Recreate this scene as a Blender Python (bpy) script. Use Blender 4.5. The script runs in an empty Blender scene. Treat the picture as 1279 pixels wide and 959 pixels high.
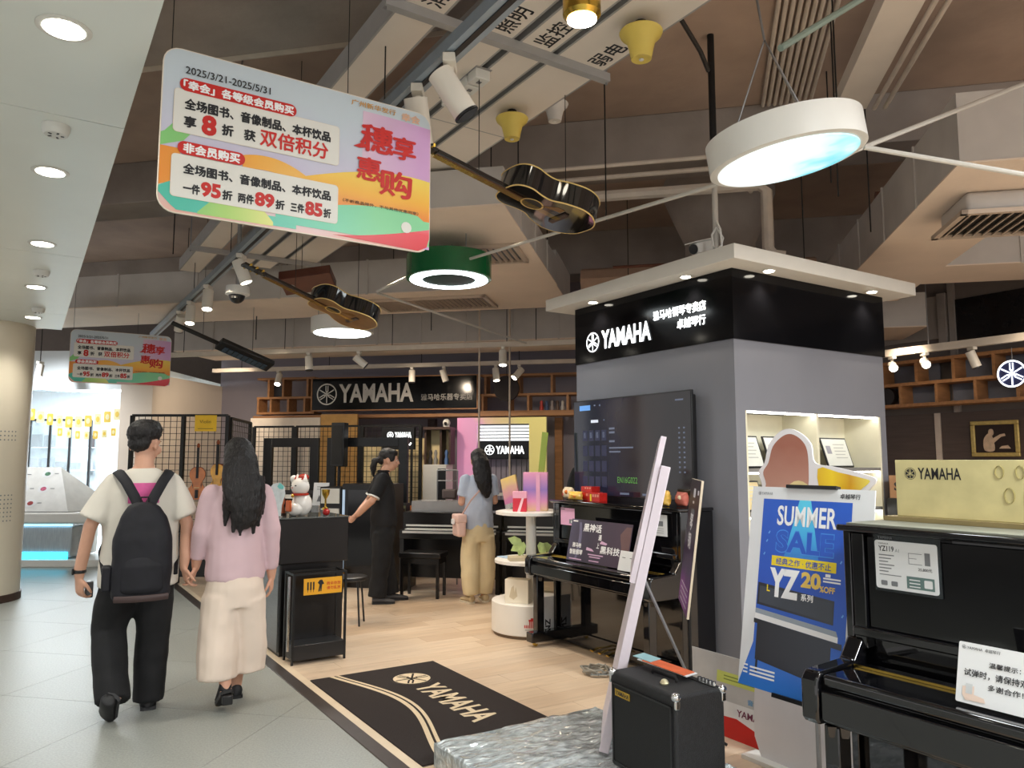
import bpy, bmesh, math, random
from mathutils import Vector, Matrix, noise as mnoise

random.seed(7)
SC = bpy.context.scene
COL = SC.collection
R = math.radians

# ---------------------------------------------------------------- camera
FPX = 950.0
PITCH = math.atan(95.5 / 950.0)
EYE = 1.5
cam_data = bpy.data.cameras.new('camera')
cam_data.sensor_fit = 'HORIZONTAL'
cam_data.sensor_width = 36.0
cam_data.lens = FPX / 1279.0 * 36.0
cam_data.clip_end = 200
cam = bpy.data.objects.new('camera', cam_data)
cam.location = (0, 0, EYE)
cam.rotation_euler = (R(90) + PITCH, 0, 0)
COL.objects.link(cam)
SC.camera = cam

# ---------------------------------------------------------------- world, exposure
world = bpy.data.worlds.new('mall_ambient')
SC.world = world
world.use_nodes = True
world.node_tree.nodes['Background'].inputs[0].default_value = (0.95, 0.92, 0.90, 1)
world.node_tree.nodes['Background'].inputs[1].default_value = 0.95
SC.view_settings.view_transform = 'Standard'
SC.view_settings.look = 'None'
SC.view_settings.gamma = 1.0
SC.view_settings.use_curve_mapping = False
SC.view_settings.exposure = 0.38

def spot(loc, target, watts, col=(1, .85, .68), angle=70, blend=.8, size=.06):
    d = bpy.data.lights.new('spot_light', 'SPOT')
    d.energy = watts * (.58 if col[2] < .65 else .92); d.color = col; d.spot_size = R(angle); d.spot_blend = blend; d.shadow_soft_size = size
    o = bpy.data.objects.new('spot_light', d); COL.objects.link(o)
    o.location = loc
    o.rotation_euler = (Vector(target) - Vector(loc)).to_track_quat('-Z', 'Y').to_euler()
    return o

def area(loc, size, watts, col=(1, 1, 1), rot=(0, 0, 0), sy=None):
    d = bpy.data.lights.new('area_light', 'AREA')
    d.energy = watts; d.color = col
    if sy: d.shape = 'RECTANGLE'; d.size = size; d.size_y = sy
    else: d.shape = 'DISK'; d.size = size
    o = bpy.data.objects.new('area_light', d); COL.objects.link(o)
    o.location = loc; o.rotation_euler = rot
    return o

# frames: the shop grid (x = V along the booth's long side, y = U into the mall) and the back-of-shop grid
AU = 32.7
AW = -12.0
U = Vector((-math.sin(R(AU)), math.cos(R(AU)), 0)); V = Vector((math.cos(R(AU)), math.sin(R(AU)), 0))
XW = Vector((math.cos(R(AW)), math.sin(R(AW)), 0)); YW = Vector((-math.sin(R(AW)), math.cos(R(AW)), 0))

# mall lighting: downlights of the white soffit (the row goes on behind the camera), and the shop's warm track lights
SOFFIT_Z = 3.0
DOWNLIGHTS = [(-1.562, 2.515), (-2.408, 3.836), (-3.263, 5.161), (-4.13, 6.482), (-5.041, 7.891)]
for k, (x, y) in enumerate(DOWNLIGHTS + [(-.70, 1.18), (.16, -.16)]):
    spot((x, y, SOFFIT_Z - .03), (x, y, 0), 60, (1, .96, .86), 120, .9, .08)
# further rows of downlights assumed out of view, to the left and behind the camera
for x, y in ((-3.6, 3.0), (-4.6, 4.6), (-5.6, 6.2), (-2.3, .6), (-1.3, -1.0)):
    spot((x, y, SOFFIT_Z - .03), (x, y, 0), 70, (.93, .98, 1), 130, .9, .08)
for x, y in ((-3.2, -2.0), (-1.2, -3.2), (1.2, -3.4), (3.2, -1.6), (4.6, .8), (2.4, -.6)):  # extra unseen spots, added so the floor bounces light up to the ceiling
    spot((x, y, SOFFIT_Z - .03), (x, y, 0), 120, (.97, .97, .95), 130, .9, .08)
# unseen disc lights added behind the camera, like the ring lamps, for brightness
for x, y in ((2.2, .6), (1.2, -1.6), (3.8, 2.6)):
    area((x, y, 3.3), .9, 125, (.93, .98, 1))
# warm track lights over the shop floor
for loc, tgt, w in (
        ((-2.6, 6.4, 3.0), (-.9, 6.6, 0), 130), ((-3.3, 7.6, 3.0), (-1.6, 8.2, 0), 130),
        ((-1.0, 6.6, 3.2), (-.4, 6.4, 0), 150), ((-.1, 5.2, 3.2), (-.3, 5.2, 0), 120), ((-1.5, 9.2, 2.9), (-.9, 8.2, 0), 120),
        ((.6, 9.4, 2.9), (.2, 8.0, 0), 120), ((-3.0, 9.4, 2.9), (-3.2, 11.4, 1.2), 110), ((-4.0, 11.2, 2.9), (-5.4, 13.2, 1.8), 160), ((-1.6, 10.4, 2.85), (-1.2, 12.2, 1.6), 110), ((0.6, 9.6, 2.9), (.6, 11.6, 1.2), 90),
        ((4.2, 8.2, 2.9), (5.3, 9.4, 1.2), 55), ((3.6, 7.0, 2.9), (3.2, 5.0, 0.4), 90), ((5.0, 6.8, 2.9), (5.6, 8.6, 1.2), 60)):
    spot(loc, tgt, w, (1, .82, .62), 85, .9, .07)

# ---------------------------------------------------------------- materials
MATS = {}
def mat(name, col, rough=.5, metal=0.0, var=.06, scale=8.0, bump=0.0, bscale=None, emit=0.0, ecol=None, spec=.5, coat=0.0,
        trans=0.0, alpha=1.0, ior=1.45, stretch=None):
    if name in MATS: return MATS[name]
    m = bpy.data.materials.new(name); m.use_nodes = True
    nt = m.node_tree; N = nt.nodes; L = nt.links
    b = N['Principled BSDF']
    b.inputs['Roughness'].default_value = rough
    b.inputs['Metallic'].default_value = metal
    b.inputs['Specular IOR Level'].default_value = spec
    b.inputs['Coat Weight'].default_value = coat
    b.inputs['Coat Roughness'].default_value = .04
    b.inputs['Transmission Weight'].default_value = trans
    b.inputs['Alpha'].default_value = alpha
    b.inputs['IOR'].default_value = ior
    tc = N.new('ShaderNodeTexCoord')
    src = tc.outputs['Object']
    if stretch:
        mp = N.new('ShaderNodeMapping'); mp.inputs['Scale'].default_value = stretch
        L.new(src, mp.inputs['Vector']); src = mp.outputs['Vector']
    nz = N.new('ShaderNodeTexNoise'); nz.inputs['Scale'].default_value = scale; nz.inputs['Detail'].default_value = 3
    L.new(src, nz.inputs['Vector'])
    cr = N.new('ShaderNodeValToRGB')
    c0 = [max(0, c * (1 - var)) for c in col]; c1 = [min(1, c * (1 + var)) for c in col]
    cr.color_ramp.elements[0].position = .3; cr.color_ramp.elements[1].position = .7
    cr.color_ramp.elements[0].color = (*c0, 1); cr.color_ramp.elements[1].color = (*c1, 1)
    L.new(nz.outputs['Fac'], cr.inputs['Fac']); L.new(cr.outputs['Color'], b.inputs['Base Color'])
    if emit:
        ec = ecol or col
        b.inputs['Emission Color'].default_value = (*ec, 1); b.inputs['Emission Strength'].default_value = emit
    if bump:
        nb = N.new('ShaderNodeTexNoise'); nb.inputs['Scale'].default_value = bscale or scale * 4; nb.inputs['Detail'].default_value = 4
        L.new(src, nb.inputs['Vector'])
        bp = N.new('ShaderNodeBump'); bp.inputs['Strength'].default_value = bump; bp.inputs['Distance'].default_value = .02
        L.new(nb.outputs['Fac'], bp.inputs['Height']); L.new(bp.outputs['Normal'], b.inputs['Normal'])
    MATS[name] = m
    return m

def s(r, g, b):      # sRGB bytes -> linear
    f = lambda c: (c / 255 / 12.92) if c / 255 <= .04045 else ((c / 255 + .055) / 1.055) ** 2.4
    return (f(r), f(g), f(b))

def gradmat(name, stops, axis=2, lo=0.0, hi=1.0, rough=.35, emit=0.0, wob=.0, wscale=3.0, wave=None):
    """flat print: a colour ramp along a local axis, wobbled by noise"""
    m = bpy.data.materials.new(name); m.use_nodes = True
    N = m.node_tree.nodes; L = m.node_tree.links; b = N['Principled BSDF']
    b.inputs['Roughness'].default_value = rough
    tc = N.new('ShaderNodeTexCoord'); sep = N.new('ShaderNodeSeparateXYZ'); L.new(tc.outputs['Object'], sep.inputs[0])
    mr = N.new('ShaderNodeMapRange'); mr.inputs['From Min'].default_value = lo; mr.inputs['From Max'].default_value = hi
    L.new(sep.outputs[axis], mr.inputs['Value'])
    nz = N.new('ShaderNodeTexNoise'); nz.inputs['Scale'].default_value = wscale; L.new(tc.outputs['Object'], nz.inputs['Vector'])
    ma = N.new('ShaderNodeMath'); ma.operation = 'MULTIPLY_ADD'; ma.inputs[1].default_value = wob; L.new(nz.outputs['Fac'], ma.inputs[0])
    L.new(mr.outputs['Result'], ma.inputs[2])
    cr = N.new('ShaderNodeValToRGB'); e = cr.color_ramp.elements
    while len(e) < len(stops): e.new(.5)
    for k, (p, c) in enumerate(stops):
        e[k].position = p; e[k].color = (*c, 1)
    L.new(ma.outputs[0], cr.inputs['Fac']); L.new(cr.outputs['Color'], b.inputs['Base Color'])
    if emit:
        L.new(cr.outputs['Color'], b.inputs['Emission Color']); b.inputs['Emission Strength'].default_value = emit
    return m

WHITE = mat('white_paint', s(205, 208, 200), .45, var=.02)
SOFFITM = mat('soffit_white', s(236, 241, 236), .3, var=.02, scale=2)
BLACK = mat('black_plastic', (.012, .012, .013), .35, var=.2)
BLACKMET = mat('black_metal', (.015, .015, .015), .4, metal=.3, var=.2)
PIANO = mat('black_polyester', (.004, .004, .005), .06, var=.2, coat=.6)
SATIN = mat('black_satin', (.008, .007, .007), .3, var=.2)
GREYM = mat('galvanised_metal', s(150, 150, 150), .4, metal=.7, var=.1, scale=20)
CHROME = mat('chrome', s(205, 205, 205), .15, metal=1, var=.05)
BRASS = mat('brass', s(214, 178, 82), .22, metal=1, var=.08)
WHITEPL = mat('white_plastic', s(225, 224, 218), .35, var=.02)
PAPER = mat('white_paper', s(225, 226, 226), .5, var=.02)
INK = mat('black_ink', (.012, .012, .014), .5, var=.1)
GREYINK = mat('grey_ink', s(120, 122, 125), .5, var=.1)
WHITEINK = mat('white_ink', s(240, 240, 240), .5, var=.02)
REDINK = mat('red_ink', s(198, 34, 26), .45, var=.05)
YELINK = mat('yellow_ink', s(236, 210, 40), .45, var=.05)
GLOWTXT = mat('lit_lettering', (1, 1, 1), .4, var=.01, emit=1.7, ecol=(.92, .97, 1))
BULB = mat('lamp_glow', (1, 1, 1), .4, var=.01, emit=14, ecol=(1, .93, .78))
COOLBULB = mat('cool_lamp_glow', (1, 1, 1), .4, var=.01, emit=6, ecol=(.90, .98, 1))
LED = mat('led_strip', (1, 1, 1), .4, var=.01, emit=9, ecol=(1, .97, .88))
GLASS = mat('clear_glass', (.9, .95, .95), .05, var=.01, trans=1.0, ior=1.1)
ACRYL = mat('clear_acrylic', (.9, .93, .95), .08, var=.02, alpha=.25)
WOOD = mat('shelf_wood', s(170, 122, 80), .5, var=.18, scale=3, stretch=(1, 8, 8))
DARKWOOD = mat('dark_wood', s(70, 50, 42), .5, var=.2, scale=3, stretch=(1, 8, 8))
SKIN = mat('skin', s(212, 162, 136), .5, var=.05, scale=14)
HAIRM = mat('black_hair', (.010, .008, .008), .42, var=.5, scale=30, bump=.5, bscale=70, stretch=(2, 2, .25))

# ---------------------------------------------------------------- mesh builder
class MB:
    def __init__(self): self.v = []; self.f = []
    def add(self, vs, fs, M=None):
        n = len(self.v)
        self.v += [tuple(M @ Vector(p)) if M else tuple(p) for p in vs]
        self.f += [tuple(i + n for i in f) for f in fs]
        return self
    def box(self, x0, x1, y0, y1, z0, z1, M=None):
        vs = [(x, y, z) for z in (z0, z1) for y in (y0, y1) for x in (x0, x1)]
        return self.add(vs, [(0, 2, 3, 1), (4, 5, 7, 6), (0, 1, 5, 4), (2, 6, 7, 3), (0, 4, 6, 2), (1, 3, 7, 5)], M)
    def ring_loft(self, rings, cap=True, M=None):
        n = len(rings[0]); vs = [p for r in rings for p in r]; fs = []
        for k in range(len(rings) - 1):
            for i in range(n):
                j = (i + 1) % n
                fs.append((k * n + i, k * n + j, (k + 1) * n + j, (k + 1) * n + i))
        if cap:
            fs.append(tuple(range(n))[::-1]); fs.append(tuple(range((len(rings) - 1) * n, len(rings) * n)))
        return self.add(vs, fs, M)
    def cyl(self, p0, p1, r0, r1=None, n=12, M=None):
        return self.tube([p0, p1], [r0, r0 if r1 is None else r1], n, M)
    def tube(self, pts, r, n=8, M=None, flat=1.0, ref=None):
        pts = [Vector(p) for p in pts]
        rs = r if isinstance(r, (list, tuple)) else [r] * len(pts)
        rings = []; side = None
        for k, p in enumerate(pts):
            t = (pts[min(k + 1, len(pts) - 1)] - pts[max(k - 1, 0)])
            t = t.normalized() if t.length > 1e-9 else Vector((0, 0, 1))
            if side is None:
                a = Vector(ref) if ref else (Vector((1, 0, 0)) if abs(t.x) < .9 else Vector((0, 1, 0)))
                side = (a - t * a.dot(t)).normalized()
            else:
                side = (side - t * side.dot(t)).normalized()
            up = t.cross(side)
            rr = rs[k]; ra, rb = rr if isinstance(rr, (tuple, list)) else (rr, rr * flat)
            rings.append([p + side * (ra * math.cos(2 * math.pi * i / n)) + up * (rb * math.sin(2 * math.pi * i / n)) for i in range(n)])
        return self.ring_loft(rings, True, M)
    def lathe(self, prof, n=24, c=(0, 0, 0), M=None):
        rings = [[(c[0] + r * math.cos(2 * math.pi * i / n), c[1] + r * math.sin(2 * math.pi * i / n), c[2] + z) for i in range(n)] for r, z in prof]
        return self.ring_loft(rings, True, M)
    def prism(self, pts, d0, d1, M=None):
        """outline in local x,z extruded along y from d0 (front) to d1"""
        n = len(pts)
        vs = [(x, d0, z) for x, z in pts] + [(x, d1, z) for x, z in pts]
        fs = [tuple(range(n)), tuple(range(2 * n - 1, n - 1, -1))] + [(i, i + n, (i + 1) % n + n, (i + 1) % n) for i in range(n)]
        return self.add(vs, fs, M)
    def slab(self, pts, z0, z1, M=None):
        n = len(pts)
        vs = [(x, y, z0) for x, y in pts] + [(x, y, z1) for x, y in pts]
        fs = [tuple(range(n))[::-1], tuple(range(n, 2 * n))] + [(i, (i + 1) % n, (i + 1) % n + n, i + n) for i in range(n)]
        return self.add(vs, fs, M)
    def ball(self, c, rx, ry=None, rz=None, n=12, m=8, M=None):
        ry = ry or rx; rz = rz or rx
        rings = []
        for k in range(m + 1):
            a = math.pi * k / m; sr = max(math.sin(a), .02)
            rings.append([(c[0] + rx * sr * math.cos(2 * math.pi * i / n), c[1] + ry * sr * math.sin(2 * math.pi * i / n), c[2] - rz * math.cos(a)) for i in range(n)])
        return self.ring_loft(rings, True, M)
    def mesh(self, name, m, smooth=None):
        me = bpy.data.meshes.new(name); me.from_pydata(self.v, [], self.f); me.update()
        bm = bmesh.new(); bm.from_mesh(me); bmesh.ops.recalc_face_normals(bm, faces=bm.faces); bm.to_mesh(me); bm.free()
        if smooth:
            me.polygons.foreach_set('use_smooth', [True] * len(me.polygons)); me.set_sharp_from_angle(angle=R(smooth))
        if m: me.materials.append(m)
        return me
    def build(self, name, m, parent=None, smooth=35, bevel=0, seg=2):
        o = bpy.data.objects.new(name, self.mesh(name, m, smooth)); COL.objects.link(o)
        if parent: o.parent = parent
        if bevel:
            bv = o.modifiers.new('bevel', 'BEVEL'); bv.width = bevel; bv.segments = seg; bv.limit_method = 'ANGLE'; bv.angle_limit = R(40)
            o.data.polygons.foreach_set('use_smooth', [True] * len(o.data.polygons))
        return o

def thing(name, label, cat, loc=(0, 0, 0), rz=0, group=None, rot=None):
    o = bpy.data.objects.new(name, None); COL.objects.link(o); o.empty_display_size = .1
    o.location = loc; o.rotation_euler = rot or (0, 0, R(rz))
    o['label'] = label; o['category'] = cat
    if group: o['group'] = group
    return o
def tag(o, label, cat, group=None):
    o['label'] = label; o['category'] = cat
    if group: o['group'] = group
    return o
def struct(o, label=None):
    o['kind'] = 'structure'
    if label: o['label'] = label
    return o
def place(o, loc, rz=0):
    o.location = loc; o.rotation_euler = (0, 0, R(rz)); return o
def dup(root, loc=None, rz=None, label=None, group=None, parent=None):
    r = root.copy(); COL.objects.link(r)
    if parent: r.parent = parent
    if loc is not None: r.location = loc
    if rz is not None: r.rotation_euler = (0, 0, R(rz))
    if label: r['label'] = label
    if group: r['group'] = group
    for ch in list(root.children):
        c = ch.copy(); COL.objects.link(c); c.parent = r
        for g in ch.children:
            d = g.copy(); COL.objects.link(d); d.parent = c
    return r
def piece(name, mesh, parent=None, loc=(0, 0, 0), rz=0):
    o = bpy.data.objects.new(name, mesh); COL.objects.link(o)
    if parent: o.parent = parent
    o.location = loc; o.rotation_euler = (0, 0, R(rz)); return o

_tcache = {}
def text(body, x0, x1, z0, z1, m, parent, y=-.002, name='lettering', bold=.0, depth=.001, M=None, shear=0.0, mirror=False, lines=.9):
    """lettering fitted into the local box x0..x1, z0..z1, facing local -y"""
    heavy = 0
    if any(ord(ch) > 0x2e00 for ch in body): heavy = min(bold * 1.5, .045) if bold <= .03 else .026; bold = 0
    c = bpy.data.curves.new('t', 'FONT'); c.body = body; c.offset = bold; c.shear = shear; c.resolution_u = 3; c.space_line = lines
    o = bpy.data.objects.new('t', c); COL.objects.link(o)
    dg = bpy.context.evaluated_depsgraph_get()
    me = bpy.data.meshes.new_from_object(o.evaluated_get(dg))
    bpy.data.objects.remove(o); bpy.data.curves.remove(c)
    vs = [v.co.copy() for v in me.vertices]; fs = [tuple(p.vertices) for p in me.polygons]
    bpy.data.meshes.remove(me)
    ax0, ax1 = min(v.x for v in vs), max(v.x for v in vs); ay0, ay1 = min(v.y for v in vs), max(v.y for v in vs)
    mb = MB()
    cjk = any(ord(ch) > 0x2e00 for ch in body)
    sh = [(0, 0)]
    if cjk and heavy:
        sh = [(0, 0), (heavy, 0), (-heavy, 0), (0, heavy), (0, -heavy)]
    pts = []
    for k, (sx, sz) in enumerate(sh):
        pts = []
        for v in vs:
            x = x0 + (v.x + sx - ax0) / (ax1 - ax0) * (x1 - x0); z = z0 + (v.y + sz - ay0) / max(1e-6, ay1 - ay0) * (z1 - z0)
            pts.append((x, y - k * 1e-5, z))
        if k < len(sh) - 1: mb.add(pts, fs, M)
    mb.add(pts, fs, M)
    me = bpy.data.meshes.new(name); me.from_pydata(mb.v, [], mb.f); me.update(); me.materials.append(m)
    ob = bpy.data.objects.new(name, me); COL.objects.link(ob); ob.parent = parent
    return ob

def forks(cx, cz, rad, m, parent, y=-.002, d=.001, ring=True, M=None, name='emblem'):
    """round emblem: three crossed tuning forks in a ring"""
    mb = MB(); n = 36
    if ring:
        for k in range(n):
            a, b = 2 * math.pi * k / n, 2 * math.pi * (k + 1) / n
            q = [(cx + r * math.cos(t), cz + r * math.sin(t)) for r, t in ((rad, a), (rad, b), (rad * .88, b), (rad * .88, a))]
            mb.add([(x, y, z) for x, z in q], [(0, 1, 2, 3)], M)
    def bar(p, q, w):
        dx, dz = q[0] - p[0], q[1] - p[1]; l = math.hypot(dx, dz); nx, nz = -dz / l * w / 2, dx / l * w / 2
        mb.add([(cx + a * rad, y, cz + b * rad) for a, b in ((p[0] + nx, p[1] + nz), (q[0] + nx, q[1] + nz), (q[0] - nx, q[1] - nz), (p[0] - nx, p[1] - nz))], [(0, 1, 2, 3)], M)
    for k in range(3):
        a = R(90 + 120 * k); ux, uz = math.cos(a), math.sin(a); px, pz = -uz, ux
        bar((0, 0), (-.82 * ux, -.82 * uz), .10)
        bar((0, 0), (.3 * ux, .3 * uz), .12)
        for sgn in (-1, 1):
            bar((.12 * ux + px * .0, .12 * uz), (.3 * ux + sgn * px * .1, .3 * uz + sgn * pz * .1), .08)
            bar((.28 * ux + sgn * px * .1, .28 * uz + sgn * pz * .1), (.8 * ux + sgn * px * .1, .8 * uz + sgn * pz * .1), .09)
    me = bpy.data.meshes.new(name); me.from_pydata(mb.v, [], mb.f); me.update(); me.materials.append(m)
    ob = bpy.data.objects.new(name, me); COL.objects.link(ob); ob.parent = parent
    return ob

def rrect(x0, x1, z0, z1, r, n=5):
    pts = []
    for cx, cz, a0 in ((x1 - r, z0 + r, -90), (x1 - r, z1 - r, 0), (x0 + r, z1 - r, 90), (x0 + r, z0 + r, 180)):
        for k in range(n + 1):
            a = R(a0 + 90 * k / n); pts.append((cx + r * math.cos(a), cz + r * math.sin(a)))
    return pts
def flat(pts, m, parent, y=-.0015, name='print', M=None):
    """a thin print lying on a face (local -y)"""
    mb = MB(); mb.add([(x, y, z) for x, z in pts], [tuple(range(len(pts)))], M)
    me = bpy.data.meshes.new(name); me.from_pydata(mb.v, [], mb.f); me.update(); me.materials.append(m)
    ob = bpy.data.objects.new(name, me); COL.objects.link(ob); ob.parent = parent
    return ob
def rect(x0, x1, z0, z1): return [(x0, z0), (x1, z0), (x1, z1), (x0, z1)]
def clip(poly, p, n):
    """keep the part of a 2-D polygon where (q-p).n >= 0"""
    out = []
    for i in range(len(poly)):
        a, b = poly[i], poly[(i + 1) % len(poly)]
        da = (a[0] - p[0]) * n[0] + (a[1] - p[1]) * n[1]; db = (b[0] - p[0]) * n[0] + (b[1] - p[1]) * n[1]
        if da >= 0: out.append(a)
        if (da >= 0) != (db >= 0):
            t = da / (da - db); out.append((a[0] + (b[0] - a[0]) * t, a[1] + (b[1] - a[1]) * t))
    return out
def up_to(x, y, z, most=4.7):
    """height of the first surface above a point: where a wire or rod from there is fixed"""
    bpy.context.view_layer.update()
    hit, loc, *_ = SC.ray_cast(bpy.context.evaluated_depsgraph_get(), Vector((x, y, z)), Vector((0, 0, 1)), distance=10)
    return min(most, loc.z) if hit else most
def P(base, v=0, u=0, z=0):      # a point in the shop grid from a base point
    return Vector((base[0], base[1], 0)) + V * v + U * u + Vector((0, 0, z))
# ================================================================ STRUCTURE
S0 = Vector((-.565, 3.939, 0))                      # a point on the threshold line between mall and shop
TERR = mat('terrazzo', s(150, 152, 146), .36, var=.16, scale=95, bump=.02)
GROUT = mat('floor_grout', s(104, 105, 98), .7, var=.1)
CONC = mat('soffit_concrete', s(180, 158, 142), .85, var=.14, scale=1.6, bump=.25, bscale=9)
CONCG = mat('beam_concrete', s(156, 146, 138), .85, var=.14, scale=2.2, bump=.3, bscale=12)
DUCT = mat('duct_sheet', s(192, 186, 180), .55, metal=.0, var=.08, scale=3)
DUCTB = mat('duct_insulation', s(230, 212, 194), .8, var=.05, scale=2, bump=.15, bscale=30)
PLANKM = [mat('oak_plank_%d' % k, c, .38, var=.09, scale=2.2, stretch=(1.2, 14, 14)) for k, c in enumerate((s(205, 182, 156), s(198, 174, 148), s(210, 188, 163), s(201, 179, 155)))]

# --- mall floor of terrazzo tiles (back-of-shop grid), cut along the threshold
fl_ = struct(MB().box(-16, 10, -6, 20, -.12, -.008).build('floor', GROUT, None))
nS = (-V.x, -V.y); pS = (S0.x - V.x * .055, S0.y - V.y * .055)
T = .97
tile_full = None
off = Vector((-2.517, 3.909, 0)); ox = off.dot(XW) % T; oy = off.dot(YW) % T
cnt = 0
for i in range(-12, 4):
    for j in range(0, 18):
        x0, y0 = ox + i * T, oy + j * T
        c = XW * (x0 + T / 2) + YW * (y0 + T / 2)
        if c.y < .8 or c.y > 14 or c.x < -c.y * .80 - 1 or c.x > c.y: continue
        g = .0015
        loc = [(x0 + g, y0 + g), (x0 + T - g, y0 + g), (x0 + T - g, y0 + T - g), (x0 + g, y0 + T - g)]
        w = [(XW * a + YW * b) for a, b in loc]
        poly = clip([(p.x, p.y) for p in w], pS, nS)
        if len(poly) < 3: continue
        o = MB().slab(poly, -.012, 0).build('floor_tile', TERR, fl_, smooth=None); cnt += 1

struct(MB().slab([(-9, -5.9), (9.5, -5.9), (9.5, -.2), (.9, -.2), (.9, .2), (-9, .2)], -.0075, -.004).build('floor_mall', TERR, None, smooth=None))
# --- shop floor of oak planks along V
fs = struct(MB().slab([tuple(P(S0, v, u))[:2] for v, u in ((.075, -8), (12, -8), (12, 11), (.075, 11))], -.008, -.003).build('floor_shop', PLANKM[1], None, smooth=None))
random.seed(3)
PL, PW = 1.22, .19
meshes = [MB().box(0, PL - .002, 0, PW - .002, -.004, 0).mesh('plank', m) for m in PLANKM]
for j in range(-8, 28):
    u = j * PW - .05; st = random.random() * PL
    for i in range(-1, 5):
        v = .085 + i * PL + st - PL
        o_v0, o_v1 = max(v, .085), v + PL - .002
        if o_v1 <= o_v0 + .02 or v > 4.6: continue
        m = random.choice(meshes)
        if v < .085: m = MB().box(.085 - v, PL - .002, 0, PW - .002, -.004, 0).mesh('plank', random.choice(PLANKM))
        piece('floor_plank', m, fs, tuple(P(S0, v, u)), AU)

# --- threshold: dark metal strip, then a cream line
t = MB().box(-.055, .03, -8, 9.3, -.01, .006).build('trim_1', mat('threshold_metal', s(92, 84, 80), .35, metal=.6, var=.1), None, bevel=.003); struct(place(t, S0, AU))
t = MB().box(.031, .084, -8, 9.3, -.01, .004).build('trim_2', mat('threshold_cream', s(214, 196, 170), .4, var=.05), None); struct(place(t, S0, AU))

# --- slab and beams
struct(MB().box(-16, 14, -6, 22, 4.7, 4.9).build('ceiling', CONC, None))
for k, (y0, y1, x0, x1, zb) in enumerate(((3.15, 4.37, -9, -.95, 4.2), (6.9, 7.4, -9, 9, 4.25), (10.4, 10.9, -12, 9, 4.1))):
    b = MB().box(x0, x1, y0, y1, zb, 4.7).build('ceiling_beam_%d' % (k + 1), CONCG, None, bevel=.01); struct(place(b, (0, 0, 0), AW))

# --- round concrete column behind the booth, with a flared head
col = MB().lathe([(.36, 0), (.36, 3.75), (.39, 3.8), (.39, 3.95), (.62, 4.5), (.62, 4.7)], 28).build('column_concrete', CONCG, None, smooth=40)
struct(place(col, (2.38, 8.50, 0)))

# --- white soffit over the mall walkway, with panel joints
so = thing('ceiling_soffit', 'white soffit', 'ceiling'); del so['category']; so['kind'] = 'structure'
E0 = Vector((-1.139, 2.353, 0))                     # a point below the soffit's edge
place(so, E0, AU)
pan = 1.32
e_end = (Vector((-5.221, 8.68, 0)) - E0).dot(U)
seam_u = (Vector((-1.75, 3.334, 0)) - E0).dot(U)
k = -4
us = [seam_u + pan * 2 * i for i in range(-2, 3)]
us = [u for u in us if u < e_end - .3] + [e_end]
last = -5.0
for u in us:
    if u <= last: continue
    MB().box(-7.5, 0, last + .004, u - .004, SOFFIT_Z, SOFFIT_Z + .02).build('soffit_panel', SOFFITM, so, smooth=None)
    last = u
MB().box(-.02, 0, -5, e_end, SOFFIT_Z + .02, SOFFIT_Z + .45).build('soffit_fascia', SOFFITM, so, smooth=None)
MB().box(-7.5, 0, e_end - .02, e_end, SOFFIT_Z + .02, SOFFIT_Z + .3).build('soffit_end', SOFFITM, so, smooth=None)

# --- white round mall column with a band of fine holes
cw = struct(MB().lathe([(.46, 0), (.46, SOFFIT_Z)], 40).build('column_white', mat('column_enamel', s(214, 204, 184), .3, var=.02, scale=3), None, smooth=40))
place(cw, (-5.83, 8.35, 0))
MB().lathe([(.475, 0), (.475, .08)], 40).build('column_base', DARKWOOD, cw)
hole = MB().cyl((0, -.4605, 0), (0, -.4625, 0), .008, n=6).mesh('hole', GREYINK)
for zi in range(7):
    for ai in range(9):
        piece('hole', hole, cw, (0, 0, .86 + zi * .045), 38 + ai * 5)
for zi in range(3):
    for ai in range(9):
        piece('hole', hole, cw, (0, 0, 1.72 + zi * .045), 38 + ai * 5)
a = R(26)
text('台', -.09, .09, 1.33, 1.53, mat('brown_sign', s(96, 58, 36), .5), cw, y=-.462, bold=.03, M=Matrix.Rotation(R(24), 4, 'Z'), name='lettering')

# --- walls of the shop
LAV = mat('wall_lavender', s(152, 148, 160), .7, var=.03, scale=2)
WALLW = mat('wall_cream', s(226, 214, 200), .75, var=.03, scale=2)
w = MB().box(-8.2, 2.6, 12.6, 12.75, 0, 4.7).build('wall_back', LAV, None, smooth=None); struct(place(w, (0, 0, 0), AW))
# cream wall between the dessert shop and the music shop
d = Vector((-5.18, 15.3, 0)) - Vector((-5.67, 11.9, 0))
ang = math.degrees(math.atan2(d.y, d.x))
w = MB().box(0, d.length, 0, .15, 0, 2.86).build('wall_left', WALLW, None, smooth=None); struct(place(w, (-5.67, 11.9, 0), ang))
# right-hand wall along U, dark panels
RB = Vector((4.9, 9.9, 0)) + V * .36
wr = struct(MB().box(0, .15, -7, 1.6, 0, 4.7).build('wall_right', mat('wall_grey_brown', s(112, 104, 100), .7, var=.06, scale=2), None, smooth=None))
place(wr, RB, AU)
DPAN = mat('dark_panel', s(84, 70, 64), .45, var=.12, scale=3, stretch=(8, 1, 14))
u = -6.9
while u < 1.4:
    for z0, z1 in ((0, .74), (.745, 1.49), (1.495, 2.1)):
        MB().box(-.03, 0, u, u + 1.0, z0, z1).build('wall_panel', DPAN, wr, smooth=None)
    MB().box(-.045, -.0, u + 1.005, u + 1.075, 0, 2.1).build('wall_post', mat('post_cream', s(205, 190, 176), .5), wr, smooth=None)
    u += 1.08
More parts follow.
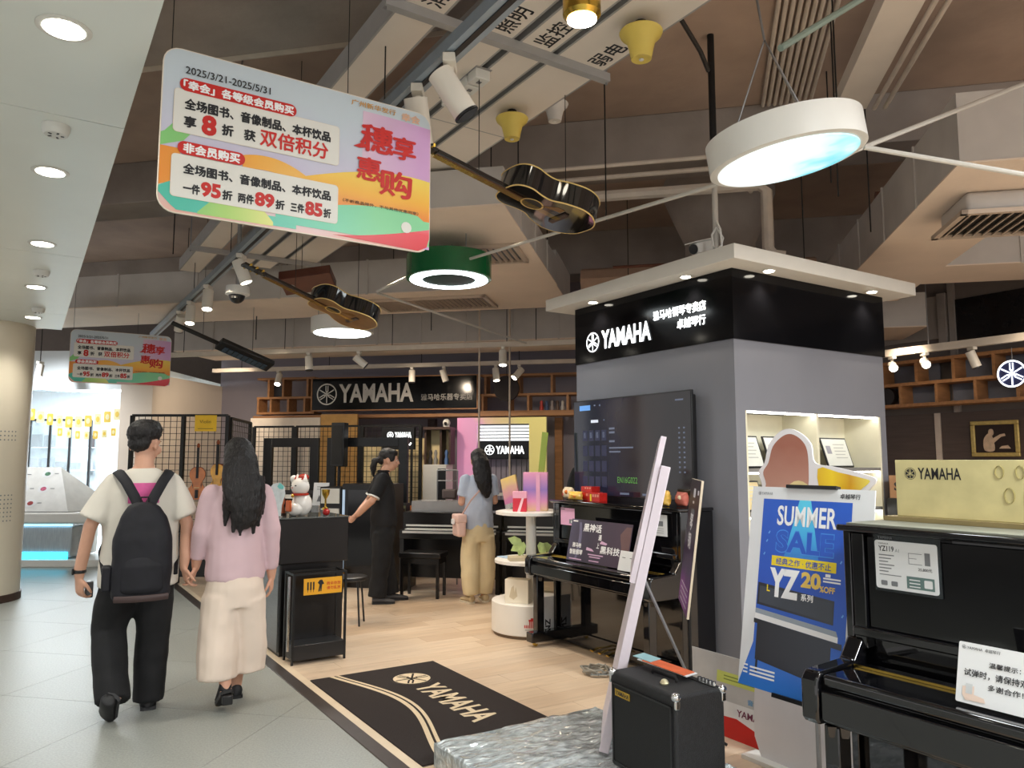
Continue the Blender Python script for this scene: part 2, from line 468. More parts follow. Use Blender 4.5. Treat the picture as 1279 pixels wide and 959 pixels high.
# the dark window band over the right-hand shelf with mullions
MB().box(-.05, 0, -.55, .5, 3.05, 3.6).build('grey_plaster_panel', mat('grey_plaster', s(150, 142, 136), .8, var=.08, scale=3), wr, smooth=None)
MB().box(-.09, 0, -.66, -.56, 2.95, 3.62).build('plaster_post', mat('mullion_grey', s(150, 142, 136), .5), wr, smooth=None)
MB().box(-.02, 0, -6.9, -.6, 2.98, 3.52).build('dark_glazing', mat('dark_glazing', (.012, .011, .012), .12), wr, smooth=None)
for u in (-.75, -1.75, -2.75, -3.75):
    MB().box(-.06, 0, u, u + .07, 2.1, 4.3).build('mullion', mat('mullion_grey', s(130, 122, 116), .5), wr, smooth=None)

struct(MB().box(-15, -2.5, 17.2, 17.3, 0, 4.7).build('wall_far', mat('far_wall_grey', s(120, 112, 106), .8, var=.05), None, smooth=None))
# --- ducts (back-of-shop grid)
def duct(name, x0, x1, y0, y1, z0, z1, seams='x', n=6):
    d = thing(name, '', ''); del d['label'], d['category']; d['kind'] = 'structure'; place(d, (0, 0, 0), AW)
    MB().box(x0, x1, y0, y1, z0 + .012, z1).build('duct_shell', DUCT, d, smooth=None)
    MB().box(x0 - .004, x1 + .004, y0 - .004, y1 + .004, z0, z0 + .011).build('duct_underside', DUCTB, d, smooth=None)
    for k in range(1, n):
        if seams == 'x':
            x = x0 + (x1 - x0) * k / n
            MB().box(x - .012, x + .012, y0 - .012, y0, z0, z1 + .01).build('flange', DUCT, d, smooth=None)
        else:
            y = y0 + (y1 - y0) * k / n
            MB().box(x0 - .012, x0, y - .012, y + .012, z0, z1 + .01).build('flange', DUCT, d, smooth=None)
            MB().box(x1, x1 + .012, y - .012, y + .012, z0, z1 + .01).build('flange', DUCT, d, smooth=None)
    return d
duct('ceiling_duct_1', -9.5, -1.16, 7.65, 8.75, 3.3, 3.68, n=8)
duct('ceiling_duct_2', -7.2, 3, 9.85, 10.9, 3.1, 3.52, n=16)
duct('ceiling_duct_3', -2.15, -1.15, 5.1, 7.64, 3.3, 3.585, 'y', 4)
duct('ceiling_duct_4', 1.74, 2.5, 4.95, 9.2, 3.3, 3.75, 'y', 5)
duct('ceiling_duct_5', 2.55, 6.0, 7.85, 8.6, 3.35, 3.85, n=5)
# ================================================================ BOOTH (clad pillar)
C0 = Vector((1.57, 5.33, 0)); BW = 1.82
BGREY = mat('booth_grey', s(122, 123, 130), .6, var=.03, scale=2)
BFASC = mat('booth_fascia', s(222, 219, 210), .5, var=.02)
NICHE = mat('niche_cream', s(228, 222, 196), .6, var=.03)
GLOSSB = mat('black_glass_band', (.004, .004, .005), .10, var=.1, spec=.25)
bo = thing('wall_booth', 'grey clad booth around a pillar', 'booth'); del bo['category'], bo['label']; bo['kind'] = 'structure'
place(bo, C0, AU)                                    # local x = V (side with the niche), local y = U (side with the screen)
nx0, nx1, nz0, nz1, nd = .10, 1.75, .3, 1.855, .32
mb = MB()
mb.box(0, BW, nd + .02, BW, 0, 2.36)                 # core
mb.box(0, nx0, 0, nd + .02, 0, 2.36); mb.box(nx1, BW, 0, nd + .02, 0, 2.36)
mb.box(nx0, nx1, 0, nd + .02, 0, nz0); mb.box(nx0, nx1, 0, nd + .02, nz1, 2.36)
mb.build('wall_cladding', BGREY, bo, smooth=None)
MB().box(nx0, nx1, nd, nd + .018, nz0, nz1).build('niche_back', NICHE, bo, smooth=None)
for x in (nx0 + .01, .922, nx1 - .01):
    MB().box(x - .012, x + .012, .005, nd, nz0, nz1).build('niche_divider', NICHE, bo, smooth=None)
for z in (nz0 + .012, .76, 1.115, 1.43):
    MB().box(nx0, nx1, .006, nd, z - .012, z + .012).build('niche_shelf', mat('niche_shelf_grey', s(128, 126, 122), .5), bo, smooth=None)
for z in (nz1, 1.416, 1.10):
    for a, b in ((nx0 + .03, .905), (.94, nx1 - .03)):
        MB().box(a, b, .02, .045, z - .014, z - .002).build('niche_light_strip', LED, bo, smooth=None)
MB().box(-.012, BW + .02, -.012, BW, 2.36, 2.868).build('sign_band', GLOSSB, bo, smooth=None)
oh = .2
MB().box(-oh, BW + oh, -oh, BW + oh, 2.87, 2.975).build('fascia_board', BFASC, bo, smooth=None, bevel=.004)
ds = MB().lathe([(.048, 0), (.048, .006), (.036, .008)], 20).mesh('ring', WHITEPL, 40)
dg = MB().lathe([(.035, 0), (.035, .004)], 20).mesh('glow', BULB, 40)
for x, y in ((-.1, .35), (-.1, 1.45), (.28, -.1), (1.55, -.1)):
    r_ = piece('cove_downlight', ds, bo, (x, y, 2.862)); piece('lens', dg, r_, (0, 0, -.004))
    w_ = C0 + V * x + U * y
    spot((w_.x, w_.y, 2.84), (w_.x, w_.y, 0), 14, (1, .9, .75), 110, .9, .03)
# lit sign lettering on the screen side (local +y runs away, so letters read along -y)
MS = Matrix.Rotation(R(-90), 4, 'Z')                 # local x -> -y, front (-y) -> -x
forks(-1.56, 2.535, .088, GLOWTXT, bo, y=-.02, M=MS, name='lit_emblem')
text('YAMAHA', -1.44, -.82, 2.46, 2.68 - .06, GLOWTXT, bo, y=-.02, bold=.035, M=MS, name='lit_lettering')
text('雅马哈钢琴专卖店', -.79, -.235, 2.605, 2.68, GLOWTXT, bo, y=-.02, bold=.02, M=MS, name='lit_lettering')
text('卓越琴行', -.53, -.24, 2.50, 2.575, GLOWTXT, bo, y=-.02, bold=.02, M=MS, name='lit_lettering')

# ================================================================ ROUND LAMPS AND THEIR TIE RODS
def ring_lamp(name, label, loc, rad, hgt, shell, lit, inner=None, tilt=(0, 0, 0), under=None):
    t = thing(name, label, 'lamp', loc, rot=tilt)
    MB().lathe([(rad - .02, 0), (rad, .004), (rad, hgt), (rad - .02, hgt + .005)], 64).build('lamp_body', shell, t, smooth=40)
    if inner is None:
        MB().lathe([(rad - .035, -.006), (rad - .035, -.001)], 64).build('diffuser', lit, t, smooth=40)
    else:
        mb = MB(); n = 64
        ro = rad - .03
        rings = [[(r * math.cos(2 * math.pi * i / n), r * math.sin(2 * math.pi * i / n), z) for i in range(n)] for r, z in ((inner, -.006), (ro, -.006), (ro, -.001), (inner, -.001), (inner, -.006))]
        mb.ring_loft(rings, False).build('diffuser', lit, t, smooth=40)
        MB().lathe([(inner - .002, -.002), (inner - .002, -.001)], 48).build('centre_plate', mat('green_plate', s(16, 70, 62), .4), t)
    if under:                                          # hung by three straight wires from a duct
        for wx, wy in ((-.2, -.2), (.2, -.2), (0, .08)):
            q = XW * wx + YW * wy
            MB().cyl((q.x, q.y, hgt), (q.x, q.y, under - loc[2]), .004, n=6).build('suspension_wire', GREYM, t)
        return t
    for k in range(3):
        a = 2 * math.pi * k / 3 + .5
        MB().cyl((math.cos(a) * rad * .7, math.sin(a) * rad * .7, hgt), (0, 0, hgt + .45), .004, n=6).build('suspension_wire', GREYM, t)
    MB().cyl((0, 0, hgt + .45), (0, 0, 4.7 - loc[2]), .006, n=6).build('hanging_rod', GREYM, t)
    return t
SKYLAMP = gradmat('sky_print_diffuser', [(0, s(90, 205, 228)), (.42, s(110, 215, 235)), (.6, s(225, 248, 255)), (1, (1, 1, 1))], 0, .45, -.7, wob=.55, wscale=5, emit=.6)
LRAD = .35
LAMPS = [(1.28, 3.42), (-.52, 6.15), (-1.93, 8.55)]
ring_lamp('ceiling_lamp', 'large round white drum lamp with a cloudy sky print, hanging before the black lit sign', (1.28, 3.42, 2.885), LRAD, .14, WHITEPL, SKYLAMP, tilt=(R(2), R(-9), 0))
ring_lamp('ceiling_lamp', 'round green lamp with a lit white ring hanging below the air grille', (-.52, 6.15, 2.98), LRAD, .19, mat('green_enamel', s(14, 92, 50), .25, coat=.4), COOLBULB, .22, under=3.3)
ring_lamp('ceiling_lamp', 'round white drum lamp partly hidden by a black hanging guitar', (-1.93, 8.55, 2.94), LRAD, .16, WHITEPL, COOLBULB, under=3.3)
for x, y, z in ((1.28, 3.42, 2.85), (-.52, 6.15, 2.95), (-1.93, 8.55, 2.90)): spot((x, y, z), (x, y, 0), 60, (.92, .98, 1), 165, .6, .25)
ROD = mat('white_conduit', s(196, 192, 184), .4, var=.05)
def Wp(x, y, z): q = XW * x + YW * y; return (q.x, q.y, z)
def rod(p, q, r=.014, label='', name='tie_rod', m=ROD):
    return tag(MB().cyl(p, q, r, n=8).build(name, m, None), label, 'rod')
def edge(c, tgt, rad, z):
    d = Vector((tgt[0] - c[0], tgt[1] - c[1], 0)).normalized() * rad
    return (c[0] + d.x, c[1] + d.y, z)
rod(edge(LAMPS[0], LAMPS[1], LRAD, 2.90), edge(LAMPS[1], LAMPS[0], LRAD, 3.08), .012, label='long white rod running from the white drum lamp to the green lamp')
rod(edge(LAMPS[0], (2.6, 3.3), LRAD, 2.94), (2.75, 3.35, 2.72), .012, label='white rod slanting down from the white drum lamp past the wide duct')
rod((1.60, 3.56, 2.97), (3.2, 4.02, 3.72), .012, label='white rod rising from the white drum lamp across the wide duct')
rod((1.27, 3.42, 3.44), (2.28, 4.056, 4.285), .017, label='pale green conduit slanting up from the white drum lamp hanger', m=mat('green_conduit', s(150, 170, 160), .4))
rod(edge(LAMPS[1], (-1.1, 6.6), LRAD, 3.10), (-1.22, 6.75, 3.02), .012, label='white rod from the green lamp to the joint by the long grille')
rod((-1.22, 6.78, 3.01), tuple(Wp(-1.75, 9.066, 2.93)), .012, label='white rod from the joint by the long grille down towards the track')

# ================================================================ CABLE TRAYS along U with their cross bars
TRAYS = mat('tray_side', s(168, 166, 164), .5, metal=.2, var=.05)
TRAYB = mat('tray_bottom', s(228, 218, 206), .6, var=.04, scale=3)
BAR0 = Vector((-.567, 3.294, 0)); BL = 1.26; TZ = 3.6
names = ['消防', '照明', '监控', '弱电']
labs = ['cable tray lettered for fire services beside the blue light track', 'cable tray lettered for lighting', 'cable tray lettered for monitoring between two other trays', 'widest cable tray, lettered for weak current, beside the yellow cone']
spans = [(.075, .275), (.47, .66), (.72, .90), (.955, 1.25)]
for k, (a, b) in enumerate(spans):
    ue = (7.5 - 3.10 - .703 * b) / .710                # each tray stops short of the wide duct
    t = thing('cable_tray', labs[k], 'cable tray', BAR0, AU)
    MB().box(a, b, -4, ue, TZ + .012, TZ + .02).build('tray_bottom', TRAYB, t, smooth=None)
    MB().box(a - .012, a, -4, ue, TZ + .012, TZ + .14).build('side_rail', TRAYS, t, smooth=None)
    MB().box(b, b + .012, -4, ue, TZ + .012, TZ + .14).build('side_rail', TRAYS, t, smooth=None)
    Mx = Matrix.Translation((0, -.17, TZ + .010)) @ Matrix.Rotation(R(90), 4, 'X') @ Matrix.Rotation(R(0), 4, 'Z')
    # lettering on the underside, read from below: u runs along the tray
    Mt = Matrix(((0, 0, -1, b - .03), (-1, 0, 0, -.05), (0, 1, 0, TZ + .011), (0, 0, 0, 1)))
    text(names[k], 0, .22, 0, .11, INK, t, y=0, bold=.01, M=Mt @ Matrix.Translation((-.0, 0, 0)), name='lettering')
    for u in range(-3, 5, 2):
        MB().box(a - .013, b + .013, u - .004, u + .004, TZ + .011, TZ + .03).build('joint_seam', TRAYS, t, smooth=None)
for u, lab in ((0, 'grey cross bar carrying the cable trays right beside their lettering'), (2.85, 'grey cross bar carrying the cable trays behind the big promotion board'), (4.8, 'grey cross bar carrying the cable trays near the dome camera')):
    t = thing('tray_hanger', lab, 'hanger', tuple(BAR0 + U * u), AU, 'cross bars under the cable trays')
    MB().box(-.02, 1.30, -.022, .022, TZ - .035, TZ + .011).build('cross_bar', TRAYS, t, smooth=None)
    for x in (-.012, 1.29):
        MB().cyl((x, 0, TZ - .05), (x, 0, 4.7), .006, n=6).build('threaded_rod', GREYM, t)

# ---- blue-grey light track along U, with its heads
TRK = Vector((-.0, 2.697, 0)); KT = 1.075
t = thing('light_track', 'blue-grey steel light track slanting under the cable trays', 'light track', TRK, AU)
MB().box(-.043, .043, -3.2, 9.3, 3.22, 3.275).build('channel', mat('track_steel', s(158, 172, 184), .4, metal=.3, var=.08), t, smooth=None)
MB().box(-.012, .012, -3.2, 9.25, 3.214, 3.2195).build('slot', BLACK, t, smooth=None)
for u in (-1.0, 1.2, 2.9, 4.6, 6.3, 8.0):
    MB().cyl((0, u, 3.275), (0, u, TZ + .012 if u < 7 else 3.3), .004, n=5).build('hanging_rod', BLACKMET, t)

HEAD = mat('spot_white', s(222, 216, 204), .4, var=.02)
def spot_head(label, base, zt, aim, on=True, grp=None, sc=1.0, cat='spotlight', body=HEAD):
    """track head hanging from zt at base, barrel pointing along aim"""
    t = thing('spotlight', label, cat, (base[0], base[1], zt), 0, grp)
    MB().box(-.02 * sc, .02 * sc, -.05 * sc, .05 * sc, -.03 * sc, 0).build('adapter', body, t, bevel=.003)
    MB().cyl((0, 0, -.03 * sc), (0, 0, -.085 * sc), .014 * sc, n=10).build('stem', body, t)
    a = Vector(aim).normalized(); p = Vector((0, 0, -.10 * sc))
    b = MB().cyl(p - a * .06 * sc, p + a * .10 * sc, .042 * sc, n=20).build('barrel', body, t)
    MB().cyl(p + a * .098 * sc, p + a * .104 * sc, .044 * sc, n=20).build('rim', BLACK if not on else body, b)
    MB().cyl(p + a * .1045 * sc, p + a * .107 * sc, .036 * sc, n=20).build('lens', BULB if on else BLACK, b)
    return t
def on_track(u): q = TRK + U * (u * KT); return (q.x, q.y)
G1 = 'spotlights on the blue-grey track'
spot_head('large white spotlight on the blue-grey track, tilted down beside the tray lettering', on_track(.46), 3.214, (.5, .1, -.75), False, G1, 1.3)
spot_head('white spotlight half hidden by the top edge of the big promotion board', on_track(.75), 3.214, (.1, .35, -.9), False, G1, 1.3)
spot_head('white unlit spotlight just below the big promotion board on the blue-grey track', on_track(3.9), 3.214, (.35, .1, -.9), True, G1, 1.2)
spot_head('lit white spotlight on the blue-grey track above the dome camera', on_track(5.15), 3.214, (.05, -.2, -.95), True, G1, 1.2)
spot_head('lit white spotlight on the blue-grey track, second along from the dome camera', on_track(6.0), 3.214, (.05, -.2, -.95), True, G1, 1.2)
spot_head('white spotlight turned away at the far end of the blue-grey track', on_track(6.6), 3.214, (-.3, .4, -.8), False, G1, 1.2)

# ---- ceiling spot fitting near the top edge
t = thing('spotlight', 'lit brass-rimmed downlight between two cable trays', 'spotlight', tuple(BAR0 + V * .69 + U * -.55) , 0)
t.location.z = 3.452
MB().lathe([(.07, 0), (.085, .02), (.085, .13), (.03, .15)], 24).build('can', BRASS, t)
MB().lathe([(.066, -.004), (.066, -.001)], 24).build('lens', BULB, t)
MB().cyl((0, 0, .15), (0, 0, 1.22), .008, n=6).build('stem', GREYM, t)

t = thing('socket_row', 'row of four small white socket boxes under the gap between cable trays', 'socket row', tuple(BAR0 + U * .36 + V * .69) , AU)
for k in range(4):
    b_ = MB().box(-.045, .045, k * .105 - .045, k * .105 + .045, TZ - .045, TZ + .011).build('socket_box', WHITEPL, t, bevel=.004)
    MB().box(-.012, .012, k * .105 - .012, k * .105 + .012, TZ - .048, TZ - .045).build('socket_face', GREYINK, b_, smooth=None)
MB().box(-.05, .05, -.06, .38, TZ + .0105, TZ + .0118).build('mounting_strip', TRAYS, t, smooth=None)
# ---- cones: two yellow guards and a white one
def cone(label, loc, m, sc=1.0, top=None):
    t = thing('detector_guard', label, 'detector', loc)
    MB().lathe([(.03, -.135), (.048, -.138), (.05, -.13), (.058, -.09), (.068, -.05), (.098, -.02), (.104, -.005), (.1, 0)], 28).build('cone_shell', m, t, smooth=50)
    MB().lathe([(.012, -.142), (.012, -.1385)], 12).build('sensor_tip', WHITEPL, t)
    MB().cyl((0, 0, 0), (0, 0, .05), .03, n=12).build('base', BLACK, t)
    if top: MB().cyl((0, 0, .05), (0, 0, top - loc[2]), .006, n=6).build('hanging_rod', GREYM, t)
    t.scale = (sc, sc, sc); return t
YEL = mat('yellow_guard', s(222, 196, 96), .5, var=.04)
cone('yellow cone-shaped detector guard under the widest cable tray by the black pole', (.62, 3.47, 3.55), YEL, 1.0)
cone('yellow cone-shaped detector guard hanging above the glossy black guitar', (.0, 4.42, 3.56), YEL, .95)
cone('white cone-shaped detector hanging by the end of the cable trays', (.29, 4.95, 3.91), mat('milky_plastic', s(206, 200, 192), .4), .9, 4.7)

# ---- conduits, pipes and rods on the slab
CP = mat('painted_conduit', s(206, 194, 180), .6, var=.08)
def pipe(pts, r, label, name='pipe', m=CP, cat='pipe', grp=None, n=8):
    return tag(MB().tube(pts, r, n).build(name, m, None), label, cat, grp)
def Wp(x, y, z): q = XW * x + YW * y; return (q.x, q.y, z)
for k in range(9):
    x = .84 + k * .05
    o = pipe([Wp(x - .1, 4.5, 4.66), Wp(x, 6.85, 4.66)], .017, 'white painted conduit in the bank over the drum lamp', 'conduit', CP, 'conduit', 'bank of conduits over the drum lamp')
for k in range(6):
    y = 4.30 - k * .055
    pipe([Wp(-.75 - .03 * k, y + .5, 4.6), Wp(-.4, y + .42, 4.6), Wp(.1, y + .06, 4.6), Wp(.35, y, 4.6), Wp(1.25, y, 4.6)], .015, 'white painted conduit bending round to the bank over the drum lamp', 'conduit', CP, 'conduit', 'conduits bending under the slab')
for x, y in ((.78, 4.50), (1.0, 4.62), (1.2, 4.46)):
    q = Wp(x, y, 4.58)
    b = MB().box(-.07, .07, -.06, .06, -.05, .03).build('junction_box', CP, None, bevel=.004); tag(place(b, q, AW), 'square junction box among the conduits over the drum lamp', 'junction box', 'junction boxes over the drum lamp')
t = thing('flat_tray', 'pale flat cable tray with two conduits running along the slab past the drum lamp', 'cable tray', (0, 0, 0), AW)
MB().box(1.33, 1.56, 2.5, 6.3, 4.3, 4.33).build('tray_bottom', TRAYB, t, smooth=None)
MB().box(1.315, 1.33, 2.5, 6.3, 4.3, 4.42).build('side_rail', TRAYB, t, smooth=None)
for x in (1.62, 1.70):
    MB().cyl((x, 2.5, 4.3), (x, 6.3, 4.3), .018).build('conduit', CP, t)
for y in (3.4, 5.2): MB().cyl((1.45, y, 4.33), (1.45, y, 4.7), .01).build('hanging_rod', BLACKMET, t)
pipe([Wp(-2.4, 6.6, 4.0), Wp(.35, 6.55, 4.0), Wp(.6, 6.8, 4.0), Wp(.75, 7.2, 4.0)], .022, 'thin white pipe with a bend running past the yellow guard')
pipe([Wp(-2.6, 6.2, 3.95), Wp(1.0, 6.15, 3.95)], .018, 'thin straight white pipe running behind the yellow guard')
pipe([Wp(-2.5, 6.65, 3.86), Wp(.75, 6.65, 3.86), Wp(.82, 6.65, 3.80), Wp(.82, 6.65, 3.3), Wp(.86, 6.65, 3.24), Wp(.95, 6.65, 3.22)], .05, 'thick painted pipe turning down beside the concrete column')
pipe([Wp(-1.1, 9.42, 3.75), Wp(1.68, 9.40, 3.75)], .16, 'wide beige pipe crossing behind the glossy black guitar', m=mat('beige_pipe', s(196, 164, 140), .7, var=.06))
pipe([Wp(-9, 4.50, 4.28), Wp(-1.3, 4.47, 4.28)], .045, 'beige pipe running along the concrete beam above the promotion board')
pipe([Wp(-.6, 8.0, 3.55), Wp(.1, 8.0, 3.55)], .016, 'short rusty pipe with a flange beside the glossy black guitar', m=mat('rusty_pipe', s(120, 76, 60), .8, var=.2))
pipe([Wp(2.0, 7.9, 4.1), Wp(3.4, 7.8, 4.1)], .05, 'rusty brown pipe behind the wide duct', m=MATS['rusty_pipe'])
# black vertical pole reaching the booth, white below
t = thing('cable_pole', 'tall pole, black above and white below, dropping onto the booth top', 'pole', (1.50, 5.46, 0))
MB().cyl((0, 0, 3.66), (0, 0, 4.7), .026, n=12).build('pole_upper', BLACKMET, t)
MB().cyl((0, 0, 2.98), (0, 0, 3.66), .022, n=12).build('pole_lower', ROD, t)
MB().tube([(.0, -.02, 3.25), (.02, -.05, 3.18), (.03, -.04, 3.06), (-.03, -.06, 3.0), (-.10, .06, 2.99), (-.16, .16, 3.0)], .009, 6).build('loose_cable', WHITEPL, t)
MB().tube([(0, -.02, 3.2), (-.04, -.04, 3.14), (-.035, -.05, 3.05), (.015, -.04, 3.02), (.045, -.03, 3.12), (0, -.02, 3.2)], .008, 6).build('cable_loop', WHITEPL, t)
pipe([(1.09, 4.95, 4.67), (1.2, 5.1, 4.6), (1.38, 5.3, 4.48), (1.47, 5.43, 4.4)], .017, 'black cable sagging from the slab across to the tall pole', 'cable', BLACK, 'cable')
random.seed(11)
for x, y, z in ((-.2, 7.0, 3.585), (.05, 6.0, 3.585), (.35, 7.4, 3.585), (-.9, 6.6, 3.7), (.75, 5.9, 3.4), (2.3, 5.2, 3.35), (2.05, 4.6, 3.5), (2.6, 6.0, 3.75), (2.75, 7.0, 3.2), (3.0, 6.2, 3.4), (-2.2, 8.2, 3.68), (-3.6, 7.9, 3.68), (-1.0, 9.3, 3.1), (-3.2, 9.4, 3.0), (.3, 9.4, 3.0)):
    pipe([(x, y, z), (x, y, up_to(x, y, z + .02))], .006, 'thin dark hanging rod dropping from the concrete slab', 'hanging_rod', BLACKMET, 'rod', 'thin hanging rods under the slab', 5)

# ---- air grilles
def grille(label, x, y, z, w, d, n, drop=.0):
    t = thing('air_grille', label, 'air grille', Wp(x, y, z), AW)
    m = mat('grille_paint', s(188, 170, 152), .5, var=.04)
    mb = MB(); mb.box(-w / 2, w / 2, -d / 2, -d / 2 + .04, -.03, 0); mb.box(-w / 2, w / 2, d / 2 - .04, d / 2, -.03, 0)
    mb.box(-w / 2, -w / 2 + .04, -d / 2, d / 2, -.03, 0); mb.box(w / 2 - .04, w / 2, -d / 2, d / 2, -.03, 0)
    mb.build('frame', m, t, smooth=None)
    MB().box(-w / 2 + .04, w / 2 - .04, -d / 2 + .04, d / 2 - .04, -.006, 0).build('dark_throat', BLACK, t, smooth=None)
    if drop: MB().box(-w / 2 + .05, w / 2 - .05, -d / 2 + .05, d / 2 - .05, 0, drop).build('plenum_box', DUCT, t, smooth=None, bevel=.03)
    for k in range(n):
        x_ = -w / 2 + .05 + (w - .1) * (k + .5) / n
        MB().box(-.004, .004, -d / 2 + .04, d / 2 - .04, -.03, 0, Matrix.Translation((x_, 0, -.002)) @ Matrix.Rotation(R(30), 4, 'Y')).build('slat', m, t, smooth=None)
    return t
grille('long air grille under the duct beyond the green lamp', -2.65, 8.2, 3.298, 1.35, .62, 22)
grille('square air grille under the duct just above the green lamp', -1.62, 6.31, 3.298, .75, .55, 12)
grille('deep air grille with its own box hanging under the wide duct', 2.28, 5.75, 3.16, .75, .62, 10, .14)

# ---- soffit fittings
for k, (x, y) in enumerate(DOWNLIGHTS):
    t = thing('downlight', 'lit downlight in the white soffit ' + ('before its first panel joint', 'just past its first panel joint', 'at the middle of the row', 'next but one to the white column', 'beside the white column')[k], 'downlight', (x, y, SOFFIT_Z), AU, 'downlights along the white soffit')
    MB().lathe([(.078, -.006), (.088, -.004), (.088, -.001), (.07, -.001)], 28).build('ring', WHITEPL, t)
    MB().lathe([(.066, -.008), (.066, -.003)], 28).build('lens', BULB, t)
for k, (x, y) in enumerate(((-2.054, 3.293), (-3.737, 5.923), (-4.693, 7.425))):
    t = thing('smoke_detector', 'round white smoke detector on the soffit ' + ('right at the first panel joint', 'between the two middle downlights', 'nearest the white column')[k].replace('nearest the', 'close to the'), 'smoke detector', (x, y, SOFFIT_Z), AU, 'smoke detectors on the soffit')
    MB().lathe([(.045, -.045), (.05, -.04), (.058, -.02), (.058, -.001)], 24).build('body', WHITEPL, t, smooth=40)
    for q in range(5):
        MB().box(.02, .034, -.004, .004, -.0475, -.0445, Matrix.Rotation(R(72 * q), 4, 'Z')).build('vent_slot', BLACK, t, smooth=None)

# ---- back tracks (back-of-shop grid) with heads
for y, z, x0, x1, lab in ((9.1, 2.9, -7.0, -.1, 'white light track nearer the green lamp'), (10.85, 2.9, -7.2, .8, 'white light track nearer the back sign')):
    t = thing('light_track', lab, 'light track', (0, 0, 0), AW)
    MB().box(x0, x1, y - .03, y + .03, z, z + .06).build('channel', mat('track_white', s(206, 196, 182), .5), t, smooth=None)
    xx = x0 + .5
    while xx < x1:
        MB().cyl((xx, y, z + .06), (xx, y, 4.7 if y < 10 else 3.1), .005, n=5).build('hanging_rod', BLACKMET, t); xx += 1.5
for k, (x, aim, on, lab) in enumerate(((-4.65, (.1, -.1, -1), False, 'white spotlight over the keyboard rack, on the nearer white track'), (-3.95, (.6, .1, -.5), False, 'white spotlight tilted sideways on the nearer white track'),
        (-2.05, (0, -.25, -1), True, 'lit white spotlight on the nearer white track below the green lamp'), (-.55, (0, -.7, -.7), True, 'bright spotlight facing out beside the tall suspension rods'))):
    p = Wp(x, 9.1, 0); spot_head(lab, p, 2.9, aim, on, 'spotlights on the nearer white track', 1.15)
for k, (x, aim, on, lab) in enumerate(((-2.75, (0, -.1, -1), False, 'white spotlight over the lettering of the back sign'), (-2.25, (.3, .1, -1), False, 'white spotlight over the middle of the back sign'), (-1.45, (.1, -.2, -1), True, 'lit white spotlight above the end of the back sign'),
        (-1.1, (-.6, -.3, -.7), True, 'lit white spotlight tilted towards the back sign'), (.0, (-.1, 0, -1), False, 'white spotlight over the wooden cubbies by the lavender wall'), (-6.05, (.0, -.5, -.8), True, 'lit white spotlight at the cubby end of the farther track'))):
    p = Wp(x - 1.1 if x > -6 else x, 10.85, 0); spot_head(lab, p, 2.9, aim, on, 'spotlights on the farther white track', 1.15)
# ---- right-hand track
t = thing('light_track', 'white light track over the wooden wall shelf by the framed picture', 'light track', (4.40, 8.50, 0), AU)
MB().box(-.03, .03, -4, 1.5, 2.68, 2.76).build('channel', MATS['track_white'], t, smooth=None)
for u in (-.3, -1.6, -3):
    q = Vector((4.40, 8.50, 0)) + U * u; MB().cyl((0, u, 2.76), (0, u, up_to(q.x, q.y, 2.80)), .006, n=5).build('hanging_rod', GREYM, t)
for u, aim, on, lab in ((.55, (.5, -.2, -.8), False, 'white spotlight next to the booth on the picture-side track'), (.12, (-.35, -.85, -.3), True, 'bright spotlight facing out, first beside the booth'), (-.25, (-.35, -.85, -.3), True, 'bright spotlight facing out, second along from the booth'), (-.75, (.3, -.1, -.9), False, 'white spotlight between two bright ones on the picture-side track'), (-1.35, (-.35, -.85, -.3), True, 'bright spotlight facing out above the framed picture')):
    p = Vector((4.40, 8.50, 0)) + U * u; spot_head(lab, (p.x, p.y), 2.68, aim, on, 'spotlights on the picture-side track', 1.1)
# ================================================================ HANGING PROMOTION BOARDS
BASEPR = gradmat('board_print', [(0, s(150, 205, 190)), (.2, s(226, 170, 150)), (.42, s(216, 196, 200)), (.62, s(200, 190, 214)), (1, s(196, 208, 216))], 2, 0, .77, wob=.5, wscale=2.4)
PINKPR = gradmat('board_pink', [(0, s(226, 206, 214)), (1, s(206, 160, 206))], 0, .8, 1.34, wob=.2)
ORPR = gradmat('board_orange', [(0, s(224, 120, 40)), (.5, s(236, 168, 60)), (1, s(236, 206, 110))], 0, .0, 1.3, wob=.4, wscale=4)
YELPR = gradmat('board_yellow', [(0, s(226, 104, 30)), (.5, s(238, 176, 50)), (1, s(240, 214, 90))], 2, .15, .42, wob=.15)
GRPR = gradmat('board_green', [(0, s(120, 196, 120)), (.5, s(170, 210, 110)), (1, s(226, 224, 130))], 0, .1, .6, wob=.2)
TEALPR = gradmat('board_teal', [(0, s(70, 184, 160)), (.5, s(90, 196, 176)), (1, s(130, 206, 150))], 0, 0, 1.2, wob=.2)
REDPR = gradmat('board_red', [(0, s(206, 28, 40)), (.5, s(226, 70, 80)), (1, s(238, 180, 190))], 2, 0.0, .2)
PANEL_ = mat('board_panel', s(224, 222, 214), .4, var=.01)
RIM_ = mat('board_edge', s(226, 214, 196), .4)
def bandpoly(f0, f1, x0, x1, n=24):
    xs = [x0 + (x1 - x0) * k / n for k in range(n + 1)]
    return [(x, f0(x)) for x in xs] + [(x, f1(x)) for x in reversed(xs)]
BWD, BHT = 1.34, .77
KB = .818
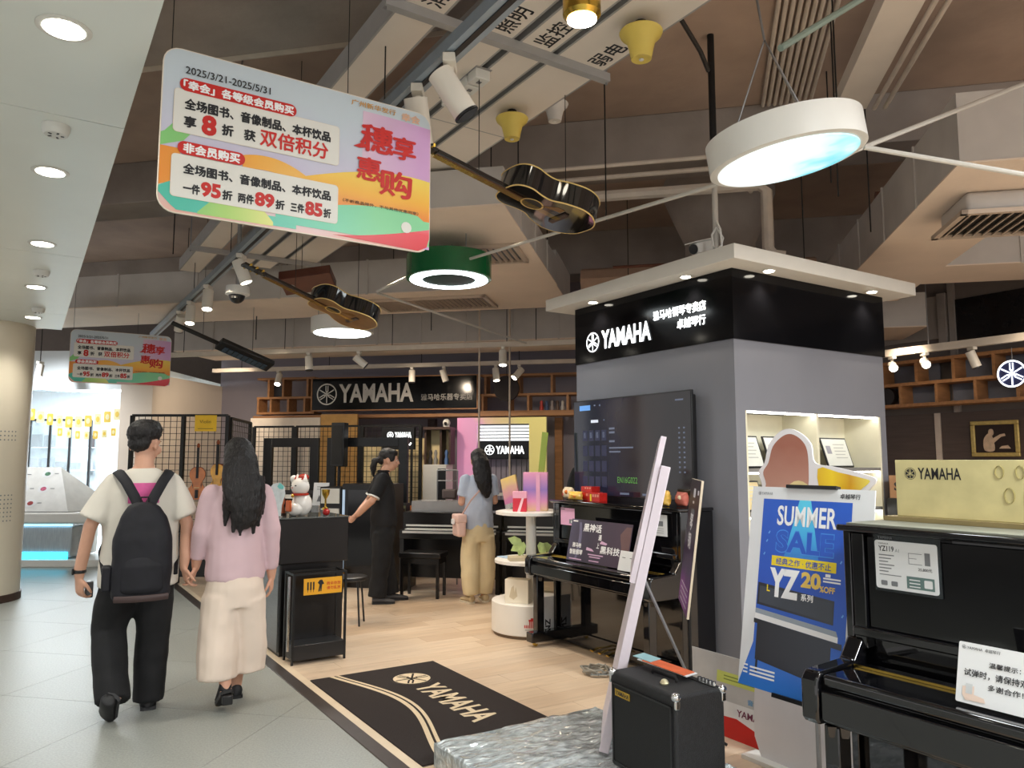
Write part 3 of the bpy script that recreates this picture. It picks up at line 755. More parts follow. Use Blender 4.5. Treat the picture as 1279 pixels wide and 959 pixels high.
def promo(label, loc):
    loc = (loc[0] * KB, loc[1] * KB, EYE + (loc[2] - EYE) * KB)
    t = thing('hanging_sign', label, 'sign', loc, AU, 'promotion boards hanging over the walkway'); t.scale = (KB, KB, KB)
    MB().prism(rrect(0, BWD, 0, BHT, .075), 0, .012).build('board', RIM_, t, smooth=None)
    flat(rrect(.004, BWD - .004, .004, BHT - .004, .072), BASEPR, t, -.0006)
    y = -.0010
    def add(pts, m):
        nonlocal y
        y -= .0003; flat(pts, m, t, y)
    add(bandpoly(lambda x: .02, lambda x: .70 - .1 * (x - 1.0) ** 2, .95, 1.336), PINKPR)
    add([(.004, .12), (.06, .14), (.11, .22), (.08, .30), (.004, .30)], ORPR)
    add([(.004, .36)] + [(.02 + .14 * k / 8, .37 + .13 * math.sin(k / 8 * 1.4)) for k in range(9)] + [(.20, .47), (.1, .34), (.004, .30)], GRPR)
    add(bandpoly(lambda x: .015 if x > .075 else .09 - x, lambda x: .10 + .07 * math.sin(min(3.1, max(0, (x + .02) * 9))) if x < .34 else .06, .004, .62), TEALPR)
    add(bandpoly(lambda x: .012, lambda x: .02 + .125 * math.sin(max(0, min(math.pi, (x - .17) * 9))), .17, .51), GRPR)
    # orange ribbon arching between the two panels
    arc = lambda x, o: .33 + o - 1.5 * (x - .50) ** 2 - .1 * (x - .5)
    add(bandpoly(lambda x: arc(x, -.055), lambda x: arc(x, .015), .36, .72), ORPR)
    # yellow hill under the slogan, teal wave, red tongue
    add(bandpoly(lambda x: .15, lambda x: .27 + .13 * math.sin((x - .6) * 2.6), .64, 1.335), YELPR)
    add(bandpoly(lambda x: .035, lambda x: .08 + .125 * math.sin((x - .5) * 2.6) if x < 1.3 else .17, .52, 1.335), TEALPR)
    add([(.80, .02)] + [(.8 + .535 * k / 10, .02 + .11 * (k / 10) ** 1.4) for k in range(11)] + [(1.335, .08), (1.32, .03), (1.27, .006)], REDPR)
    y -= .0006
    for z0, z1 in ((.375, .578), (.075, .272)):
        add(rrect(.051, .826, z0 - .001, z1 + .001, .018), RIM_); add(rrect(.0535, .8235, z0 + .001, z1 - .001, .017), PANEL_)
    y -= .0004
    add(rrect(.073, .605, .572, .634, .03), REDINK); add(rrect(.075, .37, .275, .336, .03), REDINK)
    ty = y - .0005
    def tx(b, x0, x1, z0, z1, m, bold=.02): text(b, x0, x1, z0, z1, m, t, ty, bold=bold)
    tx('2025/3/21-2025/5/31', .095, .477, .655, .690, INK, .01)
    tx('「幸会」各等级会员购买', .09, .59, .582, .624, WHITEINK, .03)
    tx('全场图书、音像制品、本杯饮品', .098, .778, .488, .538, INK, .03)
    tx('享', .098, .148, .405, .455, INK, .03); tx('8', .172, .238, .385, .482, REDINK, .05); tx('折', .262, .312, .405, .455, INK, .03)
    tx('获', .362, .412, .405, .455, INK, .03); tx('双倍积分', .436, .768, .395, .477, REDINK, .04)
    tx('非会员购买', .1, .345, .284, .328, WHITEINK, .03)
    tx('全场图书、音像制品、本杯饮品', .103, .786, .187, .234, INK, .03)
    tx('一件', .106, .176, .098, .142, INK, .03); tx('95', .180, .268, .094, .165, REDINK, .05); tx('折', .275, .318, .098, .142, INK, .03)
    tx('两件', .345, .415, .098, .142, INK, .03); tx('89', .420, .512, .094, .165, REDINK, .05); tx('折', .518, .560, .098, .142, INK, .03)
    tx('三件', .590, .655, .098, .142, INK, .03); tx('85', .660, .748, .094, .165, REDINK, .05); tx('折', .754, .790, .098, .142, INK, .03)
    tx('穗', .94, 1.116, .49, .632, REDINK, .045); tx('享', 1.118, 1.248, .485, .605, REDINK, .045)
    tx('惠', .922, 1.052, .335, .452, REDINK, .045); tx('购', 1.048, 1.226, .275, .41, REDINK, .045)
    add([(.90, .50), (.945, .525), (.975, .52), (.975, .505), (.93, .495)], REDINK)
    GOLD_ = mat('gold_ink', s(206, 150, 70), .4)
    tx('广州新华发行', .885, 1.13, .715, .745, GOLD_, .01); tx('幸会', 1.165, 1.27, .70, .742, mat('peach_ink', s(226, 180, 150), .4), .02)
    tx('（不折商品除外，不与其他优惠同享）', .851, 1.268, .196, .214, INK, .005)
    for x in (1.20,):
        add([(x + .03 * math.cos(a * .5236), .12 + .03 * math.sin(a * .5236)) for a in range(12)], PANEL_)
    for x in (.035, .868):
        top = 3.3 if (loc[1] > 6 and x > .5) else 4.7          # the far board's second wire is fixed under the duct
        MB().cyl((x, .006, BHT - .012), (x, .006, (top - loc[2]) / KB), .0022, n=5).build('suspension_wire', BLACKMET, t)
    return t
promo('large promotion board in pastel swirls hanging beside the soffit edge, before the guitar neck', (-1.57, 3.26, 2.60))
X2 = -6.30
p2 = promo('small-looking promotion board with red discount figures hanging before the dessert shop', (-6.34, 10.80, 2.615))

# ================================================================ HANGING GUITARS
def spline(pts, n=8):
    out = []
    m = len(pts)
    for i in range(m):
        p0, p1, p2, p3 = (Vector(pts[(i + k) % m]) for k in (-1, 0, 1, 2))
        for j in range(n):
            t_ = j / n
            out.append(.5 * ((2 * p1) + (-p0 + p2) * t_ + (2 * p0 - 5 * p1 + 4 * p2 - p3) * t_ ** 2 + (-p0 + 3 * p1 - 3 * p2 + p3) * t_ ** 3))
    return out
HALF = [(0, 0), (.09, .012), (.165, .075), (.19, .15), (.165, .235), (.125, .30), (.125, .355), (.142, .42), (.12, .475), (.06, .50)]
def guitar(label, loc, axis, face, side, top, sc=1.0):
    """acoustic guitar; local x across, y from tail to head, z out of the soundboard"""
    ax = Vector(axis).normalized(); fz = Vector(face); fz = (fz - ax * fz.dot(ax)).normalized(); xx = ax.cross(fz)
    Mr = Matrix((xx, ax, fz)).transposed()
    t = thing('acoustic_guitar', label, 'guitar', loc, rot=Mr.to_euler()); t.scale = (sc, sc, sc)
    o2 = spline([(x, y) for x, y in HALF] + [(-x, y) for x, y in reversed(HALF[1:])], 4)
    pts = [(p.x, p.y) for p in o2]
    MB().slab(pts, -.11, 0).build('body', side, t, bevel=.004)
    MB().slab([(x * .985, .25 + (y - .25) * .985) for x, y in pts], .0005, .003).build('soundboard', top, t, smooth=None)
    def rim(z): return MB().tube([(x, y, z) for x, y in pts] + [(pts[0][0], pts[0][1], z)], .0035, 6)
    rim(.001).build('binding', mat('cream_binding', s(222, 190, 120), .4), t); rim(-.109).build('binding', MATS['cream_binding'], t)
    MB().lathe([(.05, .0032), (.05, .0036)], 28, (0, .335, 0)).build('sound_hole', INK, t)
    ro = MB(); n = 28
    ro.ring_loft([[(r * math.cos(2 * math.pi * i / n), .335 + r * math.sin(2 * math.pi * i / n), .0038) for i in range(n)] for r in (.051, .06)], False).build('rosette', MATS['cream_binding'], t)
    MB().box(-.075, .075, .155, .185, .003, .013).build('bridge', DARKWOOD, t, bevel=.003)
    gp = MB().slab([(.02, .30), (.095, .24), (.1, .2), (.055, .2), (.035, .27)], .0033, .0042).build('pickguard', mat('pickguard', s(120, 84, 40), .25), t, smooth=None)
    nk = MB().box(-.024, .024, .48, .88, -.02, .006).build('neck', side, t, bevel=.006)
    MB().box(-.024, .024, .40, .88, .006, .011).build('fretboard', mat('fretboard', s(92, 60, 38), .4), t)
    for k in range(14):
        MB().box(-.024, .024, .88 - .026 * k * (1 - k * .006) - .001, .88 - .026 * k * (1 - k * .006) + .001, .011, .0125).build('fret', BRASS, nk, smooth=None)
    hd = MB().slab([(-.028, .88), (-.036, 1.04), (.036, 1.04), (.028, .88)], -.018, .0).build('headstock', side, t, bevel=.003)
    for sx in (-1, 1):
        for k in range(3):
            MB().cyl((sx * .034, .915 + .045 * k, -.009), (sx * .056, .915 + .045 * k, -.009), .008, n=8).build('tuner', BRASS, hd)
    for k in range(6):
        MB().cyl((-.018 + .0072 * k, .17, .014), (-.016 + .0064 * k, .9, .013), .0006, n=4).build('string', BRASS, t)
    return t
G_BLK = mat('guitar_black', (.006, .006, .007), .08, coat=.6, var=.1)
def at_y(px, py, Y):
    a = (px - 639.5) / FPX; b = -(py - 479.5) / FPX
    y = math.cos(PITCH) - math.sin(PITCH) * b; z = math.sin(PITCH) + math.cos(PITCH) * b
    return Vector((a * Y / y, Y, EYE + z * Y / y))
def hang_guitar(label, tail_px, tail_Y, head_px, head_Y, face, side, top, sc=1.0):
    a, b = at_y(*tail_px, tail_Y), at_y(*head_px, head_Y)
    g = guitar(label, a, b - a, face, side, top, (b - a).length / 1.04)
    for f, zz in ((.12, 0), (.62, 0)):
        q = a + (b - a) * f
        tag(MB().cyl((q.x, q.y, q.z), (q.x, q.y, up_to(q.x, q.y, q.z + .16)), .0025, n=5).build('hanging_wire', BLACKMET, None), 'thin dark wire holding up the ' + label.split(' hanging')[0], 'wire', 'wires holding the guitars')
    return g
GROSS = mat('guitar_gloss_top', (.012, .010, .009), .05, coat=.9, var=.1)
hang_guitar('glossy black guitar with gold edging hanging before the booth', (731, 288), 4.30, (505, 172), 3.72, (.06, .10, -1), G_BLK, GROSS)
SUN = mat('amber_top', s(150, 112, 72), .2, var=.15, coat=.4)
hang_guitar('black guitar with an amber front hanging before a round white lamp', (464, 410), 6.3, (303, 331), 5.55, (.02, .0, -1), G_BLK, SUN)
# keyboard-like guitar further along
a, b = at_y(338, 460, 9.0), at_y(214, 405, 8.2); ax = (b - a).normalized(); fz = Vector((-.2, -.7, -.6)); fz = (fz - ax * fz.dot(ax)).normalized()
t = thing('keytar', 'slim black key guitar hanging by the small promotion board', 'keytar', a, rot=Matrix((ax.cross(fz), ax, fz)).transposed().to_euler())
L_ = (b - a).length
MB().box(-.09, .09, 0, L_ * .55, -.06, 0).build('body', BLACK, t, bevel=.01)
MB().box(-.025, .025, L_ * .55, L_, -.04, -.01).build('neck', BLACK, t, bevel=.008)
for k in range(9):
    MB().box(-.075, .02, .06 + k * L_ * .05, .06 + k * L_ * .05 + L_ * .04, 0, .008).build('key', mat('blue_grey_key', s(70, 84, 96), .2), t, smooth=None)
MB().cyl((0, L_ * .3, 0), (0, L_ * .3, .002), .004, n=5)
for f in (.2, .7):
    q = a + (b - a) * f; tag(MB().cyl((q.x, q.y, q.z), (q.x, q.y, up_to(q.x, q.y, q.z + .12)), .0025, n=5).build('hanging_wire', BLACKMET, None), 'thin dark wire holding up the slim black key guitar', 'wire', 'wires holding the guitars')
# brown case-like board hanging beyond the black amber guitar
a, b = at_y(412, 345, 7.0), at_y(357, 355, 7.0)
t = thing('hanging_box', 'dark red-brown wooden box hanging beyond the amber-fronted guitar', 'box', (a + b) / 2, rot=(R(-25), R(-8), 0))
MB().box(-.24, .24, -.12, .12, -.05, .05).build('box_body', mat('mahogany', s(92, 50, 38), .35, var=.15), t, bevel=.006)
MB().lathe([(.03, 0), (.03, .004)], 16, (-.15, -.0, -.055)).build('round_badge', GREYM, t)
wi = t.rotation_euler.to_matrix().inverted(); w0_ = Vector((-.06, 0, .05)); MB().cyl(w0_, w0_ + wi @ Vector((0, 0, TZ + .012 - (t.location + t.rotation_euler.to_matrix() @ w0_).z)), .003, n=5).build('hanging_wire', BLACKMET, t)

# ================================================================ CAMERAS
def dome_cam(label, loc, up):
    t = thing('security_camera', label, 'camera', loc)
    MB().lathe([(.07, 0), (.075, -.05), (.055, -.06)], 24).build('housing', WHITEPL, t)
    MB().ball((0, -.01, -.06), .05, .05, .05, 16, 10).build('dome', BLACK, t, smooth=60)
    MB().cyl((0, 0, 0), (0, 0, up), .014, n=10).build('drop_pole', GREYM, t)
    MB().lathe([(.02, -.0), (.02, .012)], 16, (0, -.05, -.085)).build('lens', CHROME, t)
    return t
q = at_y(297, 358, 6.6); _dc = dome_cam('white dome camera hanging beside the blue-grey light track', q, (TZ + .012 - q.z) / 1.4); _dc.scale = (1.4, 1.4, 1.4)
def bullet_cam(label, loc, rz, pitch=-25):
    t = thing('security_camera', label, 'camera', loc, rot=(R(pitch), 0, R(rz)))
    MB().box(-.045, .045, -.14, .10, -.045, .045).build('housing', WHITEPL, t, bevel=.02, seg=3)
    MB().cyl((0, -.142, 0), (0, -.150, 0), .038, n=20).build('lens', BLACK, t)
    MB().box(-.05, .05, -.17, .05, .045, .052).build('sun_hood', WHITEPL, t)
    MB().cyl((0, .05, -.04), (0, .07, -.12), .018, n=10).build('bracket', WHITEPL, t)
    return t
bullet_cam('white bullet camera standing on the booth fascia by the cables', (1.46, 5.62, 3.11), -52, 18)
# ================================================================ UPRIGHT PIANOS
def upright(label, loc, rz, w, h, cat='piano', d=.6, kb=(.56, .72), lidd=.32):
    """local: back at y=0, front towards -y, width along x"""
    t = thing('upright_piano', label, cat, loc, rz)
    x = w / 2
    MB().box(-x + .03, x - .03, -lidd + .05, -.01, .06, h - .03).build('case', PIANO, t, smooth=None)
    for sx in (-1, 1):
        MB().box(sx * x - (.03 if sx > 0 else 0), sx * x + (.03 if sx < 0 else 0), -lidd, 0, .02, h - .025).build('side_panel', PIANO, t, bevel=.004)
    lid = MB().box(-x - .012, x + .012, -lidd - .03, .0, h - .025, h).build('top_lid', PIANO, t, bevel=.008)
    up = MB().box(-x + .09, x - .09, -lidd + .015, -lidd + .05, kb[1] + .13, h - .04).build('upper_panel', PIANO, t, bevel=.004)
    for sx in (-1, 1):
        MB().box(sx * (x - .06) - .026, sx * (x - .06) + .026, -lidd - .0, -lidd + .05, kb[1] + .05, h - .03).build('stile', PIANO, t, bevel=.004)
    MB().box(-x + .035, x - .035, -lidd - .015, -lidd + .04, kb[1] + .095, kb[1] + .13).build('desk_rail', PIANO, t, bevel=.006)
    MB().box(-x + .02, x - .02, -d + .03, -lidd + .04, kb[0], kb[1] - .05).build('keybed', PIANO, t, bevel=.006)
    for sx in (-1, 1):
        a = Vector((sx * (x - .035), 0, 0))
        prof = [(-lidd + .02, kb[0]), (-d - .0, kb[0]), (-d - .015, kb[0] + .02), (-d - .015, kb[1] - .03), (-d + .01, kb[1]), (-lidd - .06, kb[1] + .01), (-lidd - .0, kb[1] + .09), (-lidd + .02, kb[1] + .09)]
        MB().prism([(p, z) for p, z in prof], a.x - .035, a.x + .035, Matrix(((0, 1, 0, 0), (1, 0, 0, 0), (0, 0, 1, 0), (0, 0, 0, 1)))).build('arm', PIANO, t, bevel=.012, seg=3)
        lx = sx * (x - .09)
        MB().box(lx - .03, lx + .03, -d + .03, -d + .1, .08, kb[0]).build('leg', PIANO, t, bevel=.005)
        MB().lathe([(.02, 0), (.055, -.0), (.05, -.03), (.045, -.04)], 4, (lx, -d + .065, kb[0])).build('leg_cap', PIANO, t)
        MB().box(lx - .045, lx + .045, -d - .03, -lidd + .06, .035, .115).build('toe_block', PIANO, t, bevel=.008)
        c = MB().cyl((lx - .012, -d + .03, .018), (lx + .012, -d + .03, .018), .018, n=14).build('caster', BRASS, t)
        MB().box(lx - .02, lx + .02, -d + .02, -d + .2, .022, .035).build('caster_plate', CHROME, c)
    MB().box(-x + .075, x - .075, -d + .005, -lidd + .02, kb[1] - .05, kb[1] - .005).build('fallboard', PIANO, t, bevel=.014, seg=3)
    MB().box(-x + .075, x - .075, -d - .004, -d + .03, kb[0] + .02, kb[1] - .06).build('key_slip', PIANO, t, bevel=.006)
    MB().box(-x + .075, x - .075, -lidd - .078, -lidd - .070, kb[1] - .004, kb[1] + .004).build('fallboard_hinge', BRASS, t)
    MB().box(-x + .05, x - .05, -lidd + .03, -lidd + .05, .12, kb[0] - .02).build('lower_panel', PIANO, t, bevel=.004)
    MB().box(-x + .03, x - .03, -lidd + .01, -lidd + .06, .02, .12).build('bottom_rail', PIANO, t, smooth=None)
    for k in (-1, 0, 1):
        MB().tube([(k * .09, -lidd + .02, .07), (k * .09, -lidd - .06, .075), (k * .09, -lidd - .12, .06)], [(.012, .006), (.016, .006), (.022, .006)], 8).build('pedal', BRASS, t)
    return t
LP = Vector((1.03, 6.116, 0)) - V * .006
ANG = -57.3
pl = upright('black upright piano with a dark poster on its fallboard, below the wall screen', LP, ANG, 1.5, 1.17)
def sheet(name, label, base, rz, x0, x1, y, z0, z1, m, lean=0, cat='sign', th=.003):
    """a paper or board standing or hanging at local y, leaning back by lean degrees about its lower edge"""
    t = thing(name, label, cat, base, rz)
    t.matrix_world = Matrix.Translation(base) @ Matrix.Rotation(R(rz), 4, 'Z') @ Matrix.Translation((x0, y, z0)) @ Matrix.Rotation(R(-lean), 4, 'X')
    MB().prism(rect(0, x1 - x0, 0, z1 - z0), 0, th).build('sheet', m, t, smooth=None)
    return t
# tags on the screen-side piano
t = sheet('price_tag', 'pink tag on the upper panel of the piano below the screen', LP, ANG, -.655, -.465, -.3085, .965, 1.105, mat('pink_card', s(226, 172, 204), .5), th=.002)
flat(rect(.12, .17, .015, .05), GREYINK, t); flat(rect(.005, .06, .125, .133), GREYINK, t); flat(rect(.145, .165, .02, .04), PAPER, t, -.002)
t = sheet('price_tag', 'white tag on the upper panel of the piano below the screen', LP, ANG, .42, .61, -.3105, .965, 1.115, PAPER, th=.002)
flat(rect(.045, .15, .07, .105), GREYINK, t)
for z in (.05, .035, .02): flat(rect(.04, .155, z, z + .005), mat('faint_ink', s(180, 182, 184), .5), t)
flat(rect(.0, .05, .14, .147), GREYINK, t)
# poster
DP = gradmat('slate_poster', [(0, s(84, 80, 104)), (.5, s(58, 50, 66)), (1, s(72, 56, 72))], 0, 0, .72, wob=.4, wscale=5)
t = sheet('poster', 'dark slate poster with white brush lettering leaning on the piano below the screen', LP, ANG, -.34, .38, -.49, .722, 1.045, DP, 12)
text('黑神话', .165, .38, .235, .295, WHITEINK, t, bold=.015); text('遇', .36, .395, .18, .22, WHITEINK, t, bold=.015); text('上', .35, .38, .12, .16, WHITEINK, t, bold=.015)
text('黑科技', .40, .62, .085, .14, WHITEINK, t, bold=.015)
text('雅马哈', .055, .165, .105, .14, WHITEINK, t, bold=.015); text('智能钢琴', .03, .19, .05, .09, WHITEINK, t, bold=.015)
PK = mat('pale_pink_ink', s(206, 168, 196), .5)
flat([(.38, .155), (.46, .15), (.47, .163), (.40, .178)], PK, t); flat([(.23, .095), (.33, .09), (.30, .108), (.235, .118)], PK, t)
for x0, x1, z in ((.26, .44, .062), (.28, .41, .045), (.28, .40, .016), (.035, .19, .012)): flat(rect(x0, x1, z, z + .008), PK, t)
flat(rect(.02, .08, .302, .312), WHITEINK, t)
flat([(.10 + .02 * math.sin(k / 8 * 3), .02 + .28 * k / 8) for k in range(9)] + [(.125 + .03 * math.sin(k / 8 * 3), .02 + .28 * k / 8) for k in range(8, -1, -1)], mat('slate_sheen', s(104, 100, 126), .4), t, -.0009)
flat([(.60, .24), (.66, .30), (.715, .30), (.715, .06), (.66, .04), (.63, .14)], mat('figure_brown', s(112, 84, 84), .5), t, -.0009)
t = sheet('paper_card', 'small white card leaning in front of the dark slate poster', LP, ANG, .33, .505, -.535, .722, .862, PAPER, 15)
for x in (.03, .11): flat(rect(x, x + .035, .09, .095), GREYINK, t)
# on its lid
def packet(label, base, rz, x, y, z, sx, sy, sz, cols, seed, name='snack_bag', cat='snack bag'):
    random.seed(seed)
    t = thing(name, label, cat, base, rz); t.matrix_world = Matrix.Translation(base) @ Matrix.Rotation(R(rz), 4, 'Z') @ Matrix.Translation((x, y, z)) @ Matrix.Rotation(R(random.uniform(-20, 20)), 4, 'Z')
    mb = MB(); n = 16
    rings = []
    for k in range(9):
        f = k / 8; th = math.sin(math.pi * f) ** .6
        rings.append([(sx / 2 * (1 - .08 * th) * math.cos(2 * math.pi * i / n) * (1 + .12 * random.uniform(-1, 1)), (sy * .5 * th + .004) * math.sin(2 * math.pi * i / n) * (1 + .15 * random.uniform(-1, 1)), sz * f + .004) for i in range(n)])
    mb.ring_loft(rings).build('bag', cols[0], t, smooth=70)
    for q, c in enumerate(cols[1:]):
        cx, cz, r_ = random.uniform(-.2, .2) * sx, sz * random.uniform(.35, .65), min(sx, sz) * (.24 - .06 * q)
        MB().ball((cx, -sy * .36, cz), r_, sy * .2, r_ * .8, 10, 6).build('printed_panel', c, t, smooth=70)
    return t
ORG = mat('orange_wrapper', s(226, 120, 40), .25, var=.25, scale=30, coat=.4); GLD = mat('gold_wrapper', s(232, 186, 84), .25, var=.2, scale=30, coat=.4); CRM = mat('cream_wrapper', s(232, 214, 180), .3, var=.1, scale=30); RDW = mat('red_wrapper', s(186, 36, 30), .3, var=.15, scale=30, coat=.3)
packet('cream and orange snack bag at the far end of the piano lid', LP, ANG, -.66, -.22, 1.17, .17, .09, .10, [CRM, ORG, RDW], 1)
packet('golden snack bag lying next to red boxes on the piano lid', LP, ANG, -.50, -.27, 1.17, .14, .09, .07, [GLD, ORG], 2)
packet('yellow and orange flower-like snack bag on the piano lid beside the purple sign', LP, ANG, .44, -.20, 1.17, .20, .12, .11, [GLD, ORG, RDW, GLD], 3)
packet('pinkish snack bag partly behind the purple sign', LP, ANG, .61, -.16, 1.17, .12, .08, .10, [mat('salmon_wrapper', s(190, 104, 88), .4, var=.1), CRM], 4)
for k, (x, y, z, sx, sy, sz, lab) in enumerate(((-.40, -.17, 1.17, .15, .10, .07, 'red printed snack box under another on the piano lid'), (-.45, -.15, 1.24, .14, .09, .045, 'red snack box lying on top of another box'), (-.244, -.24, 1.17, .14, .08, .07, 'dark red snack box with yellow stripe on the piano lid'))):
    t = thing('snack_box', lab, 'box', LP, ANG); t.matrix_world = Matrix.Translation(LP) @ Matrix.Rotation(R(ANG), 4, 'Z') @ Matrix.Translation((x, y, z))
    MB().box(-sx / 2, sx / 2, -sy / 2, sy / 2, 0, sz).build('carton', RDW, t, bevel=.002)
    if k == 2: flat(rect(-.05, -.03, .005, .06), YELINK, t, -sy / 2 - .001)
    for q in range(3): flat(rect(-.02 + q * .03, .0 + q * .03, sz * .55, sz * .85), mat('pale_red_ink', s(226, 150, 130), .5), t, -sy / 2 - .001)

# ================================================================ WALL SCREEN
SCRM = gradmat('screen_image', [(0, s(22, 24, 34)), (.35, s(30, 34, 46)), (.55, s(34, 34, 50)), (.8, s(36, 26, 26)), (1, s(20, 18, 22))], 0, -1.74, -.33, rough=.08, wob=.35, wscale=2.5, emit=.35)
t = thing('television', 'large flat screen showing a dark game menu on the booth wall', 'television', C0, ANG)
MB().box(-1.72, -.35, -.075, -.02, 1.235, 1.99).build('housing', BLACK, t, bevel=.01)
MB().box(-1.3, -.8, -.02, -.001, 1.4, 1.8).build('wall_bracket', BLACKMET, t)
MB().box(-1.745, -.325, -.095, -.075, 1.20, 2.02).build('bezel', BLACK, t, bevel=.003)
MB().box(-1.735, -.335, -.0965, -.0955, 1.212, 2.01).build('screen', SCRM, t, smooth=None)
def glow(nm, c, e): return mat(nm, c, .4, var=.02, emit=e)
G1_, G2_, G3_, G4_ = glow('ui_blue', s(90, 140, 200), .6), glow('ui_grey', s(96, 104, 124), .35), glow('ui_green', s(80, 140, 60), .5), glow('ui_gold', s(220, 190, 140), .8)
sy_ = -.0972
sx_ = lambda u: -1.74 + u * 1.41
sz_ = lambda v: 2.015 - v * .81
def ui(u0, u1, v0, v1, m): flat(rect(sx_(u0), sx_(u1), sz_(v1), sz_(v0)), m, t, sy_, 'screen_graphic')
ui(.06, .165, .05, .105, G1_); ui(.20, .215, .05, .065, G2_); ui(.25, .262, .05, .07, G2_)
ui(.17, .24, .21, .24, glow('ui_white', s(190, 196, 206), .6)); ui(.29, .30, .21, .225, G2_)
for r_ in range(4):
    for c_ in range(4):
        ui(.09 + c_ * .06, .135 + c_ * .06, .32 + r_ * .16, .43 + r_ * .16, glow('ui_tile', s(34, 36, 58), .5))
        if r_ == 0: ui(.10 + c_ * .06, .12 + c_ * .06, .34, .40, G2_)
for v_ in (.30, .34, .43): ui(.34, .39, v_, v_ + .02, G2_)
ui(.34, .55, .50, .515, G2_); ui(.34, .44, .54, .555, G2_)
for k in range(10):
    ui(.905, .918, .33 + k * .045, .345 + k * .045, G2_); ui(.94, .953, .33 + k * .045, .345 + k * .045, G2_)
text('EN16G022', sx_(.41), sx_(.58), sz_(.86), sz_(.80), G3_, t, sy_, bold=.0)
for u0 in (.15, .43, .62, .74): ui(u0, u0 + .08, .955, .975, G2_)
ui(.885, .945, .07, .085, G2_)

# ================================================================ EASEL BOARD, PURPLE SIGN
def board_frame(o, ax, ln):
    """matrix with x along ax (unit, horizontal), z up tilted back by ln deg"""
    x = Vector(ax).normalized(); n = x.cross(Vector((0, 0, 1)))           # front normal is -y = n
    y = -n
    M = Matrix.Translation(o) @ Matrix((x, y, Vector((0, 0, 1)))).transposed().to_4x4()
    return M @ Matrix.Rotation(R(-ln), 4, 'X')
EB = Vector((.425, 3.74, .130))
ax = Vector((.02, -1, 0)).normalized()                                   # from the far edge to the near edge
t = thing('display_board', 'tall white display board seen edge-on, leaning beside the guitar amplifier', 'display board')
t.matrix_world = board_frame(EB + Vector((.09, .62, 0)), (-.145, -1, 0), 13.2)
EDGE = mat('board_white', s(224, 212, 220), .45, var=.02)
MB().box(0, .62, -.012, .026, 0, 1.36).build('panel', EDGE, t, bevel=.002)
MB().box(.60, .625, -.016, .03, 0, 1.38).build('edge_frame', EDGE, t, bevel=.003)
cut = [(.30, .85), (.62, .80), (.625, .9), (.625, 1.0), (.62, 1.12), (.61, 1.30), (.60, 1.52), (.42, 1.50), (.34, 1.25)]
MB().prism(cut, -.045, -.018).build('cut_out_panel', EDGE, t, smooth=None)
MB().box(.28, .32, .026, .034, .0, .70).build('back_batten', EDGE, t)
t2 = MB().cyl((.31, .03, .80), (.31, .03 + .52, .11), .008, n=8).build('rear_strut', GREYM, t)

PS = gradmat('purple_strip_print', [(0, s(40, 32, 40)), (.3, s(150, 70, 160)), (.45, s(70, 46, 90)), (.75, s(52, 40, 62)), (1, s(46, 38, 40))], 2, 0, .7, wob=.3, wscale=5)
t = thing('poster_stand', 'narrow-looking dark purple poster on a black stand before the piano', 'poster stand')
nearb, farb = Vector((.895, 4.0, .69)), Vector((.985, 4.60, .69))
t.matrix_world = board_frame(farb, nearb - farb, 7.5)
wd = (nearb - farb).length
MB().prism(rect(0, wd, 0, .71), 0, .012).build('board', mat('cream_edge', s(222, 206, 180), .5), t, smooth=None)
flat(rect(.002, wd - .002, .002, .708), PS, t)
for z, ch in ((.43, '琴'), (.33, '钢')): text(ch, wd * .35, wd * .62, z, z + .085, WHITEINK, t, -.002, bold=.02)
flat(rrect(wd * .4, wd * .62, .61, .66, .02), WHITEINK, t, -.002); flat(rrect(wd * .42, wd * .55, .575, .59, .006), WHITEINK, t, -.002); flat(rect(wd * .35, wd * .7, .51, .545), GREYINK, t, -.002); flat(rrect(wd * .8, wd * .92, .63, .655, .01), WHITEINK, t, -.002)
for k in range(4): flat(rect(wd * .15, wd * .85, .03 + k * .03, .037 + k * .03), WHITEINK, t, -.002)
e_ = Vector((wd / 2, .02, .12)) + Vector((0, math.sin(R(7.5)), -math.cos(R(7.5)))) * .795
MB().cyl((wd / 2, .02, .12), e_, .012, n=8).build('stand_pole', BLACKMET, t)
MB().box(wd * .25, wd * .75, .012, .03, .05, .3).build('holder_plate', BLACKMET, t)
Mf = Matrix.Translation(e_) @ Matrix.Rotation(R(7.5), 4, 'X')                # level with the floor
for k in range(3):
    a = R(120 * k + 60); MB().cyl((0, 0, .07), (.2 * math.cos(a), .2 * math.sin(a), .0), .008, n=6, M=Mf).build('foot', BLACKMET, t)

# ================================================================ WRAPPED FLAT PACK, AMPLIFIER, DOOR MAT
FILM = mat('stretch_film', s(184, 194, 196), .16, var=.35, scale=10, metal=.35, bump=1.0, bscale=16, spec=1.0, stretch=(1.6, 4.5, 1.8), coat=1.0)
PB = Vector((-.385, 3.92, 0))
t = thing('wrapped_package', 'flat package wrapped in shiny clear film lying beside the door mat', 'package', PB, AU)
mb = MB(); nx, ny = 90, 130; Wp_, Dp_ = 1.02, 1.55
random.seed(5)
grid = {}
vs = []; fcs = []
for j in range(ny + 1):
    for i in range(nx + 1):
        x, y = Wp_ * i / nx, -Dp_ * j / ny
        z = .115 + .012 * mnoise.noise(Vector((x * 5, y * 11, 0))) + .009 * mnoise.noise(Vector((x * 14 + y * 9, y * 26, 3)))
        edge_ = min(i, nx - i, j, ny - j)
        if edge_ == 0: z = .105
        vs.append((x + .008 * mnoise.noise(Vector((x * 9, y * 9, 7))), y, z))
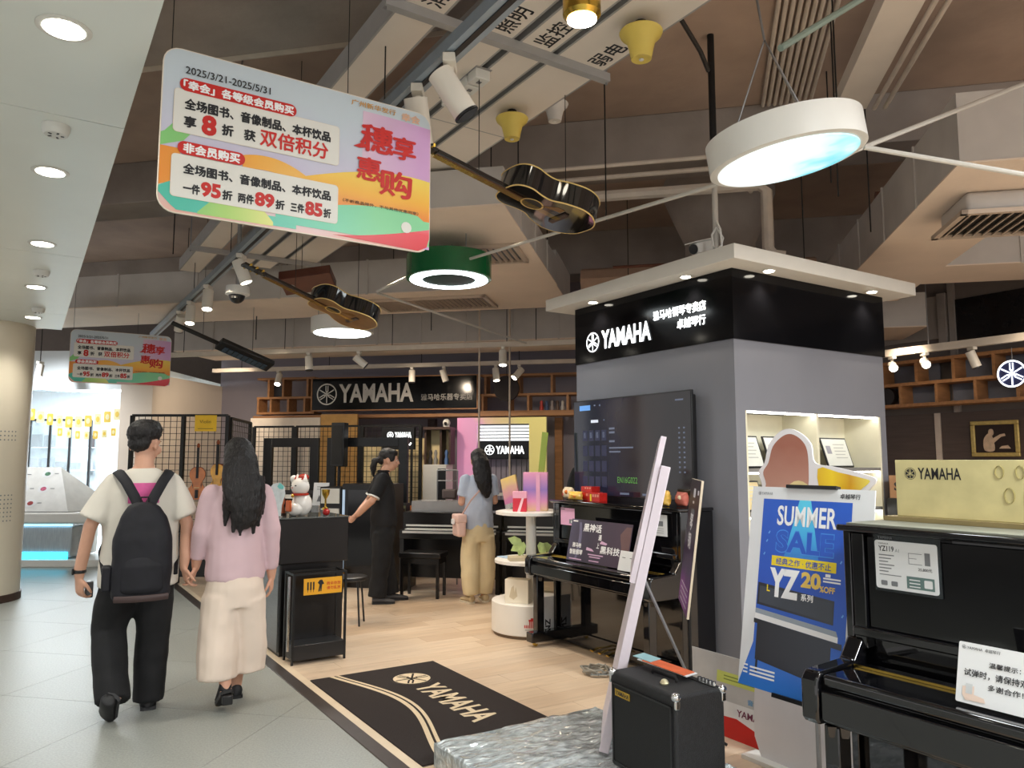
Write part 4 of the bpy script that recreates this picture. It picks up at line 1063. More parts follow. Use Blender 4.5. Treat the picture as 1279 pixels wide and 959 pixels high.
for j in range(ny):
    for i in range(nx):
        a = j * (nx + 1) + i; fcs.append((a, a + 1, a + nx + 2, a + nx + 1))
mb.add(vs, fcs); mb.build('film_top', FILM, t, smooth=50)
def skirt(p, q, n=40):
    mb = MB(); vs = []; fcs = []
    p, q = Vector(p), Vector(q); nn = (q - p).cross(Vector((0, 0, 1))).normalized()
    for k in range(n + 1):
        for h in range(6):
            b = p + (q - p) * k / n; z = .108 * h / 5
            b = b + nn * (.008 * mnoise.noise(Vector((b.x * 14, b.y * 14, z * 60))))
            vs.append((b.x, b.y, z + .001))
    for k in range(n):
        for h in range(5):
            a = k * 6 + h; fcs.append((a, a + 6, a + 7, a + 1))
    mb.add(vs, fcs).build('film_side', FILM, t, smooth=60)
skirt((0, -Dp_, 0), (0, 0, 0)); skirt((0, 0, 0), (Wp_, 0, 0)); skirt((Wp_, 0, 0), (Wp_, -Dp_, 0))
MB().box(.015, Wp_ - .015, -Dp_ + .015, -.015, .004, .10).build('carton', mat('dark_carton', s(96, 92, 86), .7, var=.1), t)

AMPM = mat('black_tolex', (.014, .014, .015), .5, var=.3, scale=60, bump=.4, bscale=260)
t = thing('guitar_amplifier', 'black guitar amplifier with silver corner caps standing on the wrapped package', 'amplifier', (.45, 3.60, .132), -62)
aw, ad, ah = .455, .265, .415                                              # local: x from the far corner to the near one, front -y, depth +y
MB().box(0, aw, 0, ad, 0, ah).build('cabinet', AMPM, t, bevel=.014, seg=3)
GR = mat('grille_cloth', s(30, 30, 30), .8, var=.4, scale=300)
MB().box(.03, aw - .03, -.004, .002, .03, ah - .055).build('grille_cloth', GR, t)
for a_ in (rect(.022, .03, .022, ah - .047), rect(aw - .03, aw - .022, .022, ah - .047), rect(.022, aw - .022, ah - .055, ah - .047), rect(.022, aw - .022, .022, .03)):
    MB().prism(a_, -.008, .0).build('grille_frame', BLACK, t)
bd = MB().box(.045, .155, -.007, -.004, ah - .10, ah - .07).build('badge', BRASS, t)
text('YAMAHA', .053, .147, ah - .095, ah - .076, INK, t, -.0075, bold=.01)
for x_ in (0, aw):
    for y_ in (0, ad):
        cx, cy = (x_ + (.008 if x_ == 0 else -.008)), (y_ + (.008 if y_ == 0 else -.008))
        c = MB().ball((cx, cy, ah - .008), .021, .021, .019, 12, 8).build('corner_cap', CHROME, t)
        dx_ = 1 if x_ == 0 else -1
        MB().box(min(cx, cx - dx_ * .014), max(cx, cx - dx_ * .014), cy - .012, cy + .012, ah - .055, ah - .012).build('cap_tongue', CHROME, c, bevel=.004)
MB().box(.10, aw - .02, ad - .045, ad - .015, ah, ah + .004).build('control_panel', BLACKMET, t)
for k in range(5): MB().lathe([(.010, 0), (.009, .016)], 12, (.335 + k * .022, ad - .03, ah + .004)).build('knob', CHROME, t)
MB().tube([(.14, .13, ah + .004), (.15, .13, ah + .02), (.30, .13, ah + .02), (.31, .13, ah + .004)], [(.012, .004)] * 4, 8).build('handle', BLACK, t)
# papers on the amplifier
M0 = Matrix.Translation((.45, 3.60, .132)) @ Matrix.Rotation(R(-62), 4, 'Z')
t = thing('leaflet', 'orange and pale blue folded leaflet on top of the guitar amplifier', 'leaflet'); t.matrix_world = M0 @ Matrix.Translation((.17, .18, ah + .030)) @ Matrix.Rotation(R(14), 4, 'Z') @ Matrix.Rotation(R(5), 4, 'Y')
MB().box(-.13, .14, -.035, .045, 0, .004).build('lower_fold', PAPER, t)
MB().box(-.10, .13, -.04, .04, .0045, .007).build('orange_page', mat('orange_print', s(214, 100, 56), .4, var=.15, scale=20), t)
MB().box(-.16, -.06, -.03, .05, .0075, .010).build('blue_page', mat('pale_blue_print', s(150, 190, 196), .4, var=.1), t)
t = thing('jack_plug', 'round pale plug lying before the leaflet on the guitar amplifier', 'plug'); t.matrix_world = M0 @ Matrix.Translation((.30, .07, ah + .001))
MB().lathe([(.018, 0), (.02, .006), (.012, .018), (.004, .022)], 16).build('plug_body', mat('pale_gold', s(206, 196, 160), .3, metal=.6), t)

# door mat
MATM = mat('mat_pile', s(44, 36, 34), .95, var=.3, scale=120, bump=.6, bscale=300)
CREAMP = mat('mat_cream', s(208, 190, 160), .9, var=.1, scale=120)
t = thing('door_mat', 'black door mat with cream emblem, lettering and a double wave line', 'mat', tuple(Vector((-1.407, 5.347, 0)) + V * .035), AU)
MB().box(0, .935, -1.735, 0, .001, .010).build('mat_body', MATM, t, bevel=.003)
# top-view print: text box x -> along -U, z -> across V
Mm = Matrix(((0, 0, 1, 0), (-1, 0, 0, 0), (0, -1, 0, 0), (0, 0, 0, 1)))      # (x,y,z) -> (z, -x, -y)
forks(.34, .60, .145, CREAMP, t, y=-.0108, M=Mm)
flat([(.34 + .145 * math.cos(a * math.pi / 18), .60 + .145 * math.sin(a * math.pi / 18)) for a in range(36)], CREAMP, t, -.0104, 'emblem_disc', Mm)
for ch in list(t.children):
    if ch.name.startswith('emblem') and not ch.name.startswith('emblem_disc'): ch.data.materials[0] = MATM
text('YAMAHA', .52, 1.34, .52, .71, CREAMP, t, -.0106, bold=.026, M=Mm)
def wave(o, wdt, n=40):
    f = lambda q: .27 + o - .17 * math.cos(q * 2.6 + .1) * -1 * (1 - .25 * q) - .12
    ps = [(1.72 * k / n, .20 + o + .12 * math.sin(1.72 * k / n * 2.75 - .6)) for k in range(n + 1)]
    return [(x, z) for x, z in ps] + [(x, z + wdt) for x, z in reversed(ps)]
flat(wave(0, .03), CREAMP, t, -.0106, 'wave_line', Mm); flat(wave(.045, .022), CREAMP, t, -.0106, 'wave_line', Mm)

# ================================================================ BLACK CABINET, UMBRELLA STAND
CB = Vector((-1.80, 5.99, 0))
t = thing('reception_cabinet', 'black two-tier reception cabinet with a lucky cat on it', 'cabinet', CB, AU)
MB().box(0.02, .52, .01, .47, 0, .70).build('lower_body', SATIN, t, bevel=.004)
MB().box(-.045, .54, -.04, .50, .70, 1.045).build('upper_body', SATIN, t, bevel=.006)
MB().box(-.05, .545, -.045, .505, 1.045, 1.055).build('glass_top', mat('smoked_glass', s(96, 100, 98), .06, var=.05), t, bevel=.002)
MB().box(.005, .019, .03, .45, .03, .69).build('side_reflection', mat('pale_reflection', s(128, 130, 130), .32, metal=.5, var=.08, stretch=(1, 1, 12)), t)  # pale sheet painting a reflection on the black lower side
MB().box(-.052, -.046, .0, .46, .73, 1.02).build('side_reflection', mat('blue_reflection', s(120, 140, 176), .2, metal=.6, var=.05), t)  # bluish reflection on the upper side, put in as a coloured sheet
US = Vector((-1.64, 5.745, 0)) + V * .028
t = thing('umbrella_stand', 'black umbrella stand with a yellow pictogram sign before the cabinet', 'umbrella stand', US, AU)
for x in (0, .40):
    for y in (0, .20):
        MB().box(x - .008, x + .008, y - .008, y + .008, 0.001, .66).build('post', BLACKMET, t)
MB().box(0, .40, -.008, .208, .03, .14).build('drip_tray', BLACK, t, bevel=.004)
MB().box(.01, .39, .195, .2, .14, .64).build('back_plate', SATIN, t)
for y in (0, .2):
    MB().box(0, .40, y - .006, y + .006, .645, .66).build('top_rail', BLACKMET, t)
for x in (0, .40):
    MB().box(x - .006, x + .006, 0, .2, .645, .66).build('top_rail', BLACKMET, t)
MB().box(-.035, -.02, .02, .035, .1, .64).build('steel_rod', CHROME, t)
MB().box(.07, .365, -.014, -.009, .50, .62).build('pictogram_sign', mat('yellow_sign', s(232, 168, 40), .4, var=.03), t)
for k in range(3):
    flat(rrect(.095 + k * .022, .107 + k * .022, .535, .595, .005), INK, t, -.0145); flat(rect(.099 + k * .022, .103 + k * .022, .52, .54), INK, t, -.0145)
flat([(.18, .52), (.19, .57), (.175, .585), (.19, .605), (.21, .605), (.225, .575), (.21, .57), (.205, .52), (.198, .52), (.196, .55), (.192, .52)], INK, t, -.0145)
for z in (.563, .53): text('雨伞存放' if z > .55 else '请勿乱放', .245, .355, z, z + .024, REDINK, t, -.0145, bold=.01)

# things on the cabinet
def on_cab(x, y, z=1.056): return CB + V * x + U * y + Vector((0, 0, z))
CATW = mat('glazed_white', s(238, 234, 228), .18, var=.02, coat=.3)
CATR = mat('glazed_red', s(176, 52, 36), .25, var=.1)
t = thing('lucky_cat', 'white beckoning cat figurine with red collar and ears on the cabinet', 'figurine', on_cab(.20, .14, 1.064), -40)
bd = MB(); bd.ball((0, .01, .085), .085, .08, .095, 20, 12); bd.ball((-.0, -.055, .05), .075, .05, .055, 16, 10)
bd.ball((-.0, -.01, .225), .082, .07, .072, 20, 12)
bd.cyl((-.075, -.0, .20), (-.085, -.01, .28), .03, .026); bd.ball((-.086, -.015, .285), .03, .028, .032)
b = bd.build('body', CATW, t, smooth=80)
for sx in (-1, 1):
    e = MB().cyl((sx * .045, -.005, .275), (sx * .055, -.0, .325), .03, .004, 10).build('ear', CATW, t, smooth=80)
    MB().cyl((sx * .047, -.018, .282), (sx * .054, -.014, .312), .016, .003, 8).build('inner_ear', CATR, e)
    MB().ball((sx * .03, -.075, .235), .011, .006, .005, 10, 6).build('eye', INK, t)
MB().tube([(.062 * math.cos(k * math.pi / 8), -.01 + .06 * math.sin(k * math.pi / 8), .165) for k in range(17)], .010, 8).build('collar', CATR, t)
MB().ball((0, -.078, .155), .016, .014, .016).build('bell', BRASS, t)
MB().ball((0, -.085, .218), .008, .006, .006).build('nose', mat('pink_nose', s(206, 130, 120), .4), t)
MB().box(-.035, .035, -.122, -.106, .03, .12).build('gold_coin_plaque', mat('red_gold', s(196, 92, 40), .3, metal=.3), t, bevel=.01)
MB().ball((.0, .02, .30), .05, .04, .03, 14, 8).build('red_bow', CATR, t)
t = thing('fortune_ornament', 'small red and gold ornament beside the lucky cat', 'ornament', on_cab(.075, .25), AU)
MB().lathe([(.03, 0), (.035, .03), (.02, .08), (.03, .11), (.024, .15), (.008, .17)], 14).build('figure', mat('copper_red', s(170, 92, 60), .35, metal=.3, var=.2, scale=30), t, smooth=60)
MB().lathe([(.04, 0), (.04, .02)], 14).build('base', DARKWOOD, t)
t = thing('acrylic_stand', 'pale translucent acrylic standee beside the lucky cat', 'standee', on_cab(.0, .12), AU - 10)
MB().prism([(-.03, .005), (-.035, .08), (-.065, .12), (-.06, .17), (-.07, .21), (-.03, .26), (.02, .27), (.055, .24), (.065, .18), (.05, .13), (.04, .09), (.035, .005)], -.003, .003).build('cut_out', mat('pale_acrylic', s(206, 214, 214), .2, var=.12, scale=25), t)
flat([(.0, .24), (.02, .268), (.052, .24), (.045, .215), (.015, .22)], mat('teal_print', s(110, 196, 190), .3), t, -.004)
MB().lathe([(.045, 0), (.045, .006)], 20).build('base', ACRYL, t)
t = thing('red_pot', 'little shiny red ornament on the cabinet edge', 'ornament', on_cab(.385, .06), AU)
MB().ball((0, 0, .028), .03, .03, .028, 16, 10).build('bowl', mat('lacquer_red', s(170, 24, 24), .12, coat=.5), t, smooth=80)
MB().lathe([(.006, .05), (.012, .06), (.004, .07)], 10).build('lid_knob', BRASS, t)
t = thing('trophy', 'small golden trophy with a clear stem on the cabinet', 'trophy', on_cab(.46, .30), AU)
MB().lathe([(.025, 0), (.025, .05), (.008, .055), (.008, .12), (.03, .16), (.035, .2), (.03, .2)], 16).build('cup', BRASS, t, smooth=60)
MB().box(-.03, .03, -.03, .03, 0, .03).build('plinth', BLACK, t)

# ================================================================ RIGHT-HAND PIANO AND ITS SIGNS
RP = Vector((1.985, 2.60, 0))
rp = upright('black upright piano with a price card and a notice, before the sale poster', RP, ANG, 1.5, 1.25, kb=(.55, .735))
MB().box(-.74, .74, -.31, -.02, 1.2505, 1.256).build('dust_cloth', mat('grey_green_cloth', s(132, 132, 118), .6, var=.06), rp)
M_R = lambda x, y, z: Matrix.Translation(RP) @ Matrix.Rotation(R(ANG), 4, 'Z') @ Matrix.Translation((x, y, z))
t = thing('price_card', 'rounded white price card in a clear holder on the upper panel of the piano', 'price card'); t.matrix_world = M_R(-.62, -.312, 1.022)
MB().prism(rect(-.006, .246, -.01, .198), 0, .002).build('clear_holder', mat('holder_film', s(70, 76, 78), .1, alpha=.5), t, smooth=None)
MB().prism(rrect(.0, .236, .0, .178, .010), -.003, -.0005).build('card', PAPER, t, smooth=None)
text('YZ119', .015, .075, .138, .158, INK, t, -.0035, bold=.02); text('A1', .08, .095, .138, .150, GREYINK, t, -.0035)
text('YAMAHA', .015, .055, .163, .169, INK, t, -.0035); text('YAMAHA', .012, .07, .182, .193, GREYINK, t, -.0005 - .0005)
for k in range(6): flat(rect(.015, .075 - .012 * (k % 3), .122 - k * .012, .126 - k * .012), GREYINK, t, -.0035)
flat(rect(.015, .10, .050, .053), GREYINK, t, -.0035)
for a_ in (rect(.13, .16, .12, .122), rect(.13, .132, .10, .14), rect(.13, .18, .138, .14), rect(.13, .18, .1, .102), rect(.19, .21, .10, .145)): flat(a_, GREYINK, t, -.0035)
text('25,800元', .165, .215, .078, .090, INK, t, -.0035, bold=.01)
flat(rect(.12, .222, .012, .056), mat('teal_grey_print', s(96, 120, 116), .4), t, -.0035); flat(rrect(.185, .215, .02, .048, .004), PAPER, t, -.0042)
for k in range(3): flat(rect(.13, .17, .018 + k * .012, .022 + k * .012), PAPER, t, -.0042)
for x_ in (.02, .06): flat(rrect(x_, x_ + .025, .012, .03, .004), GREYINK, t, -.0035)
t = thing('notice_board', 'white notice asking players to keep hands clean, on the piano fallboard', 'notice'); t.matrix_world = M_R(-.235, -.53, .74) @ Matrix.Rotation(R(-14), 4, 'X')
MB().prism(rrect(0, .40, 0, .185, .006), 0, .004).build('board', PAPER, t, smooth=None)
forks(.017, .170, .006, INK, t); text('YAMAHA  卓越琴行', .026, .125, .164, .175, INK, t)
text('温馨提示：', .095, .185, .120, .136, INK, t, bold=.01); text('试弹时，请保持双手整洁，', .022, .285, .083, .105, INK, t, bold=.01); text('多谢合作！', .095, .195, .052, .070, INK, t, bold=.01)
flat([(.02, .05), (.055, .055), (.055, .03), (.085, .025), (.09, .012), (.03, .01), (.02, .025)], mat('peach_print', s(230, 206, 190), .5), t); flat(rect(.03, .05, .03, .06), mat('light_grey_print', s(200, 202, 202), .5), t, -.002)
# gold panel standing on the lid
GOLDP = mat('gold_panel', s(204, 192, 138), .3, var=.1, scale=9, metal=.1)
t = thing('gold_panel', 'pale gold panel with black lettering standing on the piano lid', 'panel'); t.matrix_world = M_R(-.69, -.035, 1.257)
MB().box(0, 1.38, 0, .03, .018, .245).build('panel', GOLDP, t, bevel=.002)
MB().box(-.03, 1.4, -.05, .034, 0, .018).build('base_strip', mat('gold_base', s(140, 124, 84), .35, metal=.3), t)
forks(.063, .19, .022, INK, t, -.0014); flat([(.063 + .024 * math.cos(a * math.pi / 12), .19 + .024 * math.sin(a * math.pi / 12)) for a in range(24)], INK, t, -.0008, 'emblem_disc')
for ch in list(t.children):
    if ch.name.startswith('emblem') and 'disc' not in ch.name: ch.data.materials[0] = GOLDP
text('YAMAHA', .095, .262, .168, .214, INK, t, -.001, bold=.015)
OLV = mat('olive_print', s(150, 138, 86), .35)

for k in range(5):
    for z_, r_ in ((.20, .024), (.115, .028)):
        x_ = .40 + k * .07 + (.03 if z_ < .15 else 0)
        MB().tube([(x_ + r_ * .6 * math.cos(a * math.pi / 8), -.001, z_ + r_ * math.sin(a * math.pi / 8)) for a in range(17)], [(.004, .0008)] * 17, 6, ref=(0, 1, 0)).build('faint_ring_print', OLV, t)

# ================================================================ SALE POSTER, STANDEE, SMALL BANNER
PT = Vector((1.18, 3.75, 0)); pb_ = PT - V * .15
t = thing('poster_stand', 'blue SUMMER SALE poster in a white frame before the shelves', 'poster stand')
t.matrix_world = board_frame(Vector((pb_.x, pb_.y, .47)), -U, 9.4)
pw, ph = .635, .917
MB().prism(rect(0, pw, 0, ph), 0, .006).build('board', PAPER, t, smooth=None)
BLUEP = gradmat('poster_blue', [(0, s(54, 128, 214)), (.25, s(46, 104, 200)), (.6, s(34, 82, 186)), (1, s(40, 92, 196))], 2, 0, .9, wob=.15)
flat(rect(.07, pw - .10, .0, .86), BLUEP, t, -.0008); flat([(.0, .0), (.07, .0), (.07, .20)], BLUEP, t, -.0008)
CY = gradmat('poster_cyan', [(0, s(36, 86, 190)), (.5, s(70, 176, 230)), (1, s(96, 210, 240))], 2, .55, .86)
flat([(.20, .58), (.39, .58), (.33, .86), (.27, .86)], CY, t, -.0011)
text('SUMMER', .155, .465, .74, .832, WHITEINK, t, -.0018, bold=.022)
OUT = mat('outline_blue', s(70, 140, 222), .4)
text('SALE', .155, .46, .615, .722, OUT, t, -.0014, bold=.05); text('SALE', .159, .456, .62, .717, BLUEP, t, -.0018, bold=.03)
flat(rect(.14, .475, .555, .60), YELINK, t, -.0014); text('经典之作 · 优惠不止', .165, .45, .562, .592, mat('ink_blue', s(40, 80, 170), .4), t, -.0018, bold=.01)
text('YZ', .135, .295, .415, .545, WHITEINK, t, -.0018, bold=.05); text('L', .125, .143, .435, .465, YELINK, t, -.0022, bold=.02); text('系列', .31, .37, .418, .448, WHITEINK, t, -.0018, bold=.02)
text('20', .305, .405, .475, .545, mat('gold_print', s(230, 196, 96), .4), t, -.0018, bold=.05); text('%OFF', .40, .475, .468, .495, MATS['gold_print'], t, -.0018, bold=.03)
for z in (.512, .525): flat(rect(.415, .50, z, z + .007), WHITEINK, t, -.0018)
flat(rect(.425, .45, .535, .548), WHITEINK, t, -.0018)
PIN = gradmat('print_piano', [(0, s(24, 26, 34)), (1, s(60, 66, 78))], 0, .1, .6)
flat([(.075, .47), (.475, .44), (.475, .34), (.075, .37)], PIN, t, -.0012); flat([(.085, .455), (.465, .43), (.465, .35), (.085, .38)], mat('print_grey', s(58, 64, 74), .3), t, -.0014)
flat([(.07, .33), (.50, .295), (.50, .272), (.07, .305)], WHITEINK, t, -.0014); flat([(.07, .352), (.49, .318), (.5, .295), (.07, .33)], mat('print_silver', s(150, 160, 170), .3), t, -.0014)
flat([(.065, .305), (.52, .27), (.52, .245), (.065, .285)], PIN, t, -.0015); flat([(.085, .285), (.47, .255), (.47, .08), (.085, .125)], PIN, t, -.0012)
for x_ in (.09, .44): flat(rect(x_, x_ + .012, .07, .27), PIN, t, -.0013)
for k in range(3):
    flat(rect(.025, .05, .055 + k * .016, .062 + k * .016), WHITEINK, t, -.0016); flat(rect(.062, .2, .05 + k * .016, .058 + k * .016), WHITEINK, t, -.0016)
for k, (x_, z_) in enumerate(((.10, .66), (.49, .60), (.51, .38), (.09, .60), (.11, .70), (.50, .70))): flat([(x_, z_), (x_ + .008, z_ + .012), (x_ + .012, z_ + .008), (x_ + .006, z_ - .003)], mat('confetti', s(110, 170, 230), .4), t, -.0014)
forks(.045, .885, .008, INK, t); text('YAMAHA', .056, .12, .878, .892, GREYINK, t); text('卓越琴行', .475, .57, .875, .897, INK, t, bold=.01)
MB().box(.2, .46, -.014, .02, ph - .004, ph + .012).build('top_clip', BLACK, t); MB().box(.2, .46, -.014, .02, -.014, .004).build('bottom_clip', BLACK, t)
e_ = Vector((pw / 2, .02, .75)) + Vector((0, math.sin(R(9.4)), -math.cos(R(9.4)))) * 1.195      # straight down to the floor
MB().cyl((pw / 2, .02, .75), e_, .011, n=8).build('stand_pole', GREYM, t)
MB().box(pw / 2 - .03, pw / 2 + .03, .006, .03, .70, .78).build('pole_bracket', GREYM, t)
MB().box(-.18, .18, -.10, .10, -.010, .008, Matrix.Translation(e_) @ Matrix.Rotation(R(9.4), 4, 'X')).build('stand_foot', GREYM, t)

SB = Vector((1.184, 4.041, 0)) + V * .03
t = thing('cut_out_standee', 'white life-size cut-out board with a golden horn, behind the sale poster', 'standee')
t.matrix_world = board_frame(SB, -U, 0)
outl = spline([(.08, .02), (.06, .5), (.04, .9), (.10, 1.25), (.14, 1.36), (.12, 1.44), (.16, 1.49), (.19, 1.58), (.26, 1.645), (.33, 1.655), (.40, 1.62), (.44, 1.57), (.455, 1.49), (.56, 1.47), (.72, 1.435), (.765, 1.41), (.72, 1.36), (.66, 1.28), (.60, 1.2), (.62, .8), (.60, .4), (.56, .02)], 4)
MB().prism([(p.x, max(p.y, .003)) for p in outl], 0, .008).build('board', mat('standee_white', s(228, 224, 224), .45, var=.02), t, smooth=None)
flat([(p.x, p.y) for p in spline([(.145, 1.30), (.165, 1.38), (.15, 1.44), (.185, 1.49), (.215, 1.57), (.275, 1.62), (.33, 1.63), (.385, 1.60), (.415, 1.55), (.42, 1.46), (.41, 1.36), (.36, 1.27), (.22, 1.26)], 4)], gradmat('plain_tan_patch', [(0, s(226, 204, 196)), (.45, s(188, 140, 120)), (1, s(158, 98, 78))], 2, 1.24, 1.62, wob=.25, wscale=7), t, -.001, 'plain_tan_patch')
HORN = gradmat('golden_horn_print', [(0, s(214, 160, 20)), (.4, s(240, 206, 30)), (.7, s(206, 150, 20)), (1, s(236, 216, 90))], 0, .44, .74, wob=.1, wscale=9)
flat([(p.x, p.y) for p in spline([(.47, 1.46), (.58, 1.445), (.70, 1.42), (.735, 1.405), (.68, 1.36), (.61, 1.28), (.57, 1.2), (.49, 1.2), (.485, 1.30)], 3)], HORN, t, -.0014, 'golden_horn')
MB().tube([(.36 + .09 * math.cos(a), -.001, 1.26 + .13 * math.sin(a)) for a in [R(20 + 14 * k) for k in range(12)]], [(.012, .001)] * 12, 6).build('horn_tube_print', MATS.get('x') or mat('pale_gold_print', s(216, 196, 140), .4), t)
MB().box(.0, .62, -.055, .055, 0.0, .02).build('base', WHITEPL, t)
BNB = SB + V * .10 + U * .10
t = thing('information_board', 'small grey and lime leaning board by the feet of the standee', 'board')
t.matrix_world = board_frame(Vector((BNB.x, BNB.y, .004)) + U * .42, -U, 6)
MB().prism(rect(0, .62, 0, .42), 0, .006).build('board', mat('grey_card', s(190, 190, 188), .5), t, smooth=None)
flat(rect(.2, .60, .275, .335), mat('lime_print', s(206, 216, 110), .4), t)
for z in (.295, .312): flat(rect(.25, .55, z, z + .006), mat('olive_ink', s(130, 150, 60), .4), t, -.002)
text('体验', .47, .56, .235, .262, YELINK, t, bold=.02); text('音乐课堂', .42, .58, .20, .228, mat('sky_ink', s(110, 160, 200), .4), t, bold=.02)
flat(rect(.2, .61, .0, .185), PAPER, t, -.0016); text('YAMAHA', .35, .57, .125, .16, mat('plum_ink', s(110, 40, 70), .4), t, -.0022, bold=.02); flat([(.2, .0), (.2, .10), (.35, .11), (.47, .08), (.53, .0)], REDINK, t, -.002)
# ================================================================ BACK OF THE SHOP (back-of-shop grid: local x,y)
def W_(x, y, z=0): q = XW * x + YW * y; return Vector((q.x, q.y, z))
def wthing(name, label, cat, group=None): return thing(name, label, cat, (0, 0, 0), AW, group)
# --- wooden cubbies beside and behind the back sign
def cubby(label, x0, x1, y0, rows, posts, base=None, rz=AW):
    t = thing('cubby_shelf', label, 'shelf', base or (0, 0, 0), rz)
    for z in rows: MB().box(x0, x1, y0, y0 + .3, z - .018, z + .018).build('shelf_board', WOOD, t, smooth=None)
    for x, a, b in posts: MB().box(x - .018, x + .018, y0 + .01, y0 + .29, rows[a] + .018, rows[b] - .018).build('divider', WOOD, t, smooth=None)
    return t
cubby('wooden cubby shelf between the cream wall and the back sign', -6.98, -5.92, 11.8, (2.30, 2.56, 2.89), ((-6.96, 0, 1), (-6.72, 0, 1), (-6.4, 0, 1), (-6.1, 0, 1), (-6.77, 1, 2), (-6.5, 1, 2), (-6.05, 1, 2)))
cubby('wooden cubby shelf between the back sign and the booth, over the lavender wall', -3.03, -1.0, 11.8, (2.27, 2.545, 2.86), ((-3.0, 0, 1), (-2.55, 0, 1), (-2.25, 0, 1), (-1.62, 0, 1), (-2.95, 1, 2), (-2.4, 1, 2), (-1.87, 1, 2)))
b = wthing('shelf_beam', 'long wooden beam carrying the back sign', 'beam'); MB().box(-6.98, -1.0, 11.7, 12.1, 2.20, 2.25).build('beam', WOOD, b, smooth=None)
for x, z1, lab in ((-1.85, 2.2, 'tilted wooden post against the lavender wall'), (-4.03, 2.2, 'dark wooden post behind the little lit sign')):
    t = wthing('wooden_post', lab, 'post'); MB().box(x - .06, x + .06, 12.35, 12.5, 0, z1).build('post', WOOD if x > -3 else DARKWOOD, t, smooth=None)
# things on the cubbies
t = wthing('framed_photo', 'dark framed picture in the cubby beside the back sign', 'picture'); MB().box(-6.745, -6.525, 11.95, 11.97, 2.58, 2.78).build('frame', BLACK, t); MB().box(-6.73, -6.54, 11.945, 11.95, 2.595, 2.765).build('print', mat('dark_print', s(40, 40, 46), .4), t)
t = wthing('round_drum', 'round dark cymbal bag hanging over the cubbies by the tall rods', 'drum', None)
MB().tube([(-2.55, 11.55, 2.62), (-2.55, 11.63, 2.62)], [.2, .2], 28).build('bag', mat('dark_leather', s(40, 26, 22), .5), t)
MB().cyl((-2.55, 11.6, 2.8), (-2.55, 11.6, 4.7), .004, n=5).build('hanging_wire', BLACKMET, t)
random.seed(9)
for k in range(5):
    x = -2.05 + k * .085; c = (s(190, 60, 50), s(70, 90, 130), s(150, 140, 140), s(90, 70, 60), s(200, 196, 190))[k]
    t = wthing('figurine', 'small %s figurine in the row on the cubby shelf' % ('red', 'blue', 'grey', 'brown', 'white')[k], 'figurine', 'figurines on the cubby shelf')
    MB().lathe([(.03, 0), (.035, .05), (.02, .09), (.028, .12), (.02, .15), (.005, .16)], 10, (x, 11.9, 2.289)).build('figure', mat('fig%d' % k, c, .4), t)

# --- the black back sign
t = wthing('back_sign', 'wide black sign with silver letters at the back of the shop', 'sign')
SILV = mat('silver_letters', s(206, 200, 190), .3, metal=.3, var=.03)
MB().box(-5.9, -3.06, 11.70, 11.78, 2.33, 2.86).build('sign_box', mat('sign_black', (.004, .004, .005), .12, spec=.3), t, smooth=None)
for a_ in ((-5.92, -3.04, 2.315, 2.333), (-5.92, -3.04, 2.857, 2.875), (-5.92, -5.9, 2.315, 2.875), (-3.06, -3.04, 2.315, 2.875)):
    MB().box(a_[0], a_[1], 11.69, 11.79, a_[2], a_[3]).build('frame', WOOD, t, smooth=None)
forks(-5.635, 2.595, .18, SILV, t, 11.692); text('YAMAHA', -5.42, -4.12, 2.45, 2.76, SILV, t, 11.692, bold=.03); text('雅马哈乐器专卖店', -3.99, -3.13, 2.465, 2.57, mat('dull_silver', s(150, 146, 140), .4), t, 11.692, bold=.015)
# --- pink flowered display frame with a lit window
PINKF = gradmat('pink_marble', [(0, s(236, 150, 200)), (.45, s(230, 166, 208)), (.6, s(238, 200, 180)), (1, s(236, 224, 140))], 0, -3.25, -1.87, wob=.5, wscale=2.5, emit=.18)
t = wthing('display_window', 'pink and yellow marbled frame round a lit display window', 'display')
for a_ in ((-3.25, -2.94, .3, 2.15), (-2.13, -1.87, .3, 2.15), (-2.94, -2.13, 2.055, 2.15)):
    MB().box(a_[0], a_[1], 11.25, 11.32, a_[2], a_[3]).build('marbled_panel', PINKF, t, smooth=None)
MB().box(-2.94, -2.13, 11.60, 11.62, .3, 2.05).build('back_panel', mat('window_dark', s(44, 42, 50), .4), t, smooth=None)
for k in range(5):
    MB().box(-2.93, -2.14, 11.36, 11.40, 1.80 + k * .05, 1.834 + k * .05).build('lit_louvre', mat('lit_louvre', s(236, 240, 244), .4, emit=.8, ecol=(.9, .96, 1)), t, smooth=None)
MB().box(-2.94, -2.13, 11.34, 11.38, 1.53, 1.79).build('fascia', GLOSSB, t, smooth=None)
forks(-2.76, 1.66, .075, GLOWTXT, t, 11.335); text('YAMAHA', -2.66, -2.22, 1.60, 1.72, GLOWTXT, t, 11.335, bold=.03)
for k in range(10):
    MB().box(-2.93 + k * .08, -2.86 + k * .08, 11.5, 11.515 + .02 * (k % 2), .9, 1.52).build('curtain_strip', mat('grey_curtain', s(140, 136, 150), .7, var=.1), t, smooth=None)
MB().box(-2.94, -2.2, 11.1, 11.24, .98, 1.02).build('counter_edge', WHITEPL, t, smooth=None)
